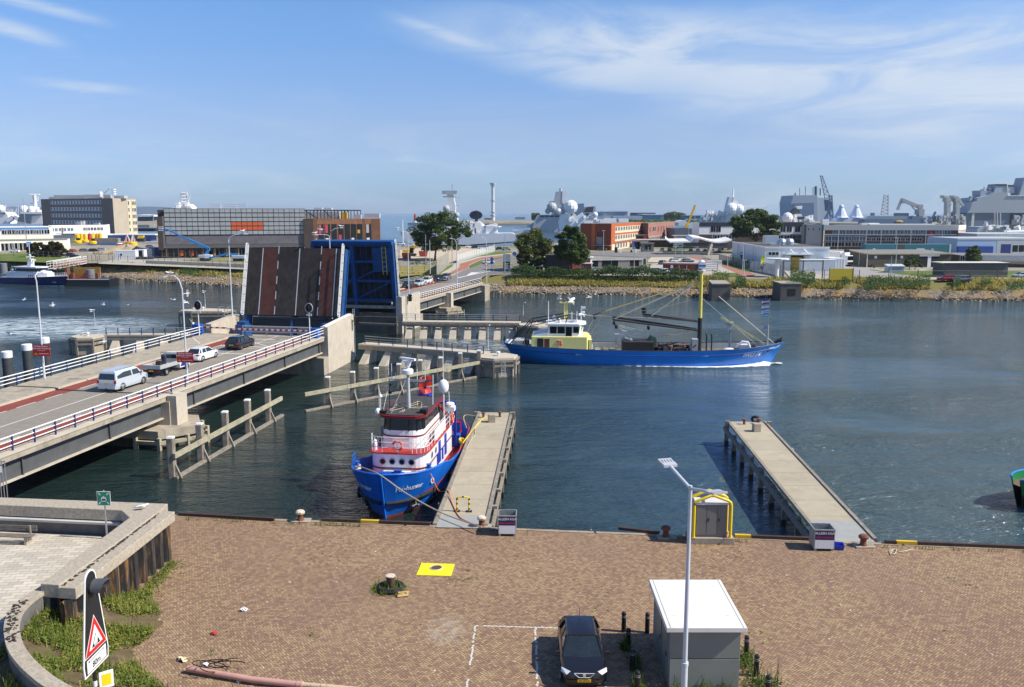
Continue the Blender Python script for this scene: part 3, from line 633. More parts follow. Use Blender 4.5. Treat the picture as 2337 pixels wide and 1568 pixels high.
wlight('round bridge warning light beside the left blue motor box',-3.0,-16.3)
def traf(av,p,rz):
 t=_b('traffic_light',av,'signal light',p,rz,'bridge signal lights')
 q=MB(_r);q.bw(-.28,.28,-.22,.06,0,1.25);q._d('housing',t)
 for z in(.25,.62,1.0):
  q=MB(_r);q.bz([[(.15*cos(a),-.22-d,z+.15*sin(a))for a in[tau*k/12 for k in _R(12)]]for d in(0,.28)],True,True,False);q._d('hood',t)
 q=MB(_s);q.bw(-.1,.1,.06,.5,.5,.65);q._d('bracket',t)
traf('black ship signal hanging on the near tower corner',bp(9.3,.9,3.0),R(60))
traf('black ship signal fixed to the far tower',bp(39.2,.9,3.3),R(60))
def ae(av,p0,h,w,ax,mat=_s,aw='steel ladders on the bridge piers'):
 t=_b('ladder',av,'ladder',p0,0,aw);ax=V(ax);q=MB(mat)
 for e in(-1,1):q._g([ax*e*w/2,ax*e*w/2+Z(h)],.035,5)
 q._d('stile',t);q=MB(mat);z=.3
 while z<h:q._g([-ax*w/2+Z(z),ax*w/2+Z(z)],.025,5);z+=.32
 q._d('rungs',t)
ae('tall steel ladder on the near tower beside the ship signal',bp(10.1,.3,-1.6),6.8,.6,BD)
ae('steel ladder running down the front of the far tower',bp(38.5,.55,-1.2),6.4,.6,BD)
for bB,p,g_ in(('grey steel stair cage behind the near tower',bp(10.9,-1.6,-.2),0),('grey steel stair cage behind the left side of the raised leaf',bp(7.5,-17.9,1.0),1)):
 t=_b('stair_cage',bB,'stair cage',p,-BA,'steel stair cages of the bridge');q=MB(_s)
 for x in(-.7,.7):
  for y in(-.9,.9):q._g([(x,y,0),(x,y,4.4)],.04,5)
 for z in(2.2,3.1,4.4):
  q._g([(-.7,-.9,z),(.7,-.9,z),(.7,.9,z),(-.7,.9,z),(-.7,-.9,z)],.035,5)
 q._d('frame',t);q=MB(_s);q.bw(-.7,.7,-.9,.9,2.0,2.06);q._d('platform',t)
 q=MB(_s);
 for k in _R(7):q.bw(-.3,.3,-.9+k*.2,-.75+k*.2,.2+k*.26,.23+k*.26)
 q._d('steps',t)
def _7(av,P0,P1,z,wid,legs,dirn,_Y=True,under=.75):
 d=(P1-P0);L=d.length;d.normalize();nn=V((-d.y,d.x,0))*dirn
 t=_b('guide_walkway',av,'walkway',P0,0,'guide walkways at the bridge opening',True)
 q=MB(_u);c=[P0,P1,P1+nn*wid,P0+nn*wid];q._f([(p.x,p.y)for p in c],z-.22,z);q._d('deck',t)
 q=MB(_t);c=[P0+nn*.05,P1+nn*.05,P1+nn*.6,P0+nn*.6];q._f([(p.x,p.y)for p in c],z-under,z-.22);q._d('edge_beam',t)
 for k in _R(legs):
  p=P0+d*(L*(k+.5)/legs);q=MB(_u)
  w=.52;a=p-d*w;b=p+d*w
  q.bz([[a+nn*.2+Z(z-under-P0.z),b+nn*.2+Z(z-under-P0.z),b+nn*1.5+Z(z-under-P0.z),a+nn*1.5+Z(z-under-P0.z)],[a-nn*2.9+Z(WZ-1.2-P0.z),b-nn*2.9+Z(WZ-1.2-P0.z),b+nn*.9+Z(WZ-1.2-P0.z),a+nn*.9+Z(WZ-1.2-P0.z)]])
  q._d('raking_leg',t)
 return t
ZW=.5
def wr(av,bC,closed_end=True):return _x(av,bC,hs=(1.05,.72,.40),step=2.3,post=aD,bar_=_s,r=.04,name='walkway_railing',aw='railings on the guide walkways',cat='railing')
wa,wb=V((-21.4,118.2,0)),V((-3.7,110.0,0))
_7('guide walkway from the near tower to the dolphin with the white ladder',wa,wb,ZW,2.0,6,1)
wr('grey railing on the walkway ending at the dolphin with the white ladder',[V((*p.xy,ZW))for p in(wa+V((.9,.4,0)),wb)])
def _8(av,c,bC,z,lad=None):
 t=_b('mooring_dolphin',av,'dolphin',c,0,'concrete dolphins at the walkway ends',True)
 q=MB(_t);q._f(bC,-3.5,z-.55);q._d('shaft',t)
 q=MB(_u);cx=sum(p[0]for p in bC)/len(bC);cy=sum(p[1]for p in bC)/len(bC)
 q._f([(cx+(x-cx)*1.06,cy+(y-cy)*1.06)for x,y in bC],z-.55,z);q._d('cap',t)
 q=MB(aH);n=len(bC)
 P=[V((cx+(x-cx)*1.13,cy+(y-cy)*1.13,0))for x,y in bC]
 for a,b in zip(P,P[1:]+P[:1]):
  for zz in(z-.35,z-.95):q.aj(a+Z(zz),b+Z(zz),.2,.26)
 for a in P:q.ob(a+V((0,0,(z-3.2)/2-.2)),(.26,.26,z+3.2))
 q._d('timber_fender',t)
 q=MB(_q);q._h([(.12,z),(.12,z+.3),(.27,z+.34),(.27,z+.52),(.1,z+.58)],(cx,cy,0),12);q._d('bollard',t)
 if lad:
  q=MB(_q);x,y=lad
  for e in(-.22,.22):q._g([(x+e,y,-1.9),(x+e,y,z-.4)],.035,5)
  for k in _R(6):q._g([(x-.22,y,-1.7+k*.32),(x+.22,y,-1.7+k*.32)],.025,5)
  q._d('ladder',t)
_8('concrete dolphin with white ladder, right before the blue fishing boat',(-1.6,108.4,WZ),[(-4.0,110.4),(-4.2,107.5),(-2.2,106.4),(.1,107.0),(.6,109.3),(-.9,110.8)],.45,(-1.1,106.35))
wc,wd=V((-18.3,142.2,0)),V((1.3,140.4,0))
_7('far guide walkway running behind the stern of the blue fishing boat',wc,wd,ZW+.1,2.2,8,1)
wr('grey railing on the far guide walkway behind the fishing boat',[V((*p.xy,ZW+.1))for p in(wc+V((-.2,2.,0)),wd+V((0,2.,0)))])
q=MB(aH);
for k in _R(13):
 p=wc.lerp(wd,(k+.3)/13)+V((0,-.25,0));q.ob((p.x,p.y,-1.2),(.28,.28,3.4))
q.aj(V((*wc.xy,.2))+V((0,-.3,0)),V((*wd.xy,.2))+V((0,-.3,0)),.24,.3);q.aj(V((-19,142.4-.6,.1)),V((-28,144.5,.1)),.24,.3)
af(q._d('timber_fender'),'row of timber fender posts along the far guide walkway','fender')
_8('concrete dolphin at the end of the far walkway, behind the fishing boat stern',(4.5,139,WZ),[(1.2,140.6),(1.4,138.4),(4.2,137.0),(6.4,138.2),(6.2,140.8),(3.5,142)],.5)
we,wf=V((-61,127.0,0)),V((-46.5,127.0,0))
_7('left guide walkway with blue railing posts, beyond the white van',we,wf,ZW,1.9,4,1)
_x('blue and white railing on the left guide walkway',[V((-60.6,127.2,ZW)),V((-46.5,127.2,ZW))],hs=(1.05,.72,.4),step=1.7,post=aE,bar_=_s,r=.045,name='walkway_railing',aw='railings on the guide walkways')
_8('weathered dolphin at the left end of the left guide walkway',(-63,126.4,WZ),[(-65.0,127.6),(-64.9,125.4),(-63.3,124.0),(-61.4,124.4),(-60.8,126.6),(-61.6,128.6)],.5)
pL=at(*A1(1720,1130),.9)
_8('dark timber clad dolphin behind the left barrier box, with gulls on top',(pL.x,pL.y,WZ),[(pL.x-2.6,pL.y+.6),(pL.x-2.3,pL.y-1.6),(pL.x,pL.y-2.4),(pL.x+5,pL.y-2),(pL.x+6,pL.y+.8),(pL.x+1,pL.y+2)],.9)
def guide(av,P,n,e0,e1,ztop=1.35,zr=-.15):
 a,b=V((*P[0],0)),V((*P[1],0));d=(b-a).normalized();t=_b('timber_guide_fence',av,'timber fence',(*P[0],WZ),0,'timber guide fences in the water',True)
 for k in _R(n):
  p=a.lerp(b,k/(n-1));q=MB(aH);s_=.27;j=U(-.12,.1)
  q._f([(p.x+x*s_,p.y+y*s_)for x,y in((-1,-.75),(-.75,-1),(.75,-1),(1,-.75),(1,.75),(.75,1),(-.75,1),(-1,.75))],-4.5,ztop+j-.12);q.use(_q);q._f([(p.x+x*s_*.98,p.y+y*s_*.98)for x,y in((-1,-1),(1,-1),(1,1),(-1,1))],ztop+j-.12,ztop+j,.86)
  o=q._d('post',t)
  q=MB(aH);f=p+V((d.y,-d.x,0))*.75;q.aj((f.x,f.y,-2.1),(p.x,p.y,-.4),.16,.18);q._d('strut',t)
 off=V((d.y,-d.x,0))*.38;A=a-d*e0+off;B=b+d*e1+off
 q=MB(aI);k=max(2,int((B-A).length/5.2))
 for i in _R(k):
  q.aj(A.lerp(B,i/k)+Z(zr),A.lerp(B,(i+1)/k-.002)+Z(zr),.2,.40)
 q._d('upper_rail',t)
 q=MB(aH);q.aj(A+Z(WZ+.02),B+Z(WZ+.02),.34,.34);q._d('waterline_beam',t)
guide('short timber fence of five white capped posts, by the bridge pier',((-26.6,65.1),(-24.2,83.4)),5,.3,2.6)
guide('long timber fence of white capped posts reaching the dolphin with the ladder',((-19.7,90.3),(-4.2,107.4)),8,3.2,.8)
for k,(f,dx_,bB)in _E((((60,655),0,'leftmost tubular mooring pile with white top beside the bridge'),((230,610),0,'middle tubular mooring pile with white top beside the bridge'),((380,560),0,'tubular mooring pile with white top behind the red sign'))):
 p=at(*B1(*f),WZ);p=V((-56.6-k*1.6,97+k*9.5,WZ));
 u0=(55,225,378)[k];vt=(335,275,218)[k]
 yy=(99.5,104,113)[k];top=ay(*B1(u0,vt),yy)
 t=_b('mooring_pile',bB,'mooring pile',(top.x,yy,WZ),0,'tubular mooring piles left of the bridge')
 q=MB(M('dark_pile_steel',(.05,.055,.06),.6,var=.3,scale=1.5,aA=((.10,.09,.07),1,.6,.5)));q._h([(.58,-2),(.58,top.z+2-.75)],n=18);q._d('pipe',t,au=True)
 q=MB(_q);q._h([(.6,top.z+2-.75),(.6,top.z+2-.05),(.52,top.z+2),(.05,top.z+2.02)],n=18);q._d('white_cap',t,au=True)
ZP=1.25;ZT=2.7
slab=slabmat('plaza_slabs',(.56,.50,.40),.62,.31,-7,.03,(.25,.22,.18));slabd=slabmat('dark_pavers',(.30,.28,.245),.42,.21,24,.03,(.12,.11,.10))
K=(-18.24,44.62);KL=(-18.78,35.0)
curve=[(-20.35,36.0),(-20.62,34.9),(-20.55,33.7),(-20.1,32.5),(-19.4,31.3),(-18.5,30.1),(-17.3,28.9),(-15.8,27.7),(-14.0,26.7),(-12,26.1)]
q=MB(slab);q.bA([(x,y,ZP)for x,y in[(-60,48.4),(-60,20),(-21.2,30.5),(-21.0,34.6),(-20.7,36.0),(-19.9,43.5),(-21.5,44.3),(-30,45.4)]]);_G(q._d('plaza'))
q=MB(slabd);q.bA([(x,y,ZP+.004)for x,y in[(-26,34),(-21.2,34.6),(-20.9,33.5),(-20.4,32.3),(-19.7,31.1),(-18.8,29.8),(-17.5,28.6),(-14,26.4),(-12,20),(-40,20)]]);_G(q._d('footpath'))
q=MB(aW);q._f([(x,y)for x,y in[(-60,48.4),(-60,10),(-12,10),(-12,26.2),(-14.0,26.8),(-17.3,28.9),(-19.4,31.3),(-20.5,33.7),(-20.35,36),(-19,44.6)]],-4,ZP-.02);_G(q._d('plaza_base'))
t=_b('sheet_pile_wall','concrete topped rusty sheet pile wall around the raised plaza','wall',(*K,0),0,None,True)
q=MB(aX)
q._f([K,KL,(-19.62,35.1),(-19.1,44.75)],ZT-.62,ZT-.10)
q._f([(-18.98,44.78),(-19.55,35.12),(-20.42,35.25),(-20.15,43.4),(-21.1,44.55),(-31,45.75),(-31,46.9),(-19.0,45.6)],ZT-.62,ZT)
q._f([(-31,45.75),(-31,46.9),(-60,50.2),(-60,49.05)],ZT-.62,ZT)
q._d('coping',t,bev=.03)
q=MB(aY);
for k in _R(150):
 f=rnd.betavariate(1.2,1.2);x=-19.04+(-.47)*f+U(-.05,.12)+.02;y=44.4-9.2*f;s_=U(.02,.09);q._f([(x+s_*cos(a)*U(.5,1.2),y+s_*1.6*sin(a)*U(.5,1.2))for a in[i*1.05 for i in _R(6)]],ZT-.1,ZT-.1+U(.008,.03))
q._d('moss',t)
q=MB(aW);q._f([(-20.3,43.5),(-21.2,44.65),(-60,49.25),(-60,49.7),(-21,45.2),(-19.8,43.6)],ZP-.5,ZT-.6);q._f([(-20.3,43.5),(-19.8,43.6),(-20.1,35.3),(-20.55,35.3)],ZP-.5,ZT-.6);q._d('parapet',t)
q=MB(M('pale_ledge',(.50,.48,.44),.85,var=.1));q._f([(-20.32,43.45),(-21.25,44.6),(-60,49.2),(-60,48.98),(-21.3,44.35),(-20.55,43.35)],ZT-.8,ZT-.68);q._d('ledge',t)
def pilemat():
 m=bpy.data.materials.new('rusty_sheet_pile');m.use_nodes=True;nt=m.node_tree;b=nt.nodes['Principled BSDF'];g=G(nt)
 tc=nd(nt,'ShaderNodeTexCoord').outputs['Object'];n=g.noise(g.map(tc,(2.2,2.2,.28)),1.6,6,.7,.4);n2=g.noise(tc,3,5,.7)
 c=g.ramp(n,[(.40,(.016,.016,.018)),(.53,(.035,.031,.028)),(.60,(.20,.10,.03)),(.78,(.34,.20,.07))]);c=g.mix(g.mr(n2,.5,.7,0,.6),c,(.05,.04,.035,1))
 nt.links.new(c,b.inputs['Base Color']);b.inputs['Roughness'].default_value=.8;return m
PM=pilemat()
q=MB(PM);P0=V((-18.42,44.3,0));P1=V((-18.95,35.3,0));d=(P1-P0);L=d.length;d.normalize();nn=V((-d.y,d.x,0));nn=nn if nn.x>0 else-nn
prof=[];s_=0.
while s_<L:
 prof+=[(s_,0),(s_+.30,0),(s_+.42,-.30),(s_+.78,-.30),(s_+.9,0)];s_+=.9
bC=[P0+d*a+nn*b for a,b in prof]+[P1+V((-.9,.1,0))]
q.bz([[p+Z(-.5)for p in bC],[p+Z(ZT-.6)for p in bC]],False,False,False);q.bA([P0+Z(-.5),P0+Z(2.1),P0+V((-.8,.5,2.1)),P0+V((-.8,.5,-.5))])
q._d('sheet_piles',t)
t2=_b('curved_retaining_wall','curved concrete retaining wall around the weedy bed','wall',(-19,31,0),0,None,True)
def thick(c,w):
 out=[];inn=[]
 for i,p in _E(c):
  a=V((*c[max(i-1,0)],0));b=V((*c[min(i+1,len(c)-1)],0));dd=(b-a).normalized();n=V((-dd.y,dd.x,0));out.append((p[0]-n.x*w,p[1]-n.y*w));inn.append((p[0]+n.x*w,p[1]+n.y*w))
 return out,inn
def sm(c,k=4):
 o=[]
 for i in _R(len(c)-1):
  p0,p1,p2,p3=[V((*c[min(max(j,0),len(c)-1)],0))for j in(i-1,i,i+1,i+2)]
  for j in _R(k):
   u=j/k;p=.5*((2*p1)+(p2-p0)*u+(2*p0-5*p1+4*p2-p3)*u*u+(3*p1-p0-3*p2+p3)*u**3);o.append((p.x,p.y))
 return o+[c[-1]]
cs=sm(curve)
def wallring(mb,w,z0,z1):
 a,b=thick(cs,w);mb.bz([[V((*x,z0)),V((*x,z1)),V((*y,z1)),V((*y,z0))]for x,y in zip(a,b)])
q=MB(aW);wallring(q,.20,-.5,2.16);q._d('wall_face',t2,au=True)
q=MB(aX);wallring(q,.27,2.16,2.36);q._d('coping',t2,au=True)
q=MB(aY)
for k in _R(110):
 f=U(.16,.48);i=f*(len(cs)-1);a=V((*cs[int(i)],0)).lerp(V((*cs[int(i)+1],0)),i-int(i));x,y=a.x+U(-.22,.16),a.y+U(-.2,.2);s_=U(.02,.085)
 q._f([(x+s_*cos(b)*U(.5,1.3),y+s_*sin(b)*U(.5,1.3))for b in[i*1.05 for i in _R(6)]],2.36,2.36+U(.01,.035))
q._d('moss',t2)
def slopez(x,y):
 dmin=min(hypot(x-a,y-b)for a,b in cs);return max(0.,1.55-.36*dmin)
SM_=M('weedy_soil',(.13,.095,.055),.95,var=.35,scale=2,aB=.5,spec=.1,aA=((.10,.11,.03),1.2,.5,.7))
q=MB(SM_);nx,ny=26,30;X0,X1,Y0,Y1=-20.6,-9.5,26.4,39.5;b0=len(q.v)
for j in _R(ny+1):
 for i in _R(nx+1):
  x=X0+(X1-X0)*i/nx;y=Y0+(Y1-Y0)*j/ny;z=slopez(x,y)+.03*U(-1,1)
  q.v.append((x,y,z-.03 if z<.08 else z))
for j in _R(ny):
 for i in _R(nx):
  x=X0+(X1-X0)*(i+.5)/nx;y=Y0+(Y1-Y0)*(j+.5)/ny
  if slopez(x,y)>.0 or 1:q.face([j*(nx+1)+i,j*(nx+1)+i+1,(j+1)*(nx+1)+i+1,(j+1)*(nx+1)+i])
_G(q._d('weed_bed',au=True))
def _L(name,av,cat,n,fn,mat,sz,h=.12,blades=0):
 q=MB(mat);k=0;tries=0
 while k<n and tries<n*20:
  tries+=1;p=fn()
  if p is None:continue
  k+=1
  if rnd.random()<blades:q._5(p,U(.5,1.5)*h*2,sz*.3,rnd)
  else:
   for j in _R(4):q._4((p[0]+rnd.gauss(0,sz),p[1]+rnd.gauss(0,sz),p[2]+U(.01,h)),sz*U(.5,1.1),rnd,1.2)
 return _H(q._d(name),av,cat)
import mathutils.noise as mnz
def fslope():
 x=U(-20.4,-10.5);y=U(26.6,40)
 z=slopez(x,y);dm=min(hypot(x-a,y-b)for a,b in cs)
 if dm<.34:return None
 if y>35.2 and x<-18.85:return None
 if x+20.9<(31-y)*.62 and y<31.5 and(x<-20.6+(33-y)*.9):return None
 if z<.02:
  if not(y>33 and x<-17.9+.9*max(0,(41-y)/8)*rnd.random()):return None
 dns=mnz.noise(V((x*.7,y*.7,0)))+.3
 return(x,y,max(0,z))if rnd.random()<dns*1.6 else None
_L('weeds','green and yellow flowering weeds on the sloping bed','weeds',7600,fslope,WEED,.075,.22,.15)
_L('weeds','dry yellow grass and stalks between the weeds on the sloping bed','weeds',2200,fslope,GRASS,.06,.16,.7)
def ffoot():
 f=rnd.random();y=43.9-9*f;x=-18.3-.5*f+abs(rnd.gauss(0,.28+.5*f));return(x,y,0)
_L('weeds','low weeds along the foot of the sheet pile wall','weeds',900,ffoot,WEED,.06,.14,.2)
def ffront():
 x=U(-14,7.5);y=30.6+rnd.gauss(0,.35)-.1*(x+14)*.1
 if mnz.noise(V((x*.5,3,0)))<-.05:return None
 return(x,y,0)if y<31.6 else None
_L('weeds','grass and weeds growing along the near edge of the bricks','weeds',800,ffront,GREENB,.05,.16,.6)
def fk():
 c=rnd.choice([(7.6,31.3,1.6,.35),(9.9,31.8,.9,.5),(9.8,33.5,.5,1.2),(5.0,31.4,.25,.3),(5.1,33.2,.2,.5),(4.9,34.6,.25,.2)]);return(rnd.gauss(c[0],c[2]*.5),rnd.gauss(c[1],c[3]*.5),0)
_L('weeds','leafy weeds around the transformer kiosk','weeds',620,fk,GREENB,.075,.30,.35)
def fq():
 x=rnd.choice([U(-20,-13),U(-12.9,-9),U(-2,1),U(8.5,13.5),U(20,30)]);
 return(x,qy(x)-.55-abs(rnd.gauss(0,.12)),0)if mnz.noise(V((x*1.1,9,0)))>-.05 else None
_L('weeds','tufts of grass along the quay edge','weeds',420,fq,GREENB,.045,.14,.6)
def fd():
 x=U(-14,28);y=U(31,47);return(x,y,0)if mnz.noise(V((x*.35,y*.35,4)))>.42 else None
_L('weeds','scattered sprigs of moss between the bricks','weeds',140,fd,GREENB,.05,.05,.1)
t=_b('transformer_kiosk','grey green transformer kiosk with flat white roof','kiosk',(7.5,33.5,0),0,None,True)
KG=M('kiosk_render',(.205,.225,.195),.75,var=.08,scale=1.2,aB=.05,aC=60,aA=((.27,.28,.24),.5,.6,.4))
q=MB(KG);q.bw(6.18,8.92,31.42,35.35,0,1.30);q.bw(6.18,8.92,31.42,35.35,1.33,2.52);q.use(_r);q.bw(6.2,8.9,31.44,35.33,1.29,1.34);q._d('wall',t,bev=.012)
q=MB(M('white_roof',(.74,.72,.665),.6,var=.05,scale=.6,aA=((.62,.57,.46),.45,.5,.5)));zf=lambda x,y:2.72+.10*max(0,1-abs(y-33.4)/2.2)*0+.03*(y-31)/4;q._f([(5.98,31.2),(9.1,31.2),(9.1,35.55),(5.98,35.55)],2.52,zf);q._d('roof',t,bev=.02)
q=MB(M('roof_seam',(.30,.30,.29),.7));
for x in(6.12,8.95):q._f([(x,31.21),(x+.03,31.21),(x+.03,35.5),(x,35.5)],2.5,lambda x,y:2.726+.03*(y-31)/4)
q._d('roof_seam',t)
q=MB(_q)
for x,y in((6.5,32.2),(8.6,32.2),(6.5,34.8),(8.6,34.8)):q._g([(x-.05,y,2.73),(x-.05,y,2.80),(x+.05,y,2.80),(x+.05,y,2.73)],.012,5)
q._d('lifting_eye',t)
for y0 in(31.8,33.2):
 q=MB(M('kiosk_door',(.17,.185,.165),.5,var=.08));q.bw(6.135,6.19,y0,y0+1.2,.12,2.3)
 for k in _R(7):q.bw(6.12,6.14,y0+.15,y0+1.05,.35+k*.09,.40+k*.09)
 q._d('door',t)
 q=MB(_r);q.bw(6.10,6.14,y0+.1,y0+.16,1.15,1.35);q._d('handle',t)
q=MB(aK);q.bw(8.6,8.78,31.40,31.425,1.9,2.05);
BL=[((5.01,36.2),'black bollard behind the car and farthest from the viewer, left of the kiosk'),((6.05,36.11),'black bollard partly hidden by the rear corner of the kiosk'),((5.0,34.67),'second black bollard back in the row between car and kiosk'),((4.94,32.89),'third black bollard back, level with the car bonnet'),((4.9,31.2),'front black bollard between car and kiosk'),((9.92,34.02),'rear black bollard right of the kiosk'),((9.9,32.45),'middle black bollard right of the kiosk'),((9.9,30.87),'front black bollard right of the kiosk')]
r0=None
for(x,y),bB in BL:
 if r0 is None:
  r0=_b('bollard',bB,'bollard',(x,y,0),0,'black bollards around the kiosk');q=MB(_r);q._h([(.105,-.1),(.105,.86),(.10,.90),(.075,.93),(.001,.945)],n=14);q._d('post',r0,au=True)
  q=MB(M('reflective_band',(.5,.5,.5),.3));q._h([(.107,.70),(.107,.715)],n=14);q._h([(.107,.77),(.107,.785)],n=14);q._d('reflective_band',r0)
 else:dup(r0,(x,y,0),0,bB)
q=MB(M('worn_bay_line',(.60,.58,.52),.8,var=.15,scale=6))
def line(x0,y0,x1,y1):
 L=hypot(x1-x0,y1-y0);n=int(L/.17);dx,dy=(x1-x0)/L,(y1-y0)/L
 for k in _R(n):
  if rnd.random()<.2:continue
  a=k*L/n;j=U(-.025,.025);w=.042
  q.bA([(x0+dx*(a+e)-dy*(s*w+j),y0+dy*(a+e)+dx*(s*w+j),.004)for e,s in((0,-1),(L/n*.86,-1),(L/n*.86,1),(0,1))])
line(-1.82,30,-1.66,36.75);line(1.0,30,1.06,36.55);line(3.72,30,3.72,32.6);line(-1.66,36.75,3.6,36.45)
_G(q._d('road_marking'))
a,b,c,d=[at(*C2(*p),.03)for p in((1690,505),(1975,515),(1943,618),(1645,608))]
t=_b('cover_plate','square yellow steel plate with a round hole lying on the bricks','cover plate',(a+c)/2,0,None,True)
q=MB(M('yellow_plate',(.86,.70,.01),.5,var=.05,scale=2,aA=((.35,.26,.02),2.5,.66,.5)));
q._f([(p.x,p.y)for p in(a,b,c,d)],.004,.035);q._d('plate',t,bev=.008)
m_=(a+b+c+d)/4+V((0,.18,0));q=MB(M('plate_hole_rust',(.10,.055,.03),.9));q._h([(.30,.036),(.30,.041)],(m_.x,m_.y,0),18);q._d('hole',t)
q=MB(MATS['pale_ledge']);q.ah((m_.x,m_.y,.04),.31,.03,n=20);q._d('hole_rim',t)
c=at(*C2(1428,735),0)
t=_b('mooring_post','stubby rusty mooring post with white top standing inside a tyre','mooring post',c);q=MB(M('grimy_post',(.09,.055,.035),.8,var=.5,scale=4,aA=((.25,.20,.14),2,.55,.6)));q._h([(.22,-.1),(.20,.5),(.23,.62),(.24,.72)],n=16);q._d('shaft',t,au=True)
q=MB(M('guano_top',(.62,.52,.42),.8,var=.25,scale=5,aA=((.25,.12,.07),4,.5,.8)));q._h([(.245,.715),(.24,.76),(.001,.775)],n=16);q._d('top',t)
q=MB(aK);q.ah((c.x,c.y+.02,.13),.56,.14,n=24,m=8);af(q._d('tyre',au=True),'black car tyre lying around the stubby mooring post','tyre')
def fb():
 a=U(0,6.28);r=rnd.choice([U(.62,1.0),U(.2,.42)]);return(c.x+r*cos(a)*1.05,c.y+r*sin(a)*.9,0)
_L('weeds','green weeds growing around the tyre','weeds',260,fb,WEED,.06,.20,.4)
p=at(*C2(1530,790),0);q=MB(M('cardboard',(.50,.33,.14),.9,var=.1));M4=Matrix.Rotation(.25,4,'Z')@Matrix.Rotation(.12,4,'X');q.ob((p.x,p.y,.07),(.56,.30,.02),M4=M4);q.ob((p.x+.02,p.y+.18,.12),(.54,.10,.015),M4=Matrix.Rotation(.25,4,'Z')@Matrix.Rotation(.9,4,'X'));af(q._d('cardboard'),'torn sheet of cardboard lying beside the tyre','cardboard')
def ba(f,p,bB,mat,sz):
 p=at(*f(*p),0);q=MB(mat);k=5
 for i in _R(k):
  M4=Matrix.Rotation(U(0,3),4,'Z')@Matrix.Rotation(U(-.7,.7),4,'X')@Matrix.Rotation(U(-.6,.6),4,'Y');q.ob((p.x+U(-.3,.3)*sz,p.y+U(-.3,.3)*sz,.05+U(0,.1)*sz),(sz*U(.5,.9),sz*.6,.008),M4=M4)
 af(q._d('litter'),bB,'litter','litter on the bricks')
PAP=M('paper_litter',(.75,.75,.74),.8,var=.08);REDP=M('red_wrapper',(.5,.03,.03),.5)
for f_,p_,l_ in((C2,(2090,573),'small round iron cover set in the bricks right of the yellow plate'),(C3,(86,133),'small round iron cover in the bricks above the parking bay')):
 c=at(*f_(*p_),0);q=MB(_S);q._h([(.13,-.02),(.13,.008),(.001,.010)],c,14);af(q._d('iron_cover'),l_,'cover')
ba(C2,(172,912),'crumpled white paper left of the stubby mooring post',PAP,.30);ba(C1,(1620,1168),'red and white wrapper on the bricks near the weed bed',REDP,.22);ba(C1,(1395,1360),'pale flattened litter beside the end of the pink pipe',M('cream_litter',(.6,.5,.33),.8),.42);ba(C1,(1555,1400),'white plastic scrap behind the pink pipe',PAP,.22);ba(C1,(1815,1530),'white scrap in the grass below the pink pipe',PAP,.22)
q=MB(M('pale_crumb',(.6,.57,.5),.9))
for k in _R(260):
 x,y=U(-17,32),U(31.5,qy(10)-.8);
 if 5.8<x<9.2 and y<36:continue
 s_=rnd.choice([.015,.02,.03,.05]);q.ob((x,y,.008),(s_*U(1,2.4),s_,.012),U(0,3))
_H(q._d('crumbs_of_litter'),'tiny pale scraps and bird droppings scattered over the bricks','litter')
a,b,e=at(*C1(1420,1428),.18),at(*C1(1909,1512),.18),at(*C2(910,1570),.18);j=at(*C2(655,1548),.18)
t=_b('pipe','long pink plastic pipe lying along the near edge of the bricks','pipe',(a.x,a.y,0),0,None,True);q=MB(M('pink_pvc',(.56,.31,.25),.5,var=.08,aA=((.35,.25,.18),1.2,.55,.5)));q._g([a,b,j],.125,12);q._d('pink_length',t,au=True)
q=MB(M('cream_pvc',(.60,.46,.29),.5,var=.08));q._g([j,e,e+(e-j)*1.2],.105,12);q._d('cream_length',t,au=True)
q=MB(M('pink_pvc',0));q._g([j-(j-b).normalized()*.15,j+(e-j).normalized()*.1],.142,12);q._d('collar',t,au=True)
q=MB(_r);base=at(*C1(1590,1450),.2)
for k in _R(4):
 r_=U(.5,.8);c=base+V((k*.22,U(-.15,.15),0));q._g([c+V((r_*cos(a_),.35*r_*sin(a_)+.1*k,.10+.30*max(0,sin(a_*.5+k))))for a_ in[i*.4 for i in _R(13)]],.02,5)
af(q._d('hose'),'loops of black hose lying over the pink pipe','hose')
def qboll(f,p,bB,white):
 c=at(*f(*p),0);t=_b('mooring_bollard',bB,'bollard',c,0,'cast iron bollards along the quay edge')
 q=MB(_t);q.bw(-.5,.6,-.35,.35,.004,.075);q._d('base',t)
 q=MB(_S);q._h([(.24,.07),(.17,.18),(.17,.42),(.27,.5)],n=14);q._d('shaft',t,au=True)
 q=MB(M('guano_top',0)if white else _S);q._h([(.27,.49),(.28,.60),(.2,.68),(.001,.70)],n=14);q._d('head',t,au=True)
qboll(C2,(655,148),'rusty quay bollard with white droppings on top, left of the tug',True)
qboll(C2,(2205,198),'white topped bollard holding the tug line at the first jetty',True)
qboll(D4,(-95,1230),'small rusty bollard left of the power cabinet',False)
qboll(B5,(1315,930),'rusty bollard on a concrete pad at the second jetty',False)
P=[at(*D4(*p),0)for p in((255,1325),(940,1338))];x0,x1=P[0].x,P[1].x;y0=P[1].y
t=_b('power_cabinet','grey three door power cabinet on a concrete plinth','cabinet',((x0+x1)/2,y0+.4,0),0,None,True)
q=MB(_t);q._f([(x0,y0+.05),(x1,y0-.02),(x1,y0+1.15),(x0,y0+1.2)],.003,.36);q._d('plinth',t,bev=.02)
CG=M('cabinet_grey',(.17,.168,.16),.5,var=.06,aA=((.26,.25,.23),.7,.6,.4));cx0,cx1=x0+.38,x1-.40;
q=MB(CG);q.bw(cx0,cx1,y0+.20,y0+.92,.36,2.28);q._d('body',t,bev=.015)
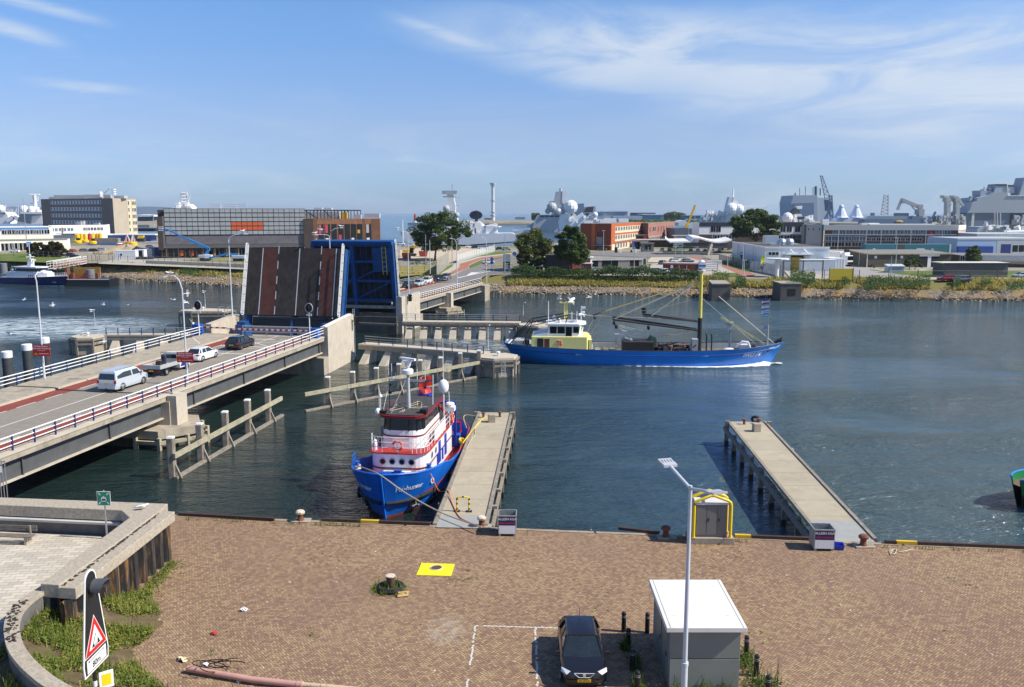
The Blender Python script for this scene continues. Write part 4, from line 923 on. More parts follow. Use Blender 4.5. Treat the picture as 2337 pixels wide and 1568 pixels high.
q=MB(M('cabinet_top',(.62,.62,.60),.5));q._f([(cx0-.04,y0+.14),(cx1+.04,y0+.14),(cx1+.04,y0+.98),(cx0-.04,y0+.98)],2.28,lambda x,y:2.36+.10*(y-y0));q._d('lid',t,bev=.01)
for k in _R(3):
 w=(cx1-cx0)/3;q=MB(CG);q.bw(cx0+w*k+.02,cx0+w*(k+1)-.02,y0+.175,y0+.20,.52,2.2);d_=q._d('door',t)
 if k:
  q=MB(_r);q.bw(cx0+w*k+.07,cx0+w*k+.14,y0+.15,y0+.177,1.30,1.50);q._d('handle',d_)
t=_b('crash_guard','yellow tubular guard frame arching over the power cabinet','guard frame',((x0+x1)/2,y0+.5,.36),0,None,True)
for yy in(y0+.13,y0+1.02):
 q=MB(aZ);m=(cx0+cx1)/2;l,r=cx0-.14,cx1+.18;bC=[(l,yy,.36),(l,yy,2.25),(l+.04,yy,2.42),(l+.16,yy,2.52),(m,yy,2.86),(r-.16,yy,2.52),(r-.04,yy,2.42),(r,yy,2.25),(r,yy,.36)];q._g(bC,.085,10);q._d('hoop',t,au=True)
q=MB(aZ);q._g([(m,y0+.13,2.86),(m,y0+1.02,2.86)],.075,8);q._d('ridge_tube',t,au=True)
for yy in(y0+.13,y0+1.02):
 for x in(l,r):q=MB(aZ);q.bw(x-.11,x+.11,yy-.1,yy+.1,.362,.385);q._d('foot_plate',t)
def _w(bB,bC,r,mat,name='rope',aw=None,n=5):
 q=MB(mat);q._g(sm3(bC),r,n);return af(q._d(name,au=True),bB,name.replace('_',' '),aw)
def sm3(c,k=6):
 c=[V(p)for p in c];o=[]
 for i in _R(len(c)-1):
  p0,p1,p2,p3=[c[min(max(j,0),len(c)-1)]for j in(i-1,i,i+1,i+2)]
  for j in _R(k):
   u=j/k;o.append(.5*((2*p1)+(p2-p0)*u+(2*p0-5*p1+4*p2-p3)*u*u+(3*p1-p0-3*p2+p3)*u**3))
 return o+[c[-1]]
a3=M('orange_cable',(.62,.16,.06),.5);a4=M('pale_rope',(.52,.44,.32),.9,var=.2,scale=8);YR=M('yellow_rope',(.75,.55,.03),.7)
_w('orange cable from the power cabinet drooping onto the bricks',[(cx1+.05,y0+.3,.65),(cx1-.1,y0-.15,.4),at(*D4(700,1270),.03),at(*D4(480,1318),.03),at(*D4(280,1312),.03),at(*D4(60,1250),.03),at(*D4(-200,1190),.03)],.025,a3,'cable')
def waste(f,p,bB,w=1.15,rz=0):
 c=at(*f(*p),0);t=_b('waste_crate',bB,'waste container',c,rz,'open steel waste crates on the quay')
 GS=M('galvanised_crate',(.36,.37,.36),.5,.4,var=.25,scale=3);D=1.0;h0,h1=.14,1.22
 q=MB(GS)
 q.bw(-w/2,w/2,0,.035,h0,h1);q.bw(-w/2,w/2,D-.035,D,h0,h1);q.bw(-w/2,-w/2+.035,.036,D-.036,h0,h1);q.bw(w/2-.035,w/2,.036,D-.036,h0,h1);q.bw(-w/2+.04,w/2-.04,.04,D-.04,h0,h0+.03);q._d('box',t)
 q=MB(GS);
 for a,b in(((-w/2,0),(w/2,0)),((-w/2,D),(w/2,D)),((-w/2,0),(-w/2,D)),((w/2,0),(w/2,D))):q.aj((*a,h1+.02),(*b,h1+.02),.06,.05)
 q._d('rim',t)
 for x in(-w/2+.1,w/2-.1):
  for y in(.08,D-.08):q=MB(GS);q.ob((x,y,h0/2),(.12,.12,h0));q._d('leg',t)
 q=MB(_q);q.bw(-w/2+.05,w/2-.05,-.012,-.002,h0+.02,.66);q._d('white_panel',t)
 q=MB(M('navy_sign',(.018,.014,.08),.5));q.bw(-w/2+.05,w/2-.05,-.014,-.002,.662,1.17);s_=q._d('sign',t)
 fm=lambda z:frame((0,-.018,z),(1,0,0),(0,0,1))
 be('ALLEEN KGA',.185,_q,fm(1.04),s_);be('GEEN HUISVUIL',.135,M('magenta_ink',(.55,.02,.10),.5),fm(.80),s_)
waste(C1,((1157-0)*3.317,(1224-1095)*3.317),'open steel waste crate signed ALLEEN KGA beside the first jetty',1.05,-.02)
waste(B5,(1066,962),'open steel waste crate signed ALLEEN KGA at the second jetty',1.12,-.06)
c=at(*B5(1158,955),0);t=_b('plastic_tray','blue plastic tray leaning beside the second waste crate','tray',c,-.2);q=MB(M('blue_plastic',(.01,.04,.40),.4))
q.bz([[(-.26,0,.0),(.26,0,.0),(.26,.5,.0),(-.26,.5,.0)],[(-.32,-.05,.28),(.32,-.05,.28),(.32,.56,.28),(-.32,.56,.28)],[(-.29,-.02,.28),(.29,-.02,.28),(.29,.53,.28),(-.29,.53,.28)],[(-.23,.03,.03),(.23,.03,.03),(.23,.47,.03),(-.23,.47,.03)]]);q._d('tray',t)
_w('pale rope dropped in a loop on the bricks right of the second jetty',[at(*C4(1160,385),.03),at(*C4(1150,345),.03),at(*C4(1205,330),.03),at(*C4(1195,368),.05),at(*C4(1160,370),.03),at(*C4(1180,335),.05),at(*C4(1230,352),.03),at(*C4(1290,345),.03),at(*C4(1355,328),.03)],.03,a4)
def _9(av,A,B,w0,w1,z0,z1,npile,grp='concrete jetties'):
 A=V(A);B=V(B);d=(B-A).normalized();L=(B-A).length;n=V((d.y,-d.x,0)).normalized();rz=atan2(d.y,d.x)-pi/2
 t=_b('jetty',av,'jetty',A,0,grp,True)
 JC=slabmat('jetty_concrete',(.45,.39,.28),60,3.0,0,.05,(.16,.13,.09),.06,1)if 'jetty_concrete'not in bpy.data.materials else bpy.data.materials['jetty_concrete']
 hw=lambda f:(w0+(w1-w0)*f)/2;zz=lambda f:z0+(z1-z0)*f
 q=MB(JC);k=8
 me=[]
 q.bz([[(A+d*L*f-n*hw(f)*.86+V((0,0,zz(f)-.28))),(A+d*L*f+n*hw(f)*.86+V((0,0,zz(f)-.28))),(A+d*L*f+n*hw(f)*.86+V((0,0,zz(f)))),(A+d*L*f-n*hw(f)*.86+V((0,0,zz(f))))]for f in[i/k for i in _R(k+1)]]);q._d('deck',t)
 q=MB(M('bridging_plate',(.33,.33,.30),.6,var=.1,aA=((.45,.40,.32),.8,.55,.5)));q.bA([A+d*s+n*e*hw(0)*.85+Z(z0+.006)for s,e in((-.4,-1),(-.4,1),(3.0,1),(3.0,-1))]);q._d('end_plate',t)
 for e in(-1,1):
  q=MB(aH)
  q.bz([[A+d*L*f+n*e*(hw(f)*.87)+V((0,0,zz(f)-.1)),A+d*L*f+n*e*(hw(f)*.87+.22)+V((0,0,zz(f)-.1)),A+d*L*f+n*e*(hw(f)*.87+.22)+V((0,0,zz(f)+.09)),A+d*L*f+n*e*(hw(f)*.87)+V((0,0,zz(f)+.09))]for f in(0,.25,.5,.75,1)]);q._d('edge_timber',t)
  q=MB(aH);q.bz([[A+d*L*f+n*e*(hw(f)+.10)+V((0,0,zz(f)-.8)),A+d*L*f+n*e*(hw(f)+.28)+V((0,0,zz(f)-.8)),A+d*L*f+n*e*(hw(f)+.28)+V((0,0,zz(f)-.42)),A+d*L*f+n*e*(hw(f)+.10)+V((0,0,zz(f)-.42))]for f in(0,1)]);q._d('side_waler',t)
 for i in _R(npile):
  f=(i+.25)/(npile-.5)
  for e in(-1,1):
   p=A+d*L*min(f,1.)+n*e*(hw(f)+.12);q=MB(aH);h=zz(f)-.05+(.30 if i==npile-1 else U(-.25,-.1))
   q.ob((p.x,p.y,(h+WZ-1.5)/2),(.32,.32,h-WZ+1.5),rz);q.use(aJ);q.ob((p.x,p.y,WZ+.0),(.335,.335,.9),rz);q._d('pile',t)
 return t,A,d,n
J1,JA,Jd,Jn=_9('left jetty of pale concrete slabs alongside the blue and red tug',(-3.1,49.3,0),(-1.55,78.3,0),3.3,3.2,.05,.15,9)
J2,KA,Kd,Kn=_9('right jetty of bird spotted concrete standing alone in open water',(19.35,47.2,0),(21.05,75.3,0),3.2,3.5,.02,.0,9)
def cblock(p,bB):q=MB(_t);q.ob((p.x,p.y,p.z+.35),(.62,.55,.7),.1);af(q._d('concrete_block',bev=.03),bB,'concrete block','concrete blocks on the jetty ends')
cblock(at(*B3(1287,612),.13),'concrete block at the far end of the left jetty');cblock(at(*B5(637,200),0.),'concrete block at the far end of the right jetty')
def sboll(p,bB):
 q=MB(_S);q._h([(.16,0),(.11,.08),(.11,.36),(.2,.42),(.18,.5),(.001,.52)],p,12);af(q._d('jetty_bollard',au=True),bB,'bollard','small bollards on the jetty ends')
sboll(at(*B3(1215,575),.13),'rusty bollard holding the tug stern line on the left jetty');sboll(at(*B3(1358,568),.13),'rusty bollard at the right corner of the left jetty end');sboll(at(*B5(560,155),0),'rusty bollard at the left corner of the right jetty end');sboll(at(*B5(650,153),0),'rusty bollard behind the concrete block on the right jetty')
c=at(*B5(632,138),0.);q=MB(aK);q.ah(c+Z(.2),.3,.13,(.3,.8,.4),20,8);af(q._d('tyre',au=True),'black tyre at the far end of the right jetty','tyre')
a,b=at(*B3(985,1390),.06),at(*B3(1090,1392),.06);t=_b('hoop_barrier','black and yellow hoop barrier standing on the left jetty','hoop barrier',(a+b)/2,0,None,True)
q=MB(aZ);h=.95;q._g([a+Z(.0),a+Z(h-.15),a+V((.04,0,h-.04)),a+V((.15,0,h)),b+V((-.15,0,h)),b+V((-.04,0,h-.04)),b+Z(h-.15),b],.05,8);q._d('hoop',t,au=True)
q=MB(_r)
for p in(a,b):
 for z in(.12,.45,.75):q._g([p+Z(z),p+Z(z+.13)],.054,8)
q._g([a.lerp(b,.42)+Z(h),a.lerp(b,.58)+Z(h)],.054,8);q._d('black_band',t,au=True)
for p in(a,b):q=MB(_r);q.ob(p+Z(.03),(.36,.3,.05));q._d('foot_plate',t)
_w('yellow rope running along the left edge of the left jetty',[at(*B3(1240,565),.25),at(*B3(1190,600),.2),at(*B3(1120,680),.2),at(*B3(1050,775),.2),at(*B3(1018,820),-.2),at(*B3(1012,860),-.7)],.045,YR)
_w('thin pale cable snaking along the middle of the left jetty',[at(*B3(1200,600),.18),at(*B3(1145,660),.18),at(*B3(1140,720),.18),at(*B3(1105,770),.16),at(*B3(1065,850),.16)],.03,a4,'cable')
def bench(p,rz,bB,L=2.1):
 t=_b('park_bench',bB,'bench',p,rz,'timber benches on the plaza');BW_=M('bench_timber',(.20,.17,.14),.9,var=.3,scale=3)
 q=MB(BW_);
 for k in _R(3):q.bw(-L/2,L/2,-.25+k*.17,-.11+k*.17,.42,.47)
 q._d('seat',t);q=MB(BW_)
 for k in _R(2):q.bw(-L/2,L/2,.30,.34,.58+k*.17,.72+k*.17)
 q._d('backrest',t)
 for x in(-L/2+.35,L/2-.35):q=MB(_t);q.bw(x-.06,x+.06,-.22,.22,0,.415);q.bw(x-.05,x+.05,.24,.295,0,.9);q._d('leg',t)
bench(at(*C1(110,480),ZP)+V((-.2,.0,0)),R(-4),'timber bench facing the viewer against the back parapet',2.6)
bench(V((-20.85,39.6,ZP)),R(-90),'timber bench seen edge on behind the sheet pile coping',4.6)
c=V((-21.75,44.1,ZP));top=ay(*C1(757,85),44.1)
t=_b('assembly_point_sign','green assembly point sign on a tall grey pole','sign',c)
hh=top.z-ZP;q=MB(_s);q._g([(0,0,0),(0,0,1.2)],.05,8);q._g([(0,0,1.2),(0,0,hh+.05)],.035,8);q._d('pole',t)
q=MB(_q);q.bw(-.36,.36,-.06,-.04,hh-.78,hh);b_=q._d('sign_board',t,bev=.006)
q=MB(M('safety_green',(.0,.20,.11),.4));q.bw(-.335,.335,-.063,-.059,hh-.755,hh-.025);q._d('green_panel',b_)
q=MB(_q);zc=hh-.42
for x,z,s_ in((-.09,0,.9),(.09,0,.9),(0,.045,1),(-.045,-.03,1),(.045,-.03,1)):
 q.bA([(x+.034*s_*cos(a),-.066,zc+z+.085+.034*s_*sin(a))for a in[i*.785 for i in _R(8)]]);q.bA([(x+px*s_,-.0655,zc+z+pz*s_)for px,pz in((-.055,-.12),(.055,-.12),(.06,.0),(.03,.045),(-.03,.045),(-.06,.0))])
for sx in(-1,1):
 for sz in(-1,1):
  X_,Z_=sx*.30,sz*.33;f=lambda a,b:(X_-sx*a,-.066,zc+.03+Z_-sz*b)
  q.bA([f(.14,.14),f(.14,.05),f(.05,.14)]);q.bA([f(0,.03),f(.03,0),f(.12,.09),f(.09,.12)])
q._d('pictogram',b_)
t=_b('bridge_warning_sign','tall black sign with red triangle, 80m plate and signal lamp','warning sign',(-12.52,24.,0),0)
n_=V((1,-.02,0)).normalized();xd=V((.02,1,0)).normalized()
base=V((-12.52,24.,0));
def sp(x,z,o=.0):return xd*x+Z(z)+n_*(o+.07)
def bE(mb,bC,o0,o1):mb.bz([[sp(x,z,o0)for x,z in bC],[sp(x,z,o1)for x,z in bC]])
zt_=ay(*C1(700,680),24.).z;zb=ay(*C1(630,1440),24.).z
def outl(e):
 top=[(.34*cos(a)*(1-e/.34),zt_-.36+(.36-e)*sin(a))for a in[pi*i/12 for i in _R(13)]]
 return top+[(-.74+e,zb+.42+e*.2),(-.70+e,zb+.08+e),(.70-e,zb+.08+e),(.74-e,zb+.42+e*.2)]
q=MB(_r);q._g([(0,0,1.0),(0,0,zt_-.3)],.06,10);q._d('pole',t)
q=MB(_q);
for k in _R(3):q._g([(0,0,zb-1.35+k*.42),(0,0,zb-1.17+k*.42)],.064,10)
q._d('pole_band',t)
q=MB(_q);bE(q,outl(0),0,.03);bb=q._d('backing_board',t)
q=MB(M('matt_black',(.012,.012,.013),.6));bE(q,outl(.055),.03,.034);q._d('black_face',bb)
def tri(c,s):return[(-s/2,c-s*.29),(s/2,c-s*.29),(0,c+s*.577)]
q=MB(_q);bE(q,tri(zb+1.02,1.30),.036,.042);bE(q,[(-.56,zb+.17),(.56,zb+.17),(.56,zb+.57),(-.56,zb+.57)],.036,.042);q._d('plate',bb)
q=MB(M('sign_red',(.55,.012,.015),.35));bE(q,tri(zb+1.02,1.22),.043,.046);q._d('red_border',bb);q=MB(_q);bE(q,tri(zb+1.02,.78),.047,.050);q._d('white_centre',bb)
q=MB(_r);bE(q,[(-.20,zb+.86),(-.17,zb+.84),(.03,zb+1.17),(0,zb+1.19)],.051,.053);bE(q,[(-.24,zb+.82),(-.08,zb+.82),(-.12,zb+.92),(-.2,zb+.9)],.051,.053);bE(q,[(.24,zb+.82),(.10,zb+.82),(.10,zb+1.0),(.16,zb+.96)],.051,.053)
for k in _R(3):bE(q,[(-.09,zb+.80+k*.035),(.11,zb+.80+k*.035),(.11,zb+.812+k*.035),(-.09,zb+.812+k*.035)],.051,.053)
bE(q,[(-.50,zb+.50),(-.42,zb+.455),(-.42,zb+.545)],.043,.045);bE(q,[(-.43,zb+.49),(.42,zb+.49),(.42,zb+.51),(-.43,zb+.51)],.043,.045);bE(q,[(.42,zb+.51),(.44,zb+.51),(.44,zb+.33),(.42,zb+.33)],.043,.045);q._d('bridge_symbol',bb)
be('80m',.27,_r,frame(sp(-.03,zb+.31,.046),xd,(0,0,1)),bb)
q=MB(M('lamp_black',(.02,.02,.022),.4));cz=zt_-.52
for d0,r0_ in((0,.2),):q.bz([[sp(.22*cos(a),cz+.22*sin(a),d)for a in[tau*i/16 for i in _R(16)]]for d in(.034,.16)])
q._d('lamp_body',t)
q=MB(M('zinc_hood',(.14,.145,.15),.5,.5));bC=[tau*i/20 for i in _R(3,20-2)];bC=[pi*(-.15+1.3*i/14)for i in _R(15)]
q.bz([[sp(.23*cos(a),cz+.23*sin(a),.12)for a in bC],[sp(.25*cos(a),cz+.25*sin(a),.62-.16*abs(cos(a)))for a in bC]],False,False,False);q._d('lamp_hood',t)
q=MB(_o);q.bz([[sp(.19*cos(a),cz+.19*sin(a),d)for a in[tau*i/16 for i in _R(16)]]for d in(.161,.18)]);q._d('lens',t)
p_=[(0,.33),(.33,0),(0,-.33),(-.33,0)]
zz=zb-.36;xo=.30;n_=V((.60,-.80,0));xd=V((.80,.60,0))
q=MB(_q);bE(q,[(xo+x,zz+z)for x,z in((-.20,-.27),(.20,-.27),(.20,.27),(-.20,.27))],.0,.02);w_=q._d('priority_plate',t)
q=MB(M('signal_yellow',(.85,.62,.01),.4));bE(q,[(xo+x,zz+z)for x,z in((-.13,-.18),(.13,-.18),(.13,.18),(-.13,.18))],.021,.025);q._d('yellow_centre',w_)
by=25.2;ztp=ay(1567,1115,by).z;bx=ay(1566,1400,by).x
t=_b('street_lamp','tall grey double headed lamp post in front of the kiosk','street lamp',(bx,by,0),0,None)
q=MB(aF);q._g([(0,0,0),(0,0,ztp*.44)],.10,12);q._g([(0,0,ztp*.44),(0,0,ztp*.45)],.115,12);q._g([(0,0,ztp*.45),(0,0,ztp+.1)],.078,12,True,.055);q._d('pole',t,au=True)
for sx,sy,sg in((-.36,1.35,1),(.36,-1.15,-1)):
 q=MB(aF);q._g([(0,0,ztp),(sx,sy,ztp+.28)],.05,8);a_=q._d('arm',t,au=True)
 q=MB(M('lamp_head_grey',(.58,.60,.62),.4,.3,var=.05));dd=V((sx,sy,.25)).normalized();c=V((sx,sy,ztp+.3))+dd*.22;X=V((dd.y,-dd.x,0)).normalized();
 def hb(cx_,w_,l0,l1,h0,h1):q.bz([[c+X*(cx_-w_/2)+dd*l+Z(h0),c+X*(cx_+w_/2)+dd*l+Z(h0),c+X*(cx_+w_/2)+dd*l+Z(h1),c+X*(cx_-w_/2)+dd*l+Z(h1)]for l in(l0,l1)])
 hb(0,.46,-.22,-.02,-.04,.04);hb(0,.46,.22,.29,-.04,.025)
 for k in _R(5):hb(-.20+.10*k,.05,-.02,.22,-.04,.025)
 q._d('lamp_head',t)
t=_b('bar_gate','tall grey barred gate under the bridge at the left frame edge','gate',at(*C1(10,170),1.0),.1)
q=MB(_s);
for k in _R(12):q.bw(-1.5+k*.17,-1.46+k*.17,-.02,.02,.1,2.6)
q.bw(-1.55,.45,-.03,.03,.05,.12);q.bw(-1.55,.45,-.03,.03,2.55,2.62);q._d('bars',t);q=MB(_q);q.bw(-.3,.2,-.05,-.03,1.9,2.3);q._d('plate',t)
q=MB(_t);q.ob(bp(-79,-8.3,-.7),(19,8,4.2),-BA);af(q._d('bridge_abutment'),'concrete end block carrying the near end of the bridge','abutment')
def bk(tab,u):
 if u<=tab[0][0]:return tab[0][1]
 for(a,x),(b,y)in zip(tab[:-1],tab[1:]):
  if u<=b:
   f=(u-a)/(b-a);return x+(y-x)*f
 return tab[-1][1]
def bl(tab):
 def f(u):
  e=.03;return(bk(tab,u-e)+2*bk(tab,u)+bk(tab,u+e))/4 if e<u<1-e else bk(tab,u)
 return f
class Hull:
 def __init__(s,L,wd,ww,sh,rake=.9,stern=.6,n=44,zb=-.9,pw=.75):
  s.L=L;s.wd=bl(wd);s.ww=bl(ww);s.sh=bl(sh);s.rake=rake;s.st=stern;s.n=n;s.zb=zb;s.pw=pw
 def pt(s,u,z):
  t=s.sh(u);v=max(0,min(1,z/t));w=s.ww(u)+(s.wd(u)-s.ww(u))*v**s.pw
  if z<0:w=s.ww(u)*(1+z*.35)
  x=-s.L/2+s.L*u;x+=-(1-v)*s.rake*max(0,(u-.6)/.4)**1.5+(1-v)*s.st*max(0,(.25-u)/.25)
  return V((x,w,z))
 def us(s):return[.5-.5*cos(pi*i/s.n)for i in _R(s.n+1)]
 def skin(s,mb,z0f,z1f,k=5,off=0.,u0=0,u1=1):
  us=[u for u in s.us()if u0<=u<=u1]
  for sg in(1,-1):
   rows=[]
   for u in us:
    a,b=z0f(u),z1f(u);r=[]
    for i in _R(k+1):
     p=s.pt(u,a+(b-a)*i/k);r.append(V((p.x,(p.y+off)*sg,p.z)))
    rows.append(r if sg>0 else r[::-1])
   mb.bz(rows[::-1],False,False,False)
  if u0<=0:
   a,b=z0f(0),z1f(0);P=[s.pt(0,a+(b-a)*i/k)for i in _R(k+1)];mb.bA([p-V((off,0,0))for p in P]+[V((p.x-off,-p.y,p.z))for p in P[::-1]])
  return mb
 def deck(s,mb,dz,inset=.1):
  us=s.us();P=[]
  for u in us:p=s.pt(u,max(.1,s.sh(u)-dz));P.append(V((p.x,max(.01,p.y-inset),p.z)))
  for a,b in zip(P[:-1],P[1:]):mb.bA([a,b,V((b.x,-b.y,b.z)),V((a.x,-a.y,a.z))])
  return mb
 def bulwark(s,mb,h,th=.12,u0=0,u1=1):
  us=[u for u in s.us()if u0<=u<=u1]
  for sg in(1,-1):
   rows=[]
   for u in us:
    t=s.pt(u,s.sh(u));b=s.pt(u,max(.05,s.sh(u)-h));r=[V((t.x,t.y*sg,t.z)),V((t.x,max(0,t.y-th)*sg,t.z)),V((b.x,max(0,min(b.y,t.y)-th)*sg,b.z))];rows.append(r if sg>0 else r[::-1])
   mb.bz(rows,False,False,False)
  return mb
 def line(s,zf,off=0.,u0=0,u1=1,sg=1):return[V((p.x,(p.y+off)*sg,p.z))for p in(s.pt(u,zf(u))for u in s.us()if u0<=u<=u1)]
 def text(s,txt,size,mat,u_start,z,sg,parent,fwd=False,slant=0.):
  me=_l(txt,size,mat,'LEFT');W=max(v.co.x for v in me.vertices)
  us=[1-i/400*.6 for i in _R(400)];acc=[0.];P=[s.pt(u,z)for u in us]
  for a,b in zip(P[:-1],P[1:]):acc.append(acc[-1]+(a-b).length)
  def at_s(d,zz):
   i=0
   while i<len(acc)-2 and acc[i+1]<d:i+=1
   f=(d-acc[i])/max(1e-6,acc[i+1]-acc[i]);u=us[i]+(us[i+1]-us[i])*f;p=s.pt(u,zz);return p
  s0=next(acc[i]for i,u in _E(us)if u<=u_start)
  for v in me.vertices:
   tx=v.co.x+slant*v.co.y;d=s0+(tx if sg>0 else W-tx)
   p=at_s(d,z+v.co.y);v.co=V((p.x,(p.y+.035)*sg,p.z))
  _1(me,'name_lettering',parent)
def bm(mb1,mb2,c,nrm,r):
 nrm=V(nrm).normalized();x=nrm.orthogonal().normalized();y=nrm.cross(x);c=V(c)
 ring=lambda rr,o:[c+nrm*o+(x*cos(a)+y*sin(a))*rr for a in[tau*i/16 for i in _R(16)]]
 mb1.bz([ring(r,-.02),ring(r,.05),ring(r*.76,.05)],True,False,False);mb2.bA(ring(r*.77,.03))
def bo(parent,c,ax,R0=.34,name='lifebuoy'):
 q=MB(M('lifebuoy_orange',(.72,.10,.03),.5));q.ah(c,R0,.085,ax,20,8);o=q._d(name,parent,au=True)
 ax=V(ax).normalized();x=ax.orthogonal().normalized();y=ax.cross(x);q=MB(_q)
 for k in _R(4):
  a=pi/4+k*pi/2;e=x*cos(a)+y*sin(a);q.ob(V(c)+e*R0,(.19,.19,.1),M4=Matrix(((ax.x,ax.cross(e).x,e.x,0),(ax.y,ax.cross(e).y,e.y,0),(ax.z,ax.cross(e).z,e.z,0),(0,0,0,1))))
 q._d('white_band',o)
def _Y(parent,bC,h,mat,r=.025,step=1.1,n=3,name='deck_rail'):
 q=MB(mat);bC=[V(p)for p in bC]
 for k in _R(n):q._g([p+V((0,0,h*(k+1)/n))for p in bC],r,5)
 for a,b in zip(bC[:-1],bC[1:]):
  m=max(1,round((b-a).length/step))
  for i in _R(m):p=a.lerp(b,i/m);q._g([p,p+Z(h)],r,5)
 q._g([bC[-1],bC[-1]+Z(h)],r,5);return q._d(name,parent,au=True)
def bq(x0,x1,hw,r,k=5,rb=None):
 P=[]
 for i in _R(k+1):a=-pi/2+pi/2*i/k;P.append((x1-r+r*cos(a),-hw+r+r*sin(a)))
 for i in _R(k+1):a=pi/2*i/k;P.append((x1-r+r*cos(a),hw-r+r*sin(a)))
 rb=rb or.02
 P+=[(x0,hw),(x0,-hw)];return P
def bu(mb,P,z0,z1,off,skip=2):
 cx=sum(p[0]for p in P)/len(P);Q=[]
 for i,p in _E(P):
  a=V((*P[i-1],0));b=V((*P[(i+1)%len(P)],0));d=(b-a).normalized();Q.append((p[0]+d.y*off,p[1]-d.x*off))
 mb.bz([[(x,y,z0)for x,y in Q],[(x,y,z1)for x,y in Q]],True,False,False)
TA=V((-8.75,55.25,WZ));TB=V((-6.15,75.6,WZ));tc_=(TA+TB)/2;td=(TA-TB).normalized()
_X=_b('harbour_tug','blue, white and red tug lettered Fish-hunter moored at the left jetty','boat',tc_,atan2(td.y,td.x))
H=Hull(20.5,[(0,1.5),(.03,2.1),(.1,2.75),(.3,3.2),(.55,3.25),(.70,3.22),(.80,3.12),(.88,2.85),(.94,2.3),(.975,1.5),(1,.16)],[(0,.7),(.03,1.2),(.1,2.0),(.3,2.85),(.55,2.95),(.70,2.45),(.80,2.3),(.88,1.7),(.95,.9),(1,.07)],[(0,2.1),(.3,1.85),(.52,1.9),(.62,2.1),(.72,2.65),(.85,2.95),(1,3.3)],.9,1.0)
aQ=M('tug_blue',(.005,.125,.55),.4,var=.22,scale=.9,coat=.1,aA=((.05,.07,.17),1.6,.6,.7));aN=M('tug_white',(.80,.79,.77),.35,var=.04,coat=.2,aA=((.60,.57,.52),1.3,.66,.5));aR=M('tug_red',(.50,.020,.018),.45,var=.12);aP=M('tug_deck_red',(.42,.030,.022),.6,var=.16,scale=1.2);aO=M('dark_red_trim',(.20,.012,.014),.4)
q=MB(aQ);H.skin(q,lambda u:.16,lambda u:H.sh(u),7);_3=q._d('hull',_X,au=True)
q=MB(M('boot_red',(.20,.030,.025),.6,var=.3));H.skin(q,lambda u:-1.2,lambda u:.16,3);q._d('underwater_hull',_3,au=True)
q=MB(aR);H.skin(q,lambda u:1.20,lambda u:1.34,1,.03,0,.90);q._d('red_stripe',_3)
for sg in(1,-1):
 q=MB(aK);q._g(H.line(lambda u:1.12,.06,.82,1,sg),.13,8);q._d('bow_fender',_3,au=True)
 q=MB(aR if 0 else aQ);q._g(H.line(lambda u:H.sh(u)+.02,-.05,0,1,sg),.075,6);q._d('top_rail',_3,au=True)
 q=MB(aR);q._g(H.line(lambda u:H.sh(u)+.09,-.05,0,.5,sg),.05,6);q._d('red_cap_rail',_3,au=True)
q=MB(aQ);H.bulwark(q,.85);q._d('bulwark',_X,au=True)
q=MB(aP);H.deck(q,.85);q._d('deck',_X)
q=MB(aQ);q._g([H.pt(1,z)+V((.03,-H.pt(1,z).y,0))for z in(-.8,0,1,2,3,3.35)],.10,6);q._d('stem_bar',_3,au=True)
H.text('Fish-hunter',.52,_q,.985,2.1,1,_3);H.text('Fish-hunter',.52,_q,.985,2.1,-1,_3)
for sg in(1,-1):
 p=H.pt(.915,.75);nrm=V((.62,.72*sg,-.25)).normalized();q=MB(_r)
 x=V((-.72*1,.62*sg,0)).normalized();c=V((p.x,p.y*sg,p.z));M4=frame(c+nrm*.02,x,(0,0,1));o=MB(_r);o.ob((0,0,0),(.95,.8,.12),M4=M4)if 0 else None
 o.bz([[c+x*a+V((nrm.x*d,nrm.y*d,b*.9+nrm.z*d))for a,b in((-.45,-.34),(.45,-.34),(.45,.34),(-.45,.34))]for d in(-.1,.09)]);a_=o._d('anchor_pocket',_3)
 o=MB(M('anchor_steel',(.22,.22,.21),.6,.3));o._g([c+nrm*.14+x*(-.28)+Z(-.18),c+nrm*.2+Z(-.05),c+nrm*.14+x*.28+Z(-.18)],.07,6);o._g([c+nrm*.18+Z(-.08),c+nrm*.12+Z(.24)],.06,6);o._d('anchor',a_)
 p=H.pt(.845,2.0);o=MB(_q);nn_=V((.35,.93*sg,0));o2=MB(M('hawse_red',(.35,.08,.07),.5));bm(o,o2,V((p.x,p.y*sg+.02*sg,p.z)),nn_,.2);f_=o._d('hawse_rim',_3);o2._d('hawse_opening',f_)
for u,z,sg in((.80,.95,1),(.62,.9,1),(.45,.85,1),(.28,.9,1),(.86,1.0,-1),(.55,.8,-1)):
 p=H.pt(u,z);o=MB(aK);o.ah((p.x,(p.y+.15)*sg,z),.33,.13,(.1,1*sg,0),16,6);o._d('tyre_fender',_X,au=True)
D0=1.55;P1_=bq(-3.6,6.0,2.05,1.0)
q=MB(aN);q._f(P1_,D0-.3,3.55);dh=q._d('deckhouse',_X)
q=MB(aO);bu(q,P1_,2.42,2.54,.03);q._d('red_stripe',dh)
q=MB(aP);P2_=bq(-3.8,6.15,2.2,1.05);q._f(P2_,3.55,3.61);q._d('upper_deck',_X)
q=MB(aR);bu(q,P2_,3.56,3.63,.02);q._d('deck_edge',dh)
m1=MB(M('porthole_rim',(.42,.43,.42),.4,.4));m2=MB(_o)
for y in(-1.05,-.35,.36,1.06):bm(m1,m2,(6.0,y,2.98),(1,0,0),.25)
for x in(3.9,2.6):bm(m1,m2,(x,2.05,2.98),(0,1,0),.25);bm(m1,m2,(x,-2.05,2.98),(0,-1,0),.25)
r_=m1._d('porthole',dh,au=True);m2._d('glass',r_)
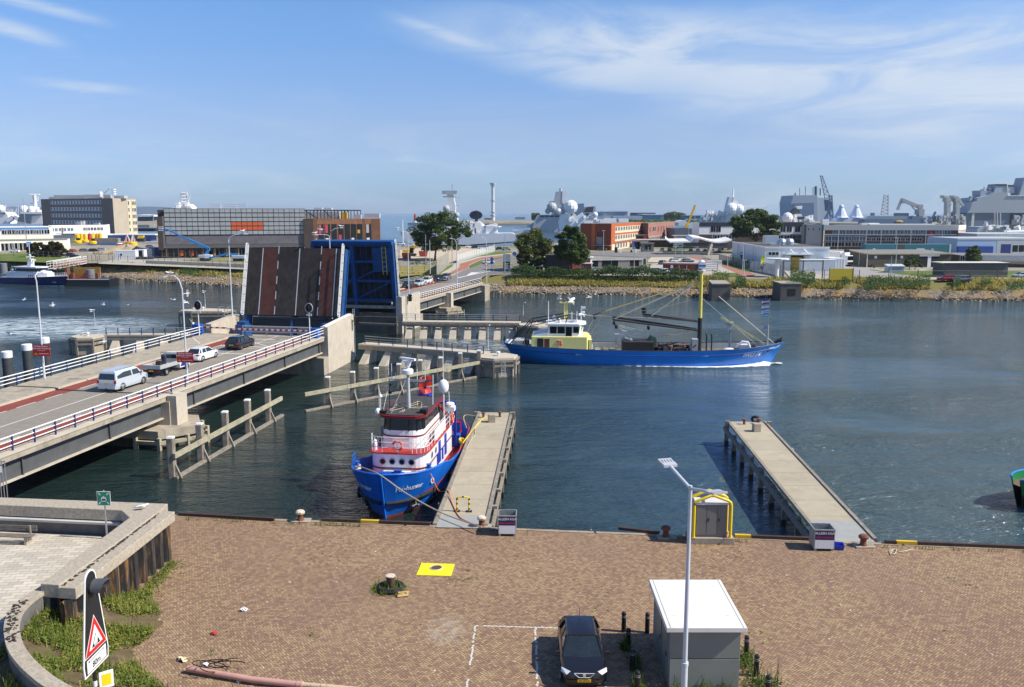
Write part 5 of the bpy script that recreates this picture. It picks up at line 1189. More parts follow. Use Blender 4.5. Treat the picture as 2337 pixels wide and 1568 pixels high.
BDOOR=M('blue_door',(.012,.04,.36),.4)
for x in(1.2,-1.0):
 for sg in(1,-1):q=MB(BDOOR);q.bw(x-.33,x+.33,2.04*sg if sg>0 else-2.10,2.10 if sg>0 else-2.04,1.65,3.3);q._d('door',dh)
q=MB(BDOOR);
for x in(2.0,.2):q.bw(x-.16,x+.16,2.04,2.13,1.6,2.5)
q._d('vent_box',dh)
q=MB(aN);q.bw(6.0,7.1,-1.0,1.0,D0+.2,2.35);q._d('fore_hatch',_X,bev=.05)
q=MB(_Q);q.bw(7.1,7.9,-.5,.5,1.9,2.6);q._g([(7.5,-.9,2.5),(7.5,.9,2.5)],.2,10);q.bw(7.3,7.7,.2,.7,2.6,2.85);q._d('anchor_windlass',_X)
for sg in(1,-1):
 p=H.pt(.86,2.9);q=MB(_Q);q._h([(.15,-.6),(.15,.25),(.22,.3),(.001,.34)],(p.x-.2,(p.y-.3)*sg,2.95),10);bt=q._d('mooring_bitt',_X,au=True)
 q=MB(a4)
 for k in _R(4):q.ah((p.x-.2,(p.y-.3)*sg,2.72+k*.08),.20+U(0,.05),.05,(U(-.15,.15),U(-.15,.15),1),14,5)
 q._d('rope_turns',bt,au=True)
q=MB(aN);q._g([(5.3,-1.75,3.6),(5.3,-1.75,4.2),(5.38,-1.75,4.32),(5.5,-1.75,4.2),(5.5,-1.75,4.1)],.11,8);q._d('vent_cowl',_X,au=True)
W0=[bq(-1.4,4.85,1.6,.95),bq(-1.4,4.68,1.53,.95),bq(-1.3,4.55,1.46,.9)]
q=MB(aN);q.bz([[(x,y,z)for x,y in p]for p,z in((W0[0],3.61),(W0[1],4.93))]);wh=q._d('wheelhouse',_X)
q=MB(aO);bu(q,bq(-1.4,4.74,1.55,.95),4.46,4.58,.035);q._d('red_stripe',wh)
q=MB(_o);q.bz([[(x,y,z)for x,y in p]for p,z in((W0[1],4.93),(W0[2],5.85))]);wg=q._d('window_band',wh)
q=MB(_r)
for i in _R(len(W0[1])):
 if i%2==0 or i>9:a,b=V((*W0[1][i],4.9)),V((*W0[2][i],5.86));q.aj(a,b,.09,.09)
q._d('window_post',wg)
RP=bq(-3.0,3.75,1.75,.95)
q=MB(aO);q._f(RP,5.5,5.68,1.02);q._d('roof_edge',wh);q=MB(M('dark_roof_mat',(.05,.048,.046),.9,var=.4,scale=3));q._f(bq(-2.95,3.55,1.6,.9),5.68,5.74);rf=q._d('roof',wh)
q=MB(M('pale_rope',0));
for k in _R(5):q._g(sm3([(U(-1,3),U(-1.4,1.4),5.77)for i in _R(4)]),.02,4)
q._d('roof_lines',rf)
q=MB(_r);q.bw(2.4,3.0,1.25,1.75,5.74,6.05);q.bw(2.9,3.3,-1.7,-1.2,5.74,5.95);q._d('roof_box',rf)
q=MB(aN);q.ai((2.6,-2.0,5.7),.28,10,6,(1,.8,1));q._g([(2.6,-1.7,5.5),(2.6,-2.0,5.6)],.06,6);q._d('search_light',wh,au=True)
q=MB(M('mast_grey',(.50,.50,.49),.4,var=.06));q._g([(1.3,0,5.7),(1.3,0,9.0)],.16,10,True,.11);q.aj((1.3,-1.5,8.05),(1.3,1.35,8.05),.07,.07);q.aj((1.1,-1.3,7.9),(1.1,1.2,7.9),.05,.05);ms=q._d('mast',_X,au=False)
q=MB(_y);q._h([(.05,0),(.42,.02),(.44,.12),(.44,.32),(.36,.40),(.05,.44)],(1.45,0,8.5),14);q._d('radome',ms,au=True)
q=MB(_y);q._h([(.12,0),(.2,.1),(.25,.35),(.25,.45)],(1.3,0,9.0),10);q.aj((.95,-.65,9.62),(1.65,.65,9.62),.22,.16);q.bw(1.0,1.6,-.3,.3,9.42,9.54);q._d('radar_scanner',ms)
for y,h in((-1.5,1.35),(-1.25,1.2),(-.95,.5),(.7,.8),(1.3,1.05)):q=MB(_y);q._g([(1.3,y,8.05),(1.3,y,8.05+h)],.022,5);q._d('whip_aerial',ms)
q=MB(_r);
for z in(6.9,7.5):q.bw(1.0,1.2,-1.55,-1.35,z,z+.18)
q._g([(1.3,-1.45,5.8),(1.3,-1.45,8.0)],.03,5);q._d('signal_lamps',ms)
q=MB(_s);q._g([(3.3,-.9,5.7),(1.3,0,8.4)],.012,4);q._g([(2.8,-1.6,5.7),(1.3,-1.4,8.0)],.012,4);q._g([(-1.5,1.2,5.7),(1.3,0,8.3)],.012,4);q._d('stay',ms)
q=MB(a3);q.ai((1.3,.95,8.18),.09,8,5);q._d('orange_beacon',ms,au=True)
q=MB(_y);q._g([(2.9,-1.7,5.7),(2.9,-1.7,7.2)],.03,5);q._h([(.16,0),(.12,.12),(.05,.2)],(2.9,-1.7,6.9),8);q._g([(2.2,-2.0,5.5),(2.2,-2.0,7.4)],.02,4);q._d('aerial',wh)
q=MB(_y);q._g([(0,1.55,5.6),(0.,1.6,8.2)],.035,6);fs=q._d('flag_staff',_X)
def _C(parent,c,w,h,cols,dirn=(0,-1,0),name='flag',wav=.10):
 d=V(dirn).normalized();side=V((-d.y,d.x,0));n=len(cols)
 q=MB(cols[0])
 for k,cm in _E(cols):
  q.use(cm);K=8
  for i in _R(K):
   bC=[]
   for u,vv in((i/K,k/n),((i+1)/K,k/n),((i+1)/K,(k+1)/n),(i/K,(k+1)/n)):
    bC.append(V(c)+d*w*u+side*wav*sin(u*6.5)*u+Z(-h*vv-.18*w*u*u))
   q.bA(bC)
 return q._d(name,parent)
fl=_C(fs,(0,1.58,8.15),1.05,.75,[a2,a2,M('flag_dark',(.03,.03,.06),.7),a2,a2],(.35,-.95,0))
q=MB(_y);q._g([(-2.0,1.75,3.6),(-2.0,1.75,6.5)],.06,8);q._g([(-2.4,2.1,3.6),(-2.4,2.1,6.4)],.03,6);q._g([(-2.0,2.2,3.6),(-2.0,2.2,6.2)],.03,6)
for k in _R(7):q._g([(-2.4,2.1,3.9+k*.33),(-2.0,2.2,3.9+k*.33)],.02,4)
q._h([(.30,0),(.40,.15),(.43,.45),(.38,.75),(.22,.95),(.001,1.02)],(-2.0,1.75,6.45),14);q._d('satellite_dome',_X,au=True)
q=MB(_y);q.bw(-1.9,-1.2,2.0,2.75,5.05,5.4);q._h([(.35,0),(.38,.2),(.30,.3),(.001,.33)],(-1.55,2.35,5.4),12);q._g([(-1.6,2.3,3.6),(-1.6,2.3,5.1)],.04,6);q._d('side_radar',_X)
q=MB(_y);q._g([(-2.1,1.75,7.4),(-2.1,1.72,10.8)],.02,5);q._d('tall_whip_aerial',_X)
FB=M('funnel_blue',(.015,.04,.36),.4);q=MB(FB);fp=[(cos(a)*.85-2.9,sin(a)*.62)for a in[tau*i/16 for i in _R(16)]]
q._f(fp,3.6,6.2,.9);q.use(aR);q._f([(-2.9+(x+2.9)*.9,y*.9)for x,y in fp],6.2,6.5,.8);fn=q._d('funnel',_X)
q=MB(_r);q._g([(-2.9,0,6.1),(-2.9,.05,6.8)],.13,8);q._g([(-3.2,.2,6.1),(-3.2,.2,6.5)],.09,8);q._d('exhaust_pipe',fn);q=MB(aR);q._h([(.12,0),(.14,.2),(.26,.5)],(-2.2,-.95,5.4),10);q._d('red_cowl',_X,au=True)
q=MB(FB);q.aj((-4.3,-2.2,5.1),(-4.3,2.2,5.1),.25,.25);
for y in(-2.2,2.2):q.aj((-4.3,y,1.6),(-4.3,y,5.1),.22,.22)
q._d('tow_gantry',_X)
q=MB(aR);q.aj((-1.3,1.5,5.5),(-3.5,2.1,3.6),.14,.14);q.aj((-1.3,-1.5,5.5),(-3.5,-2.1,3.6),.14,.14);q._g([(-1.9,1.2,5.74),(-3.4,1.5,5.3),(-3.6,1.5,3.6)],.05,6);q._d('red_brace',_X)
q=MB(_Q);q.bw(-6.2,-4.9,-.9,.9,1.1,2.3);q.bw(-5.9,-5.1,1.7,2.4,1.1,2.1);q._d('tow_winch',_X);q=MB(aR);q._g([(-8.3,-1.9,1.2),(-8.3,-1.9,2.4),(-8.3,1.9,2.4),(-8.3,1.9,1.2)],.12,8);q._d('tow_arch',_X,au=True)
q=MB(YR);
for k in _R(4):q.ah((-4.5,2.75,1.7+.06*k),.26,.05,(.2,.3,1),14,5)
q._d('rope_coil',_X,au=True)
for o in list(wh.children)+[ms,fs]:
 if o.name.split('.')[0]not in('window_band','red_stripe'):o.location+=V((1.1,0,.35 if o.parent==wh else.2))
edge=[(x,y,3.62)for x,y in bq(-3.5,5.95,2.1,1.0)]
_Y(_X,edge[:-1],1.12,aN,.025,.95,3)
for y in(2.1,-2.1):q=MB(aN);q.bA([(-1,y,3.7),(2.8,y,3.7),(2.8,y,4.6),(-1,y,4.6)]);q._d('rail_screen',_X)
bo(_X,(6.02,.05,4.15),(1,0,0));bo(_X,(-2.7,2.32,4.2),(0,1,0))
_Y(_X,H.line(lambda u:H.sh(u)+.03,-.1,.78,.90,-1),.75,MATS['tug_blue'],.025,1.0,2)
def lw(x,y,z):
 c,s=cos(_X.rotation_euler.z),sin(_X.rotation_euler.z);return V((tc_.x+c*x-s*y,tc_.y+s*x+c*y,WZ+z))
pb=H.pt(.86,2.9);bol=at(*C2(2205,198),.45)
s1=lw(pb.x-.2,-(pb.y-.3),2.95);st=lw(10.2,-.15,3.35);
_w('heavy pale mooring line from the tug bow to the quay bollard',[s1,st,st.lerp(bol,.3)+Z(-.35),st.lerp(bol,.65)+Z(-.4),bol],.045,a4,'rope')
s2=lw(pb.x-.2,(pb.y-.3),2.9);jp=at(*B3(905,1212),.2)
_w('orange shore cable hanging from the tug to the jetty and quay bollard',[s2,s2.lerp(jp,.5)+Z(-.75),jp,at(*B3(935,1300),.12),at(*B3(1000,1430),.1),at(*B3(1080,1480),.1),at(*B3(1190,1520),.1)],.035,a3,'cable')
_w('pale stern line from the tug to the far end of the left jetty',[lw(-7.5,2.6,2.1),at(*B3(1050,553),.6),at(*B3(1215,572),.5)],.035,a4,'rope')
FA=V((-.8,119.7,WZ));FB_=V((37.2,116.9,WZ));fc=(FA+FB_)/2;fd_=(FB_-FA).normalized()
_B=_b('fishing_boat','long blue fishing boat lettered BRU 14 with yellow mast and wheelhouse','boat',fc,atan2(fd_.y,fd_.x))
HF=Hull(38.4,[(0,1.9),(.03,2.7),(.1,3.4),(.25,3.85),(.5,4.0),(.7,3.95),(.82,3.5),(.9,2.6),(.96,1.3),(1,.12)],[(0,.2),(.03,.6),(.1,1.8),(.25,3.3),(.5,3.85),(.7,3.7),(.82,2.7),(.9,1.55),(.96,.5),(1,.05)],[(0,2.65),(.12,2.35),(.3,2.12),(.5,2.05),(.7,2.15),(.85,2.4),(1,2.95)],1.7,1.6,60)
FBL=M('fishing_boat_blue',(.004,.19,.62),.32,var=.12,scale=.35,coat=.25,aA=((.03,.13,.36),.8,.58,.5));FYE=M('pale_yellow_paint',(.76,.71,.27),.45,var=.05,aA=((.5,.42,.15),1.3,.66,.5));_W=M('trawler_grey',(.38,.40,.40),.55,var=.1);FDK=M('work_deck',(.17,.14,.11),.85,var=.35,scale=1.2);_V=M('tarred_black',(.016,.015,.015),.6,var=.3)
q=MB(FBL);HF.skin(q,lambda u:-.1,lambda u:HF.sh(u),7);fh=q._d('hull',_B,au=True)
q=MB(_V);HF.skin(q,lambda u:-1.2,lambda u:-.1,2);q._d('underwater_hull',fh,au=True)
for sg in(1,-1):
 q=MB(M('strake_blue',(.004,.055,.24),.5));q._g(HF.line(lambda u:HF.sh(u)-.62,.02,.01,.985,sg),.055,6);q._d('rubbing_strake',fh,au=True)
 q=MB(M('cap_rail_dark',(.02,.03,.06),.5));q._g(HF.line(lambda u:HF.sh(u)+.03,-.06,0,1,sg),.065,6);q._d('cap_rail',fh,au=True)
 q=MB(_q);p=[HF.pt(u,HF.sh(u)-d)for u,d in((.992,.28),(.945,.42),(.958,.66),(.978,.80))];q.bA([V((a.x,(a.y+.03)*sg,a.z))for a in p]);q._d('bow_patch',fh)
 for u in(.27,.71):p=HF.pt(u,HF.sh(u)-.66);q=MB(M('freeing_port',(.40,.42,.42),.5));q.ob((p.x,(p.y+.03)*sg,p.z),(.9,.08,.14));q._d('freeing_port',fh)
HF.text('BRU 14',.88,_q,.925,1.55,-1,fh,slant=.25);HF.text('BRU 14',.72,_q,.918,1.62,1,fh,slant=-.0)
q=MB(_W);HF.bulwark(q,.8);q._d('bulwark',_B,au=True)
q=MB(FDK);HF.deck(q,.8);q._d('deck',_B)
bx_=lambda b:(b-118)/54.2-19.2
q=MB(FYE);q._f([(-15.4,-2.6),(-7.75,-2.6),(-7.4,-1.2),(-7.4,1.2),(-7.75,2.6),(-15.4,2.6)],1.5,3.75);hs=q._d('lower_house',_B,bev=.08)
q=MB(_q);q._f([(-15.2,-2.45),(-13.2,-2.45),(-13.2,2.45),(-15.2,2.45)],3.75,lambda x,y:3.85+.35*(x+15.2)/2);q._d('aft_casing',_B)
q=MB(aN);q.bz([[(x,y,z)for x,y in((a,-2.1),(b,-2.1),(b+.5,-1.2),(b+.5,1.2),(b,2.1),(a,2.1))]for a,b,z in((-13.1,-9.0,3.6),(-13.1,-8.7,5.3))]);fw=q._d('wheelhouse',_B)
q=MB(_q);q._f([(-13.5,-2.4),(-8.9,-2.4),(-7.9,-1.3),(-7.9,1.3),(-8.9,2.4),(-13.5,2.4)],5.3,5.48);q._d('wheelhouse_roof',fw)
for sg in(1,-1):
 for x0,x1 in((-12.8,-12.0),(-11.75,-10.9),(-9.6,-8.95)):
  q=MB(_r);q.bw(x0-.07,x1+.07,(2.1 if sg>0 else-2.13),(2.13 if sg>0 else-2.1),4.12,5.07);f_=q._d('window',fw);q=MB(_o);q.bw(x0,x1,(2.13 if sg>0 else-2.145),(2.145 if sg>0 else-2.13),4.2,5.0);q._d('pane',f_)
 q=MB(_o);q.bw(-10.7,-9.85,(2.1 if sg>0 else-2.14),(2.14 if sg>0 else-2.1),3.65,5.05);q._d('doorway',fw)
q=MB(aN);q.bw(-9.85,-9.05,-2.2,-2.14,3.62,4.2);q._d('open_door',fw)
q=MB(_o);q.bz([[(a,y,z)for y in(-1.7,-.6,.6,1.7)]for a,z in((-8.62,4.3),(-8.35,5.1))],False,False,False);q._d('front_window',fw)
q=MB(_r);q.bw(-14.6,-13.75,-2.64,-2.6,2.0,3.5);q._d('doorway',hs);q=MB(M('brown_door',(.12,.03,.025),.5));q.bw(-13.6,-12.9,-2.65,-2.6,2.05,3.45);q._d('door',hs)
bo(_B,(-11.6,-2.68,2.85),(0,1,0),.36)
q=MB(FYE);q.bw(-7.5,-7.1,-2.2,2.2,1.5,3.3);q._d('house_step',hs)
q=MB(FYE);q._g([(-10.9,0,5.4),(-10.9,0,8.1)],.11,8);q._g([(-10.6,.4,5.4),(-10.6,.4,8.1)],.08,8);q.bw(-11.6,-9.5,-.2,.5,8.1,8.25);fm_=q._d('aerial_mast',_B)
q=MB(_y);q.aj((-10.2,-.6,8.55),(-9.6,.9,8.7),.25,.3);q._h([(.2,0),(.2,.3)],(-9.9,.15,8.25),8);q._d('radar_scanner',fm_);q=MB(_S);q.bw(-11.2,-10.8,-.1,.3,8.25,8.45);q._d('lamp_box',fm_)
q=MB(_y)
for x,y,z,h,r in((-12.4,.6,5.48,.9,.25),(-11.6,-1,5.48,.6,.2),(-9.9,1.0,5.48,1.3,.08),(-9.2,-.6,5.48,1.6,.07),(-8.6,.8,5.48,2.2,.06)):q._h([(r*.6,0),(r,.1),(r,h*.7),(r*.4,h)],(x,y,z),10)
q.bw(-12.0,-9.2,-.4,-.1,5.5,5.75);q.aj((-8.9,-1.0,6.6),(-8.2,1.2,6.75),.2,.25);q.bw(-8.6,-8.0,-.3,.3,7.3,7.6);q._d('roof_gear',fw)
q=MB(_y);q._g([(-13.1,-2.1,2.2),(-13.1,-2.1,8.6)],.11,8,True,.05);q._d('side_post',_B)
q=MB(_V)
for y in(-2.4,2.4):
 q._g([(-18.6,y,2.4),(-15.6,y,5.6),(-10.4,y*.6,6.6)],.09,6);q._g([(-16.6,y,2.6),(-15.4,y,5.5)],.07,6);q._g([(-10.4,y*.6,6.6),(-11.2,y*.7,3.8)],.07,6)
q._g([(-15.6,-2.4,5.6),(-15.6,2.4,5.6)],.09,6);q._g([(-15.4,-2.4,5.2),(-10.6,-1.4,6.2)],.06,6);q._g([(-15.4,2.4,5.2),(-10.6,1.4,6.2)],.06,6);q._d('stern_gantry',_B,au=True)
q=MB(_W);q.bw(-17.6,-16.4,-1.6,1.2,1.6,3.0);q._g([(-17.8,-1.4,2.6),(-17.8,1.4,2.6)],.4,10);q._d('stern_winch',_B);q=MB(_V);q.ai((-16.0,-2.2,2.9),.35,10,6,(1,1,1.5));q._d('outboard_motor',_B,au=True)
mx=7.75
q=MB(_V);q._g([(mx,0,1.2),(mx,0,6.2)],.30,12);q.use(M('mast_yellow',(.72,.60,.10),.45,var=.1));q._g([(mx,0,6.2),(mx,0,12.6)],.26,12,True,.19);mm=q._d('main_mast',_B,au=True)
q=MB(_y);q._h([(.3,0),(.55,.08),(.55,.16)],(mx,0,12.6),12);q.bw(mx-.42,mx+.42,-.42,.42,13.0,13.9);q._h([(.42,0),(.3,.15),(.05,.3)],(mx,0,13.9),10);q._d('mast_head_lantern',mm);q=MB(_Q);q.bw(mx-.5,mx+.5,-.44,.44,13.3,13.5);q._d('lantern_band',mm)
q=MB(_s);
for k in _R(26):q._g([(mx-.25,-.2,6.0+k*.25),(mx-.25,.2,6.0+k*.25)],.02,4)
q._d('mast_rungs',mm)
q=MB(_V)
for y in(-1.2,1.2):q._g([(7.4,y*.5,4.55),(-4.2,y*1.3,6.05)],.14,8)
q._g([(7.4,-.5,5.75),(-.1,-1.0,6.55)],.10,8);q._g([(7.4,.5,5.75),(-.1,1.0,6.55)],.10,8);q.aj((-4.2,-1.7,6.05),(-4.2,1.7,6.05),.16,.16);q.aj((6.2,-.9,4.7),(6.2,.9,4.7),.14,.14)
for x,z in((-4.1,5.6),(-3.8,5.1),(.6,5.0)):q.ai((x,-1.6,z),.28,8,6,(.8,.6,1.2))
q._d('boom',_B,au=True)
q=MB(_V);q._g([(-6.9,-.3,6.5),(-5.2,-.2,7.1)],.09,6);q.ai((-6.7,-.3,6.1),.22,8,6);q.bw(-.3,.3,-.8,-.3,6.9,7.15);q.bw(-.35,.25,-.8,-.3,7.3,7.6);q._g([(0,-.5,6.4),(0,-.5,7.4)],.05,5);q._d('block_and_lamp',_B)
LINE=M('pale_stay',(.52,.48,.36),.7,var=.1);YLINE=M('yellow_stay',(.62,.50,.14),.7)
q=MB(LINE);top=V((mx-.4,0,11.2))
for e in((-4.1,-1.4,6.1),(-3.6,1.4,6.2),(.6,-1.0,6.2)):q._g([top,e],.055,5)
for e in((-.2,1.0,6.6),):q._g([top,e],.045,5)
q._g([(mx+2.4,-.2,9.2),(18.0,0,2.7)],.06,5);q._g([(mx+.1,0,9.0),(15.5,1,2.6)],.02,4)
q._g([(7.5,0,5.9),(-6.9,0,6.4)],.02,4);q._g([(-6.9,-.3,6.4),(-10.5,0,6.7)],.04,4);q._g([(mx,0,9.0),(0,2,6.6)],.03,4);q._g([(-6.8,-.3,6.2),(-8.5,-1.8,2.6)],.02,4);q._g([(-5.5,.3,6.6),(-7.8,1.0,2.6)],.02,4);q._d('stays',_B)
q=MB(YLINE);q._g([top,(-6.9,-.3,6.5)],.06,5);q._d('topping_lift',_B)
q=MB(LINE)
for k in _R(3):q._g(sm3([(6.5,-.4,4.6),(4-k*1.5,-.5,3.9-k*.2),(-1-k,-.6,4.6),(-4.2,-1,5.5)]),.018,4)
q._d('slack_lines',_B)
q=MB(M('lattice_yellow',(.68,.60,.24),.6));q.aj((10.6,.3,6.3),(16.6,.2,2.7),.22,.22);q._d('derrick',_B)
q=MB(_W);q._g([(12.0,.6,1.5),(12.0,.6,5.3)],.15,8);q.bw(11.4,12.4,.3,.9,5.2,5.6);q.bw(11.6,12.0,.2,.5,4.6,5.2);q._g([(12,.6,4.0),(12.3,.4,4.6)],.1,6);q._d('deck_crane',_B)
q=MB(_W);q._g([(17.0,0,2.1),(17.0,0,5.3)],.13,8,True,.09);q._g([(17.0,0,5.3),(17.05,0,8.9)],.035,5);fp_=q._d('fore_mast',_B);q=MB(_W);q._g([(17,-.6,4.9),(17,.6,4.9)],.04,5);q._d('crossbar',fp_)
FW=M('flag_white',(.75,.75,.76),.8);FBU=M('flag_blue',(.04,.10,.42),.8);FLB=M('flag_light_blue',(.10,.42,.66),.8);FRD=M('flag_red',(.55,.03,.03),.8)
_C(fp_,(17,0,8.85),.95,.62,[FBU,FW,FRD],(-1,.1,0));_C(fp_,(17,0,8.0),.95,.75,[FW,FW,FBU,FW],(-1,.12,0));_C(fp_,(17,0,7.1),.95,.62,[FW,FBU,FW,FLB],(-1,.14,0));_C(fp_,(17,0,5.2),.7,.4,[M('flag_lilac',(.4,.35,.6),.8)],(-1,.14,0))
q=MB(_y);q.ai((11.6,-1.2,1.9),.75,12,6,(1.2,.8,.5));q.bw(13.0,14.6,-.8,.8,1.6,2.6);q._g([(12.6,-.9,2.3),(13.4,-.9,3.1),(14.2,-.9,3.0),(14.5,-.9,2.2)],.16,8);q.ai((16.3,-.2,2.0),1.0,12,6,(1.6,1.0,.35));q._d('white_deck_gear',_B,au=True)
q=MB(_V);q.bw(12.3,13.0,-1.6,-.9,1.6,2.2);q.ai((15.2,-.6,2.3),.35,8,6);q.bw(14.8,15.6,-.4,.6,1.8,2.5)
for x in(9.8,10.9,13.8,15.0,16.8):p=HF.pt((x+19.2)/38.4,2.2);q._h([(.1,0),(.1,.4),(.14,.45)],(x,-p.y+.35,1.75),8)
q._d('bitts_and_winch',_B)
q=MB(_V);q._g([(18.0,0,2.8),(18.6,0,3.3)],.22,8);q._g([(18.75,0,2.9),(18.85,0,3.6)],.12,6);q._d('bow_fairlead',_B)
q=MB(M('black_bin',(.025,.022,.02),.7,var=.4,aA=((.10,.09,.08),1,.6,.5)));q.bw(-2.9,1.3,-2.3,1.0,1.3,3.1);q._d('dredge_bin',_B,bev=.05)
q=MB(M('dark_green_tarp',(.03,.06,.05),.7,var=.3));q.bz([[(x,y,z)for x,y,z in((a,-1.2,1.4),(a,-1.0,zt__),(a+.1,.2,zt__+.15),(a,1.2,1.4))]for a,zt__ in((.5,3.0),(1.0,3.7),(1.7,3.4),(2.0,2.4))]);q._d('tarpaulin',_B)
q=MB(_S);
for k in _R(26):a=V((U(1.8,7),U(-2.4,2.2),U(1.4,2.4)));q.aj(a,a+V((U(-1.6,1.6),U(-.6,.6),U(-.1,.5))),.12,.16)
q._d('dredge_gear',_B)
q=MB(_V);
for k in _R(30):a=V((U(1.8,7),U(-2.4,2.2),U(1.3,2.1)));q.ob(a,(U(.3,1.2),U(.3,.9),U(.2,.7)),U(0,3))
q._d('chain_heap',_B)
q=MB(_W);q._g([(-3.8,-1.6,1.4),(-3.8,-1.6,3.9)],.09,6);q.bw(-4.0,-2.9,-2.0,-1.2,3.6,4.1);q.bw(-3.0,-2.3,-1.8,-1.0,3.8,4.5);q._g([(-3.2,-1.5,3.8),(-1.6,-1.2,3.1)],.08,6);q._d('hopper_post',_B)
q=MB(_W);q.bw(6.6,7.4,-1.4,.2,1.4,3.4);q._g([(6.4,-.8,2.2),(7.4,-.8,2.2)],.5,10);q._d('mast_winch',_B)
q=MB(_V);
for x in(8.55,9.25):q._g([(x,-1.2,1.4),(x,-1.2,3.9),(x-.12,-1.2,4.2)],.10,8)
q._d('exhaust_pipe',_B)
q=MB(M('deck_boards',(.36,.32,.24),.8,var=.2))
for x in(-6.6,-5.4,-4.5):q.bw(x,x+.7,-3.0,2.5,1.36,1.5)
q._d('hatch_boards',_B);q=MB(M('green_hatch',(.12,.25,.20),.7));q.bw(-4.6,-4.0,-3.2,-1.0,1.5,1.6);q._d('green_hatch',_B);q=MB(_W);q.bw(-7.2,-6.9,-2.6,2.4,1.4,2.1);q.bw(-6.9,-2.5,2.6,2.75,1.4,2.2);q._d('deck_coaming',_B)
def foammat():
 m=bpy.data.materials.new('white_foam');m.use_nodes=True;nt=m.node_tree;b=nt.nodes['Principled BSDF'];g=G(nt);tc=nd(nt,'ShaderNodeTexCoord').outputs['Object']
 n=g.noise(g.map(tc,(.5,1.4,1)),2.6,6,.7,.8);at_=nd(nt,'ShaderNodeAttribute',attribute_name='dens')
 a=g.mr(g.m('ADD',n,g.m('MULTIPLY',g.m('SUBTRACT',at_.outputs['Fac'],.5),.9)),.42,.60,0,1,True)
 b.inputs['Base Color'].default_value=(.78,.80,.81,1);b.inputs['Roughness'].default_value=.8;nt.links.new(a,b.inputs['Alpha']);return m
q=MB(foammat());NX,NW=150,7;dens=[]
for i in _R(NX+1):
 u=.06+.955*i/NX;p=HF.pt(min(u,.985),0.);x=p.x+max(0,u-.985)*38.4*1.6
 w=.55+1.3*max(0,(u-.45)/.5)**2*(1 if u<.96 else.9)+.25*sin(i*.7)*.3;hgt=.04+.55*max(0,(u-.80)/.2)**2*(1 if u<.985 else.4)
 for j in _R(NW+1):
  f=j/NW;q.v.append((x,-(max(p.y-.2,-.5)+w*f*1.35),.02+hgt*sin(pi*min(1,f*1.25+.08))*U(.5,1.1)+U(0,.02)))
  dens.append((.52+.5*max(0,(u-.35)/.5))*(1-.7*f**1.5)if u<.985 else.9*(1-f))
for i in _R(NX):
 for j in _R(NW):a=i*(NW+1)+j;q.face([a,a+1,a+NW+2,a+NW+1])
o=q._d('bow_wave_foam',au=True,loc=fc,rz=_B.rotation_euler.z);_H(o,'white foam of the bow wave along the blue fishing boat','foam')
at_=o.data.attributes.new('dens','FLOAT','POINT');at_.data.foreach_set('value',[min(1,max(0,d))for d in dens])
pa=at(150,653,WZ);pb_=at(0,646.5,WZ);dr=(pa-pb_).normalized();PL=27.;pc=pa-dr*(PL/2-1.0)
PAT=_b('patrol_boat','dark blue and white patrol boat with red and blue stripes on the left','boat',pc,atan2(dr.y,dr.x))
HP=Hull(PL,[(0,2.6),(.1,2.9),(.5,3.0),(.75,2.6),(.9,1.4),(1,.1)],[(0,2.2),(.1,2.5),(.5,2.5),(.75,1.7),(.9,.6),(1,.05)],[(0,2.0),(.5,2.3),(1,2.9)],1.6,.0,30)
PB=M('patrol_blue',(.008,.016,.11),.3,var=.1,coat=.3)
q=MB(PB);HP.skin(q,lambda u:.12,lambda u:HP.sh(u),5);hp=q._d('hull',PAT,au=True);q=MB(_y);HP.skin(q,lambda u:0-.5,lambda u:.12,1);q._d('waterline_stripe',hp)
for sg in(1,-1):q=MB(_y);q._g(HP.line(lambda u:HP.sh(u)+.02,0,0,1,sg),.07,5);q._d('cap_rail',hp)
HP.text('P44',.75,M('soft_white_letters',(.55,.57,.62),.5),.90,1.05,-1,hp)
q=MB(_y);HP.deck(q,.15);q._d('deck',PAT)
q=MB(_y);q._f([(-8,-2.3),(4.5,-2.3),(7.0,-1.2),(7.0,1.2),(4.5,2.3),(-8,2.3)],2.0,3.6);ph=q._d('deckhouse',PAT)
q=MB(_y);q.bz([[(a,-2.1,z),(b,-2.0,z),(b+.8,-.9,z),(b+.8,.9,z),(b,2.0,z),(a,2.1,z)]for a,b,z in((-4.5,4.6,3.6),(-4.3,3.3,5.0))]);pw=q._d('wheelhouse',PAT)
q=MB(_o);q.bz([[(a,-2.13,z),(b,-2.03,z),(b+.82,-.92,z),(b+.82,.92,z),(b,2.03,z),(a,2.13,z)]for a,b,z in((-4.4,4.25,3.95),(-3.8,3.5,4.8))],True,False,False);q._d('window_band',pw)
q=MB(_y);q._f([(-5.2,-2.3),(4,-2.2),(5,-1),(5,1),(4,2.2),(-5.2,2.3)],5.0,5.25);q._d('roof',pw)
for k in _R(5):
 q=MB(a2 if k%2==0 else PB)
 x=.6+k*.75;q.bA([(x,-2.335,2.1),(x+.42,-2.335,2.1),(x+.95,-2.335,3.0),(x+.53,-2.335,3.0)]);q._d('stripe',ph)
q=MB(_y);q.bz([[(-1.6+a,-.5,z),(.2+a*.3,-.5,z),(.2+a*.3,.5,z),(-1.6+a,.5,z)]for a,z in((0,5.2),(.7,7.4))]);q._g([(-.6,0,7.3),(-.6,0,11.8)],.09,6);q.aj((-.6,-1.4,8.0),(-.6,1.4,8.0),.12,.12);q.aj((-1.6,0,9.0),(.6,0,9.0),.1,.1);q.ai((-.6,0,8.4),.35);q.bw(.0,1.4,-.25,.25,7.0,7.2);q._d('radar_mast',PAT)
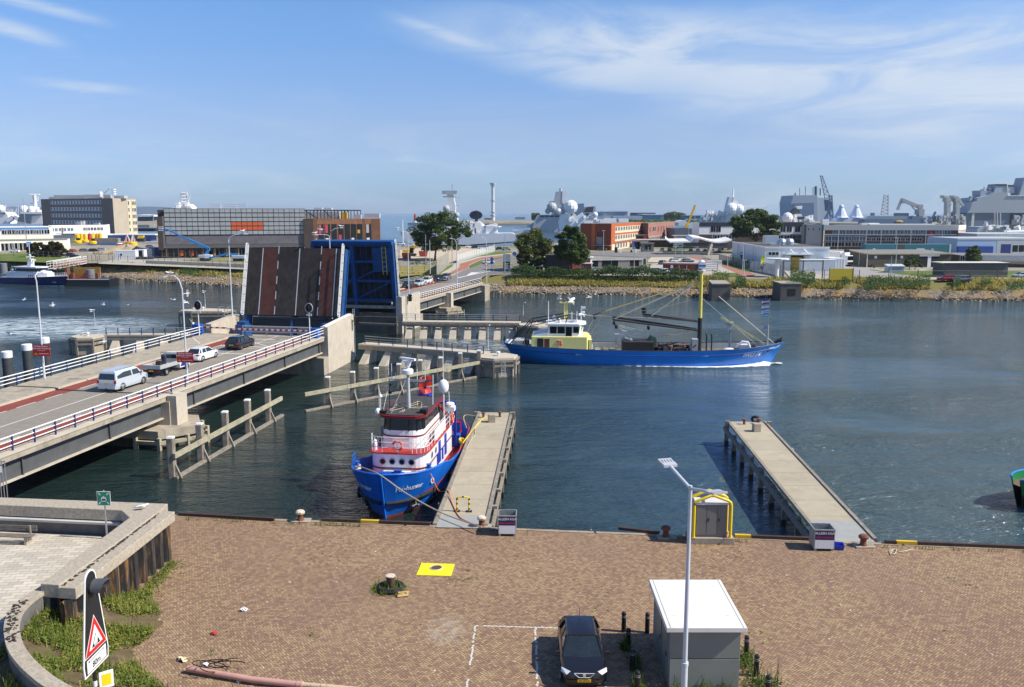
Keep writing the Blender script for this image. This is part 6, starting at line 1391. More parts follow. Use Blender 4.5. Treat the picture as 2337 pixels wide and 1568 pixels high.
_Y(PAT,HP.line(lambda u:HP.sh(u),-.1,.72,.99,-1),.9,_y,.035,1.2,2);q=MB(_y);q.bw(2,6,-1.4,1.4,3.6,3.95);q._h([(.25,0),(.25,.9)],(-6.5,-1.2,3.6),8);q.bw(-9,-7,-1,1,2.2,3.2);q._d('deck_fittings',PAT)
q=MB(M('rib_grey',(.16,.17,.19),.6));q._g([(-11.5,-1,2.6),(-7.8,-1,2.9),(-6.9,0,3.2),(-7.8,1,2.9),(-11.5,1,2.6)],.33,8);q.aj((-9.6,0,3),(-8.2,0,5.2),.2,.3);q._d('dinghy',PAT)
ga=at(*B5(2245,690),WZ);GB=_b('green_boat','green hulled boat with blue rail, only its bow in the frame at the right edge','boat',(ga.x+8.6,ga.y+2.0,WZ),R(193))
HG=Hull(17,[(0,2.2),(.3,2.6),(.7,2.5),(.88,1.9),(.96,1.2),(1,.45)],[(0,1.6),(.3,2.3),(.7,2.0),(.88,1.3),(.96,.6),(1,.2)],[(0,1.7),(.6,1.75),(1,2.15)],.5,.5,30)
q=MB(M('boat_green',(.008,.16,.045),.35,var=.1,coat=.3));HG.skin(q,lambda u:1.0,lambda u:HG.sh(u),3);gh=q._d('hull',GB,au=True);q=MB(M('boat_black',(.012,.012,.014),.4));HG.skin(q,lambda u:-.8,lambda u:1.0,3);q._d('lower_hull',gh,au=True)
for sg in(1,-1):q=MB(M('rail_azure',(.01,.20,.60),.4));q._g(HG.line(lambda u:HG.sh(u)+.03,-.03,0,1,sg),.07,6);q._d('top_rail',gh,au=True)
q=MB(M('boat_green',0));HG.bulwark(q,.5);q._d('bulwark',GB,au=True);q=MB(M('boat_deck_brown',(.14,.08,.05),.8));HG.deck(q,.5);q._d('deck',GB);q=MB(FYE);q.bw(-5,1,-1.6,1.6,1.2,3.2);q._d('cabin',GB,bev=.1)
aM=M('car_glass',(.018,.026,.030),.05,var=.3,scale=3,spec=.8);aL=M('tyre_rubber',(.014,.014,.014),.8);RIM=M('alloy_rim',(.42,.43,.44),.35,.7,var=.1);PLATE=M('yellow_number_plate',(.78,.48,.02),.5);TAIL=M('tail_light_red',(.40,.012,.012),.25);HEADL=M('head_light_glass',(.62,.64,.66),.12,var=.1);_A=M('car_black_trim',(.016,.016,.017),.5)
def paint(n,c,r=.28):return M('paint_'+n,c,r,0.,var=.03,coat=.6)
def carbody(mb,L,W,H,belt,hood,x4,zb=.20,rearz=None):
 hw=W/2;rearz=rearz or belt;wb,wt,rt,rb=x4
 st=[(L/2,.60,.36,.50,.58),(L/2-.10,.80,.25,.48,hood-.17),(L/2-.42,.95,zb,.50,hood-.07),(L/2-1.0,1,zb,.52,hood),(wb,1,zb,.52,belt-.01),(0,1,zb,.52,belt),(rb,.99,zb,.55,belt),(-L/2+.22,.95,zb+.03,.55,rearz),(-L/2+.05,.90,.30,.55,rearz-.05),(-L/2,.84,.36,.55,rearz-.20)]
 bD=[]
 for x,f,b,mz,t in st:
  h=hw*f;bD.append([(x,-h*.93,b),(x,-h,b+.16),(x,-h,mz),(x,-h*.985,t-.10),(x,-h*.90,t),(x,h*.90,t),(x,h*.985,t-.10),(x,h,mz),(x,h,b+.16),(x,h*.93,b)])
 mb.bz(bD)
def ab(av,loc,rz,pm,L=4.25,W=1.8,H=1.45,belt=.92,hood=.90,x4=None,plate=None,aw=None,name='car',cat='car',wr_=.32,rear_plate=True,roofm=None,tail='wide',rim=RIM):
 x4=x4 or(L/2-1.05,L/2-1.85,-L/2+.75,-L/2+.18);wb,wt,rt,rb=x4;hw=W/2
 t=_b(name,av,cat,loc,rz,aw)
 q=MB(pm);carbody(q,L,W,H,belt,hood,x4);bd=q._d('body',t,au=True)
 lo=[(wb,-hw*.90),(wb+.06,0),(wb,hw*.90),(rb,hw*.88),(rb-.04,0),(rb,-hw*.88)];hi=[(wt,-hw*.70),(wt+.05,0),(wt,hw*.70),(rt,hw*.68),(rt-.03,0),(rt,-hw*.68)]
 q=MB(aM);q.bz([[(x,y,belt-.02)for x,y in lo],[(x,y,H-.07)for x,y in hi]]);gl=q._d('windows',t)
 q=MB(roofm or pm);q.bz([[(x,y*1.02,H-.09)for x,y in hi],[(x*.98,y*.9,H-.01)for x,y in hi],[(x*.9,y*.4,H)for x,y in hi]]);q.use(pm)
 for i in(0,2,3,5):q.aj((*lo[i],belt-.03),(*hi[i],H-.06),.07,.06)
 for y in(-1,1):
  xm=(wt+rt)/2+.15;q.aj((xm-.02,y*hw*.905,belt-.02),(xm-.05,y*hw*.715,H-.08),.09,.025)
  q.aj((rb+.55,y*hw*.905,belt-.02),(rt+.25,y*hw*.70,H-.08),.16,.025)
 q._d('roof',t,au=True)
 for x in(L/2-.82,-L/2+.80):
  for y in(-1,1):
   q=MB(aL);yy=y*(hw-.11)
   pr=[(wr_*.62,-.11),(wr_*.97,-.11),(wr_,-.07),(wr_,.07),(wr_*.97,.11),(wr_*.62,.11)]
   q.bz([[(x+r*cos(tau*k/18),yy+o*1.0,wr_+r*sin(tau*k/18))for k in _R(18)]for r,o in pr],True,False,False);wh=q._d('wheel',t)
   q=MB(rim);yo=yy+y*.085;q.bA([(x+wr_*.64*cos(tau*k/18),yo-y*.05,wr_+wr_*.64*sin(tau*k/18))for k in _R(18)])if 0 else None
   q.use(_A);q.bz([[(x+r*cos(tau*k/18),yy+y*.04,wr_+r*sin(tau*k/18))for k in _R(18)]for r in(wr_*.64,.01)],True,False,False);q.use(rim)
   for k in _R(5):
    a=tau*k/5;q.aj((x,yo,wr_),(x+wr_*.62*cos(a),yo,wr_+wr_*.62*sin(a)),.09,.02)
   q.ah((x,yo-y*.005,wr_),wr_*.62,.02,(0,1,0),18,5);q._d('rim',wh)
 q=MB(_A)
 for x in(L/2-.82,-L/2+.80):
  for y in(-1,1):q.bz([[(x+r*cos(pi*k/12),y*(hw+.004),wr_+r*sin(pi*k/12))for k in _R(13)]for r in(wr_+.005,wr_+.055)],False,False,False)
 q.bw(-L/2+.5,L/2-.5,-hw*.9,hw*.9,.17,.28);q._d('underbody',t)
 for y in(-1,1):
  q=MB(HEADL);q.bz([[(L/2-.10,y*hw*.78,hood-.20),(L/2-.28,y*hw*.96,hood-.17),(L/2-.34,y*hw*.955,hood-.06),(L/2-.16,y*hw*.60,hood-.14)],[(L/2-.04,y*hw*.76,hood-.22),(L/2-.24,y*hw*1.0,hood-.19),(L/2-.32,y*hw*.985,hood-.045),(L/2-.12,y*hw*.58,hood-.12)]]);q._d('headlight',t)
  q=MB(TAIL);q.ob((-L/2+.10,y*hw*.76,belt-.14),(.20,hw*.34,.15));q._d('tail_light',t)
  q=MB(pm);q.ob((wb-.15,y*(hw+.09),belt+.06),(.12,.2,.14));q._d('wing_mirror',t)
 q=MB(_A);q.bw(L/2-.06,L/2+.012,-hw*.42,hw*.42,.50,.62);q.bw(L/2-.16,L/2-.02,-hw*.62,hw*.62,.28,.42);q._d('grille',t)
 q=MB(PLATE);q.ob((L/2+.02,0,.46),(.02,.52,.11));pf=q._d('number_plate',t)
 if rear_plate:q=MB(PLATE);q.ob((-L/2-.012,0,.62),(.03,.52,.11));q._d('number_plate',t)
 if plate:be(plate,.105,_A,frame((L/2+.032,0,.46),(0,1,0),(0,0,1)),pf)
 return t
BLK=paint('black',(.010,.010,.012),.22);WHT=paint('white',(.80,.80,.80));SIL=paint('silver',(.42,.46,.50));GRY=paint('grey',(.16,.17,.18));DBL=paint('dark_blue',(.012,.022,.06));LBL=paint('light_silver_blue',(.48,.53,.57));CRD=paint('red',(.35,.015,.015))
PC=ab('shiny black hatchback parked nose forward between the bay lines and bollards',(2.87,33.45,0),R(-91),BLK,4.27,1.82,1.45,plate='SN-694-D',rear_plate=False)
q=MB(HEADL);q._g([(2.145,-.40,.76),(2.16,-.22,.60),(2.165,.22,.60),(2.145,.40,.76),(2.145,-.40,.76)],.014,5);q.ob((2.16,0,.69),(.02,.11,.11));q._d('chrome_grille',PC);q=MB(_A);q._g([(-1.0,0,1.44),(-1.25,0,1.85)],.012,4);q._d('aerial',PC)
q=MB(_A);q.aj((1.02,.62,.95),(.70,.05,1.08),.02,.02);q.aj((1.02,-.1,.95),(.72,-.6,1.07),.02,.02);q._d('wiper',PC)
def bh(f,uv,L,W,wb2,side=-.02):
 z=2.3
 for _ in _R(6):
  p=at(*f(*uv),z);s=(p-BO).dot(BD);z=dz(s)+.02
 c=p+BD*wb2-BN*(W/2-.1);s=(c-BO).dot(BD);c.z=dz(s)+.015;return c
BRZ=pi/2-BA
def van():
 c=bh(B1,(1008,683),4.9,1.9,2.1);t=_b('passenger_van','silver blue passenger van with dark windows driving over the bridge','van',c,BRZ);L,W,H=5.0,1.92,1.98;hw=W/2
 q=MB(LBL);st=[(2.5,.72,.42,.62,.72),(2.38,.9,.3,.6,.98),(1.9,.98,.24,.6,1.12),(1.55,1,.24,.6,1.18),(0,1,.24,.6,1.2),(-2.3,1,.24,.6,1.2),(-2.46,.97,.28,.6,1.18),(-2.5,.95,.34,.6,1.1)]
 q.bz([[(x,-hw*f*.94,b),(x,-hw*f,b+.18),(x,-hw*f,m),(x,-hw*f*.985,tz),(x,hw*f*.985,tz),(x,hw*f,m),(x,hw*f,b+.18),(x,hw*f*.94,b)]for x,f,b,m,tz in st]);q._d('body',t,au=True)
 q=MB(LBL);q.bz([[(1.62,-hw*.96,1.15),(1.62,hw*.96,1.15),(-2.46,hw*.97,1.15),(-2.46,-hw*.97,1.15)],[(.95,-hw*.80,1.78),(.95,hw*.80,1.78),(-2.30,hw*.82,1.80),(-2.30,-hw*.82,1.80)]]);q.bz([[(.95,-hw*.80,1.78),(.95,hw*.80,1.78),(-2.30,hw*.82,1.80),(-2.30,-hw*.82,1.80)],[(.5,-hw*.66,1.94),(.5,hw*.66,1.94),(-2.2,hw*.7,1.95),(-2.2,-hw*.7,1.95)]]);q._d('upper_body',t)
 def side(y,x0,x1,e=.012):
  f=lambda x,z:(x,y*(hw*(.965-.165*(z-1.15)/.63)+e),z)
  return[f(x0,1.20),f(x1,1.20),f(x1-(.28 if x1>1 else.0),1.68),f(x0+.02,1.68)]
 for y in(-1,1):
  q=MB(aM);q.bA(side(y,-2.15,-.05));q._d('side_window',t);q=MB(aM);q.bA(side(y,.10,1.22));q._d('side_window',t)
  q=MB(LBL);q.ob((1.25,y*(hw+.10),1.27),(.16,.2,.24));q._d('wing_mirror',t)
  q=MB(TAIL);q.ob((-2.47,y*hw*.90,.95),(.1,.17,.32));q._d('tail_light',t)
  q=MB(_s);q._g([(.8,y*hw*.72,1.98),(-2.1,y*hw*.74,2.0)],.03,5);q._d('roof_rail',t)
  for x in(1.62,-1.5):
   q=MB(aL);yy=y*(hw-.12);wr=.34
   q.bz([[(x+r*cos(tau*k/18),yy+o,wr+r*sin(tau*k/18))for k in _R(18)]for r,o in((.21,-.12),(.33,-.12),(.34,-.07),(.34,.07),(.33,.125),(.21,.125))],True,False,False);w_=q._d('wheel',t)
   q=MB(RIM);q.bz([[(x+r*cos(tau*k/14),yy+y*o,wr+r*sin(tau*k/14))for k in _R(14)]for r,o in((.22,.10),(.16,.115),(.01,.12))],True,False,False);q.use(_A)
   for k in _R(7):a=tau*k/7;q.ob((x+.14*cos(a),yy+y*.121,wr+.14*sin(a)),(.05,.012,.05))
   q._d('rim',w_)
   q=MB(_A);q.bz([[(x+r*cos(pi*k/12),y*(hw+.004),wr+r*sin(pi*k/12))for k in _R(13)]for r in(.345,.40)],False,False,False);q._d('wheel_arch',t)
 q=MB(aM);q.bz([[(-2.475,-hw*.86,1.12),(-2.475,hw*.86,1.12),(-2.335,hw*.76,1.68),(-2.335,-hw*.76,1.68)],[(-2.485,-hw*.86,1.12),(-2.485,hw*.86,1.12),(-2.345,hw*.76,1.68),(-2.345,-hw*.76,1.68)]]);q._d('rear_window',t)
 q=MB(aM);q.bA([(1.64,-hw*.85,1.2),(1.64,hw*.85,1.2),(1.02,hw*.72,1.74),(1.02,-hw*.72,1.74)]);q._d('windscreen',t)
 q=MB(PLATE);q.ob((-2.515,0,.80),(.03,.52,.12));q._d('number_plate',t);q=MB(LBL);q.ob((-2.52,0,.42),(.12,1.78,.22));q._d('bumper',t);q=MB(_A);q.bw(-2.4,2.3,-.8,.8,.18,.3);q._g([(-2.5,.0,.34),(-2.72,0,.36)],.04,6);q._d('underbody',t)
van()
def pickup():
 c=bh(B1,(1415,543),5.6,2.0,1.7);t=_b('flatbed_truck','white flatbed pickup truck with open load bed following the queue','truck',c,BRZ);WP=M('truck_white',(.70,.72,.72),.4,var=.05)
 q=MB(WP);q.bz([[(x,-w,z0),(x,w,z0),(x,w*.98,z1),(x,-w*.98,z1)]for x,w,z0,z1 in((2.75,.75,.5,.85),(2.6,.9,.4,1.05),(2.1,.95,.35,1.15),(1.0,.95,.35,1.2),(.75,.95,.35,1.2))]);q.bz([[(a,-w,z),(b,-w,z),(b,w,z),(a,w,z)]for a,b,w,z in((.75,2.0,.94,1.2),(.78,1.35,.80,1.85),(.9,1.2,.6,1.95))]);cb=q._d('cab',t)
 q=MB(M('truck_blue',(.02,.02,.22),.4));
 for y in(-1,1):q.bA([(.8,y*.957,.45),(2.3,y*.957,.45),(2.45,y*.957,.95),(1.1,y*.957,.85)])
 q._d('blue_flash',cb)
 q=MB(aM);q.bA([(.745,-.62,1.30),(.745,.62,1.30),(.765,.56,1.72),(.765,-.56,1.72)]);q.bA([(2.02,-.85,1.22),(2.02,.85,1.22),(1.38,.72,1.80),(1.38,-.72,1.80)])
 for y in(-1,1):q.bA([(1.0,y*.95,1.25),(1.85,y*.95,1.25),(1.32,y*.86,1.76),(1.02,y*.86,1.76)])
 q._d('window',cb)
 q=MB(M('bed_aluminium',(.50,.52,.53),.4,.3,var=.08));q.bw(-2.75,.62,-1.03,1.03,.78,.86);q.bw(-2.79,-2.75,-1.03,1.03,.80,1.18);q.bw(.58,.62,-1.0,1.0,.861,1.3)
 for y in(-1,1):q.bw(-2.749,.579,min(y*1.0,y*1.035),max(y*1.0,y*1.035),.861,1.18)
 bed=q._d('load_bed',t);q=MB(M('bed_floor',(.45,.40,.30),.8));q.bw(-2.7,.55,-.98,.98,.862,.875);q._d('bed_floor',bed)
 q=MB(_A);q._g([(.5,-.98,1.2),(.5,-.98,1.95),(.5,.98,1.95),(.5,.98,1.2)],.03,5);q._d('headboard_frame',bed)
 q=MB(_A);q.bw(-2.7,2.5,-.5,.5,.45,.75);q.bw(-2.8,-2.7,-.95,.95,.50,.72);q._d('chassis',t)
 q=MB(PLATE);q.ob((-2.82,0,.60),(.02,.5,.12));q._d('number_plate',t)
 for y in(-1,1):
  q=MB(TAIL);q.ob((-2.81,y*.72,.60),(.03,.3,.12));q._d('tail_light',t)
  for x in(1.95,-1.6):
   q=MB(aL);q.bz([[(x+r*cos(tau*k/16),y*.86+o,.36+r*sin(tau*k/16))for k in _R(16)]for r,o in((.2,-.13),(.36,-.13),(.36,.13),(.2,.13))],True,False,False);w_=q._d('wheel',t)
   q=MB(M('steel_rim',(.35,.36,.36),.4,.5));q.bz([[(x+r*cos(tau*k/14),y*(.86+o),.36+r*sin(tau*k/14))for k in _R(14)]for r,o in((.21,.10),(.12,.06),(.01,.12))],True,False,False);q._d('rim',w_)
  q=MB(WP);q.ob((1.75,y*1.08,1.35),(.14,.2,.25));q._d('wing_mirror',cb)
 m=t.rotation_euler.z;tr=lambda x,y,z:c+V((cos(m)*x-sin(m)*y,sin(m)*x+cos(m)*y,z))
 q=MB(M('work_wear_navy',(.02,.03,.07),.8));b=tr(-.15,.25,.88);q.bz([[b+V((r*cos(a),r*.6*sin(a),z))for a in[tau*i/10 for i in _R(10)]]for r,z in((.22,0),(.26,.5),(.30,.85),(.12,1.0))]);q.use(M('hi_vis_yellow',(.5,.55,.02),.8));q.ob(b+V((0,-.02,.72)),(.16,.30,.4),m);af(q._d('work_jacket',au=True),'navy and yellow work jacket hung up in the truck bed','jacket')
 q=MB(_A);b=tr(-.75,.35,.88);q.ob(b+Z(.2),(.7,.5,.35),m);q._g([b+V((-.3,0,.1)),b+V((-.3,0,.5)),b+V((.3,.1,.5)),b+V((.3,.1,.1))],.03,5);af(q._d('compressor'),'small black machine standing in the truck bed','machine')
pickup()
ab('white hatchback on the bridge between truck and black hatchback',bh(B1,(1728,424),4.3,1.8,1.3),BRZ,WHT,4.3,1.8,1.44,aw='cars waiting on the near bridge spans')
ab('black hatchback first in the near queue before the barrier',bh(B1,(2058,322),4.4,1.8,1.3),BRZ,BLK,4.4,1.8,1.52,aw='cars waiting on the near bridge spans')
FQ=[((80,1262),BLK,'dark car heading the queue on the far span, nearest the far tower'),((200,1240),LBL,'pale silver car second in the far span queue'),((295,1208),WHT,'white car with pink sticker third in the far span queue'),((418,1182),BLK,'black saloon fourth in the far span queue'),((508,1164),GRY,'dark grey car last in the far span queue')]
for uv,pm,bB in FQ:
 z=2.3
 for _ in _R(6):p=at(*A3(*uv),z);z=dz((p-BO).dot(BD))+.02
 k=ab(bB,p+V((0,1.6,0)),BRZ+pi,pm,4.35,1.8,1.48,aw='cars waiting on the far bridge span')
 if pm is WHT:q=MB(M('pink_sticker',(.7,.12,.25),.5));q.bA([(-.6,.915,.35),(-1.6,.915,.35),(-1.8,.915,.85),(-.9,.915,.75)]);q._d('pink_sticker',k)
def ad(f,uv,pm,bB,rz,aw=None,**k):p=at(*f(*uv),ZF+.1);return ab(bB,p,rz,pm,aw=aw,**k)
ad(A3,(985,985),SIL,'silver car driving towards the bridge on the curving road',R(205))
ad(D3,(1110,1470),CRD,'red hatchback parked by the low grey hut',R(178),'cars parked by the low grey hut');ad(D3,(1320,1480),GRY,'dark grey hatchback parked right of the red hatchback',R(175),'cars parked by the low grey hut');ad(D3,(1180,1415),DBL,'dark blue estate car parked behind the red hatchback',R(180),'cars parked by the low grey hut',L=4.7);ad(D3,(2120,1430),SIL,'pale silver car at the right frame edge on the lawn path',R(180))
ad(D1,(1150,1010),BLK,'dark convertible parked in front by the path fence',R(0),'cars parked near the brown hedge');ad(D1,(1080,975),DBL,'dark blue car half behind the dark convertible',R(10),'cars parked near the brown hedge');ad(D1,(1105,915),CRD,'red car beside the brown hedge',R(95),'cars parked near the brown hedge');ad(D1,(1275,905),GRY,'grey car behind the tall lamp post',R(5),'cars parked near the brown hedge');ad(D1,(1420,905),BLK,'black estate car before the buoys',R(5),'cars parked near the brown hedge',L=4.7);ad(D1,(1540,890),SIL,'silver car beside the sand heap',R(0),'cars parked near the brown hedge');ad(D1,(235,915),WHT,'white car before the blue door of the white hall',R(0));ad(A1,(1310,592),GRY,'dark car beside the wooden screen end of the museum block',R(0))
for uv,pm,bB,k in(((180,1005),SIL,'silver car by the red entrance of the grey lodge',R(20)),((385,1010),BLK,'black car parked before the dark window of the grey lodge',R(15)),((485,1015),SIL,'silver car between the black and white cars at the grey lodge',R(200)),((590,1015),WHT,'white car in the middle of the lodge car row',R(200)),((680,1012),WHT,'white car whose boot is hidden by the bramble hedge',R(200)),((810,1015),BLK,'dark car just left of the dark red cabin',R(200)),((900,1020),LBL,'pale blue car left of the dark red cabin',R(200)),((1125,1030),CRD,'red car in front of the dark red cabin',R(200)),((905,925),GRY,'grey car behind the left end of the dark red cabin',R(60)),((1035,905),SIL,'silver car behind the roof of the dark red cabin',R(20)),((1165,905),DBL,'dark car behind the right end of the dark red cabin',R(20)),((270,780),BLK,'black car in front of the orange building',R(5))):
 ad(A4,uv,pm,bB,k,'cars parked around the gatehouse lodge')
def bf(pm):
 q=MB(pm);carbody(q,4.3,1.8,1.45,.92,.9,(1.1,.3,-1.4,-1.97));q.use(aM);lo=[(1.1,-.8),(1.1,.8),(-1.97,.78),(-1.97,-.78)];hi=[(.3,-.63),(.3,.63),(-1.4,.61),(-1.4,-.61)];q.bz([[(x,y,.9)for x,y in lo],[(x,y,1.38)for x,y in hi]]);q.use(pm);q._f(hi,1.38,1.45);q.use(aL)
 for x in(1.33,-1.35):
  for y in(-.8,.8):q.bz([[(x+.32*cos(a),y+o,.32+.32*sin(a))for a in[tau*i/10 for i in _R(10)]]for o in(-.1,.1)])
 return q
SCM={}
def aa(p,rz,pm,bB,aw):
 if pm.name not in SCM:o=bf(pm)._d('parked_car');SCM[pm.name]=o
 else:o=SCM[pm.name].copy();C.objects.link(o)
 o.location=p;o.rotation_euler=(0,0,rz);af(o,bB,'car',aw)
cn={BLK.name:'black',WHT.name:'white',SIL.name:'silver',GRY.name:'grey',DBL.name:'dark blue',LBL.name:'pale blue',CRD.name:'red'}
def lotrow(f,a,b,n,rz,cols,where,grp):
 for k in _R(n):
  u=a[0]+(b[0]-a[0])*k/(n-1);v=a[1]+(b[1]-a[1])*k/(n-1);pm=cols[k%len(cols)]
  aa(at(*f(u,v),ZF+.12),rz+U(-.08,.08),pm,cn[pm.name]+' car in '+where,grp)
lotrow(A4,(900,785),(1420,800),8,R(80),[GRY,DBL,LBL,WHT,BLK,GRY,BLK,SIL],'the front row of the naval base car park','cars in the front row of the base car park')
lotrow(A4,(1030,755),(1140,745),3,R(80),[LBL,WHT,SIL],'the second row of the naval base car park','cars in the second row of the base car park')
lotrow(A4,(1170,728),(1320,710),5,R(80),[DBL,WHT,BLK,LBL,GRY],'the back row of the naval base car park beside the canopy','cars in the back row of the base car park')
lotrow(A4,(1520,775),(1600,770),2,R(80),[DBL,GRY],'the pair under the canopy end by the white warehouse','cars under the canopy end')
lotrow(A3,(780,808),(1190,835),7,R(10),[WHT,BLK,SIL,GRY,WHT,BLK,GRY],'the line parked on the far quay before the white ship','cars on the far quay before the white ship')
lotrow(A3,(10,775),(120,790),2,R(0),[WHT,WHT],'the pair behind the yellow excavator','white cars behind the excavator')
WC={}
def window(parent,p,rz,w,h,fr=_q,gl=_o,name='window'):
 k=(round(w,2),round(h,2),fr.name,gl.name)
 if k not in WC:
  q=MB(gl);q.bw(-w/2,w/2,-.03,.0,-h/2,h/2);q.use(fr);t_=.12
  q.bw(-w/2-t_,-w/2,-.07,.0,-h/2-t_,h/2+t_);q.bw(w/2,w/2+t_,-.07,.0,-h/2-t_,h/2+t_);q.bw(-w/2,w/2,-.07,.0,h/2,h/2+t_);q.bw(-w/2,w/2,-.09,.0,-h/2-t_,-h/2)
  if w>1.1:q.bw(-.05,.05,-.05,-.03,-h/2,h/2)
  o=q._d(name,parent,loc=p,rz=rz);WC[k]=o.data
 else:o=_1(WC[k],name,parent,p,rz)
 return o
def _i(parent,A,B,zs,ss,w,h,fr=_q,gl=_o,off=.02):
 A=V((A[0],A[1],0));B=V((B[0],B[1],0));d=(B-A).normalized();n=V((d.y,-d.x,0));rz=atan2(d.y,d.x);L=(B-A).length
 for z in zs:
  for s in ss:p=A+d*(s*L if s<=1 else s)+n*off;window(parent,(p.x,p.y,z),rz,w,h,fr,gl)
def lin(a,b,n):return[a+(b-a)*i/(n-1)for i in _R(n)]
def _a(parent,A,B,s0,s1,z0,z1,mat,off=.05,name='panel',th=.06):
 A=V((A[0],A[1],0));B=V((B[0],B[1],0));d=(B-A);n=V((d.y,-d.x,0)).normalized();a=A+d*s0;b=A+d*s1
 q=MB(mat);q._f([((a+n*off).x,(a+n*off).y),((b+n*off).x,(b+n*off).y),((b+n*(off-th)).x,(b+n*(off-th)).y),((a+n*(off-th)).x,(a+n*(off-th)).y)],z0,z1);return q._d(name,parent)
def bld(name,av,cat,P,z1,wall,roof=None,aw=None,z0=ZF-.3,par=.35):
 P=[(p[0],p[1])for p in P];a=sum(P[i][0]*P[(i+1)%len(P)][1]-P[(i+1)%len(P)][0]*P[i][1]for i in _R(len(P)))
 cx=sum(p[0]for p in P)/len(P);cy=sum(p[1]for p in P)/len(P)
 t=_b(name,av,cat,(cx,cy,ZF),0,aw,True);q=MB(wall);q._f(P,z0,z1);w=q._d('wall',t)
 if roof:
  q=MB(roof);q._f([(cx+(x-cx)*.985,cy+(y-cy)*.985)for x,y in P],z1-.1,z1+.06);q._d('roof',t)
 return t
def fp2(f,a,b,depth,zt=None,z=ZF):
 A=at(*f(*a),z)if zt is None else at(*f(*a),zt);B=at(*f(*b),z)if zt is None else at(*f(*b),zt);A.z=B.z=0
 d=(B-A).normalized();n=V((-d.y,d.x,0));n=n if n.y>0 else-n;return[A,B,B+n*depth,A+n*depth]
def _c(f,uv,y):return ay(*f(*uv),y).z
def _j(parent,name,mat,items):
 for c,s in items:q=MB(mat);q.ob(c,s);q._d(name,parent)
ap=M('flat_roof_grey',(.20,.195,.185),.9,var=.12,scale=.3);aq=M('flat_roof_dark',(.085,.08,.075),.9,var=.2,scale=.3)
_U=M('cream_render',(.80,.77,.66),.7,var=.05,scale=.3);_M=M('white_render',(.84,.84,.82),.6,var=.04,scale=.3,aA=((.5,.49,.46),.2,.62,.35));OFFC=M('office_concrete',(.175,.155,.135),.85,var=.10,scale=.25);OFFL=M('office_tan_concrete',(.42,.36,.275),.85,var=.08,scale=.25)
yO=565.
P0=ay(*D1(612,95),yO);P1=ay(*D1(1695,97),yO-38);P2=ay(*D1(2045,105),yO-38+22);zt=P1.z
A=V((ay(*D1(612,95),yO).x,yO,0));B=V((P1.x,yO-38,0));Cc=V((P2.x,yO-16,0));Dd=A+(Cc-B)
t=bld('office_block','five storey concrete office block with ribbon windows, far left','building',[A,B,Cc,Dd],zt,OFFC,aq)
_a(t,B,Cc,0,1,ZF,zt+.02,OFFL,.08,'end_wall',.2)
zr=[_c(D1,(1100,y),yO-18)for y in(160,260,358,458,556)]
for z in zr:
 _a(t,A,B,.135,.845,z-1.15,z+1.15,M('pale_frame_band',(.50,.55,.60),.6),.04,'window_band',.1);_i(t,A,B,[z],lin(.15,.83,17),1.5,1.9,M('pale_window_frame',(.50,.55,.60),.5),_p,.06)
zz_=[_c(D1,(2000,y),yO-25)for y in(168,270,370,470,570)]
_a(t,B,Cc,.62,.78,ZF,zt-.8,M('cream_strip',(.62,.52,.33),.8),.12,'cream_strip',.1);_a(t,B,Cc,.80,.98,ZF,zt-.8,M('cream_strip',0),.12,'cream_strip',.1)
_i(t,B,Cc,zz_,[.66],1.0,2.2,_q,_o,.14);_i(t,B,Cc,zz_,[.83,.89,.95],.9,2.2,_q,_o,.14)
_a(t,A,B,.075,.10,ZF,zt-3,M('stair_glass',(.10,.10,.10),.4),.05,'stair_window');_a(t,A,B,.885,.905,ZF,zt-1,M('stair_glass',0),.05,'stair_window')
_j(t,'roof_plant',M('plant_grey',(.45,.46,.47),.6),[(A.lerp(B,.38)+V((0,6,zt+1.2)),(20,5,2.4)),(A.lerp(B,.18)+V((0,6,zt+.7)),(9,5,1.4)),(A.lerp(B,.76)+V((0,6,zt+1.2)),(17,5,2.4)),(A.lerp(B,.95)+V((4,8,zt+.9)),(6,5,1.6))])
q=MB(_y);c=A.lerp(B,.83)+V((0,4,zt));q._g([c,c+V((1,0,3)),c+V((5,0,6.5))],.35,6);q._h([(.4,0),(1.2,1),(1.3,3),(.6,4.2)],c+V((-1,0,0)),8);c=B+V((-3,9,zt));q._g([c,c+Z(6)],.2,6)
for k in _R(4):q._h([(1.3,0),(1.3,.6)],c+Z(1.2+k*1.3),10)
q._d('roof_aerial',t)
yy=385.
zl=_c(D1,(300,735),yy-12);zl2=_c(D1,(300,540),yy)
P=[V((ay(*D1(-400,0),yy).x,yy,0)),V((ay(*D1(690,0),yy+16).x,yy+16,0)),V((ay(*D1(690,0),yy+16).x-14,yy+46,0)),V((ay(*D1(-400,0),yy).x-8,yy+34,0))]
t=bld('white_hall','cream white hall with a blue roof stripe and window row','building',P,zl2,_U,aq)
_a(t,P[0],P[1],0,1,zl2-1.6,zl2-.1,M('hall_blue',(.10,.24,.50),.6),.08,'blue_stripe');_a(t,P[0],P[1],0,1.005,zl2-.1,zl2+.5,_M,.2,'roof_edge',.4)
_i(t,P[0],P[1],[_c(D1,(300,612),yy)],[.37+.0,.375+.06,.505,.565,.63,.69,.76,.82,.885,.93,.97],2.1,1.9,_q,_o,.05)
P=[V((ay(*D1(-400,0),yy-14).x,yy-16,0)),V((ay(*D1(960,0),yy+8).x,yy+8,0)),V((ay(*D1(960,0),yy+8).x-5,yy+20,0)),V((ay(*D1(-400,0),yy-14).x-4,yy-.3,0))]
t=bld('white_hall','lower cream hall wing with big shop windows and blue door','building',P,zl,_U,aq);_a(t,P[0],P[1],0,1.0,zl-.1,zl+.4,M('hall_edge',(.25,.24,.22),.7),.3,'roof_edge',.5)
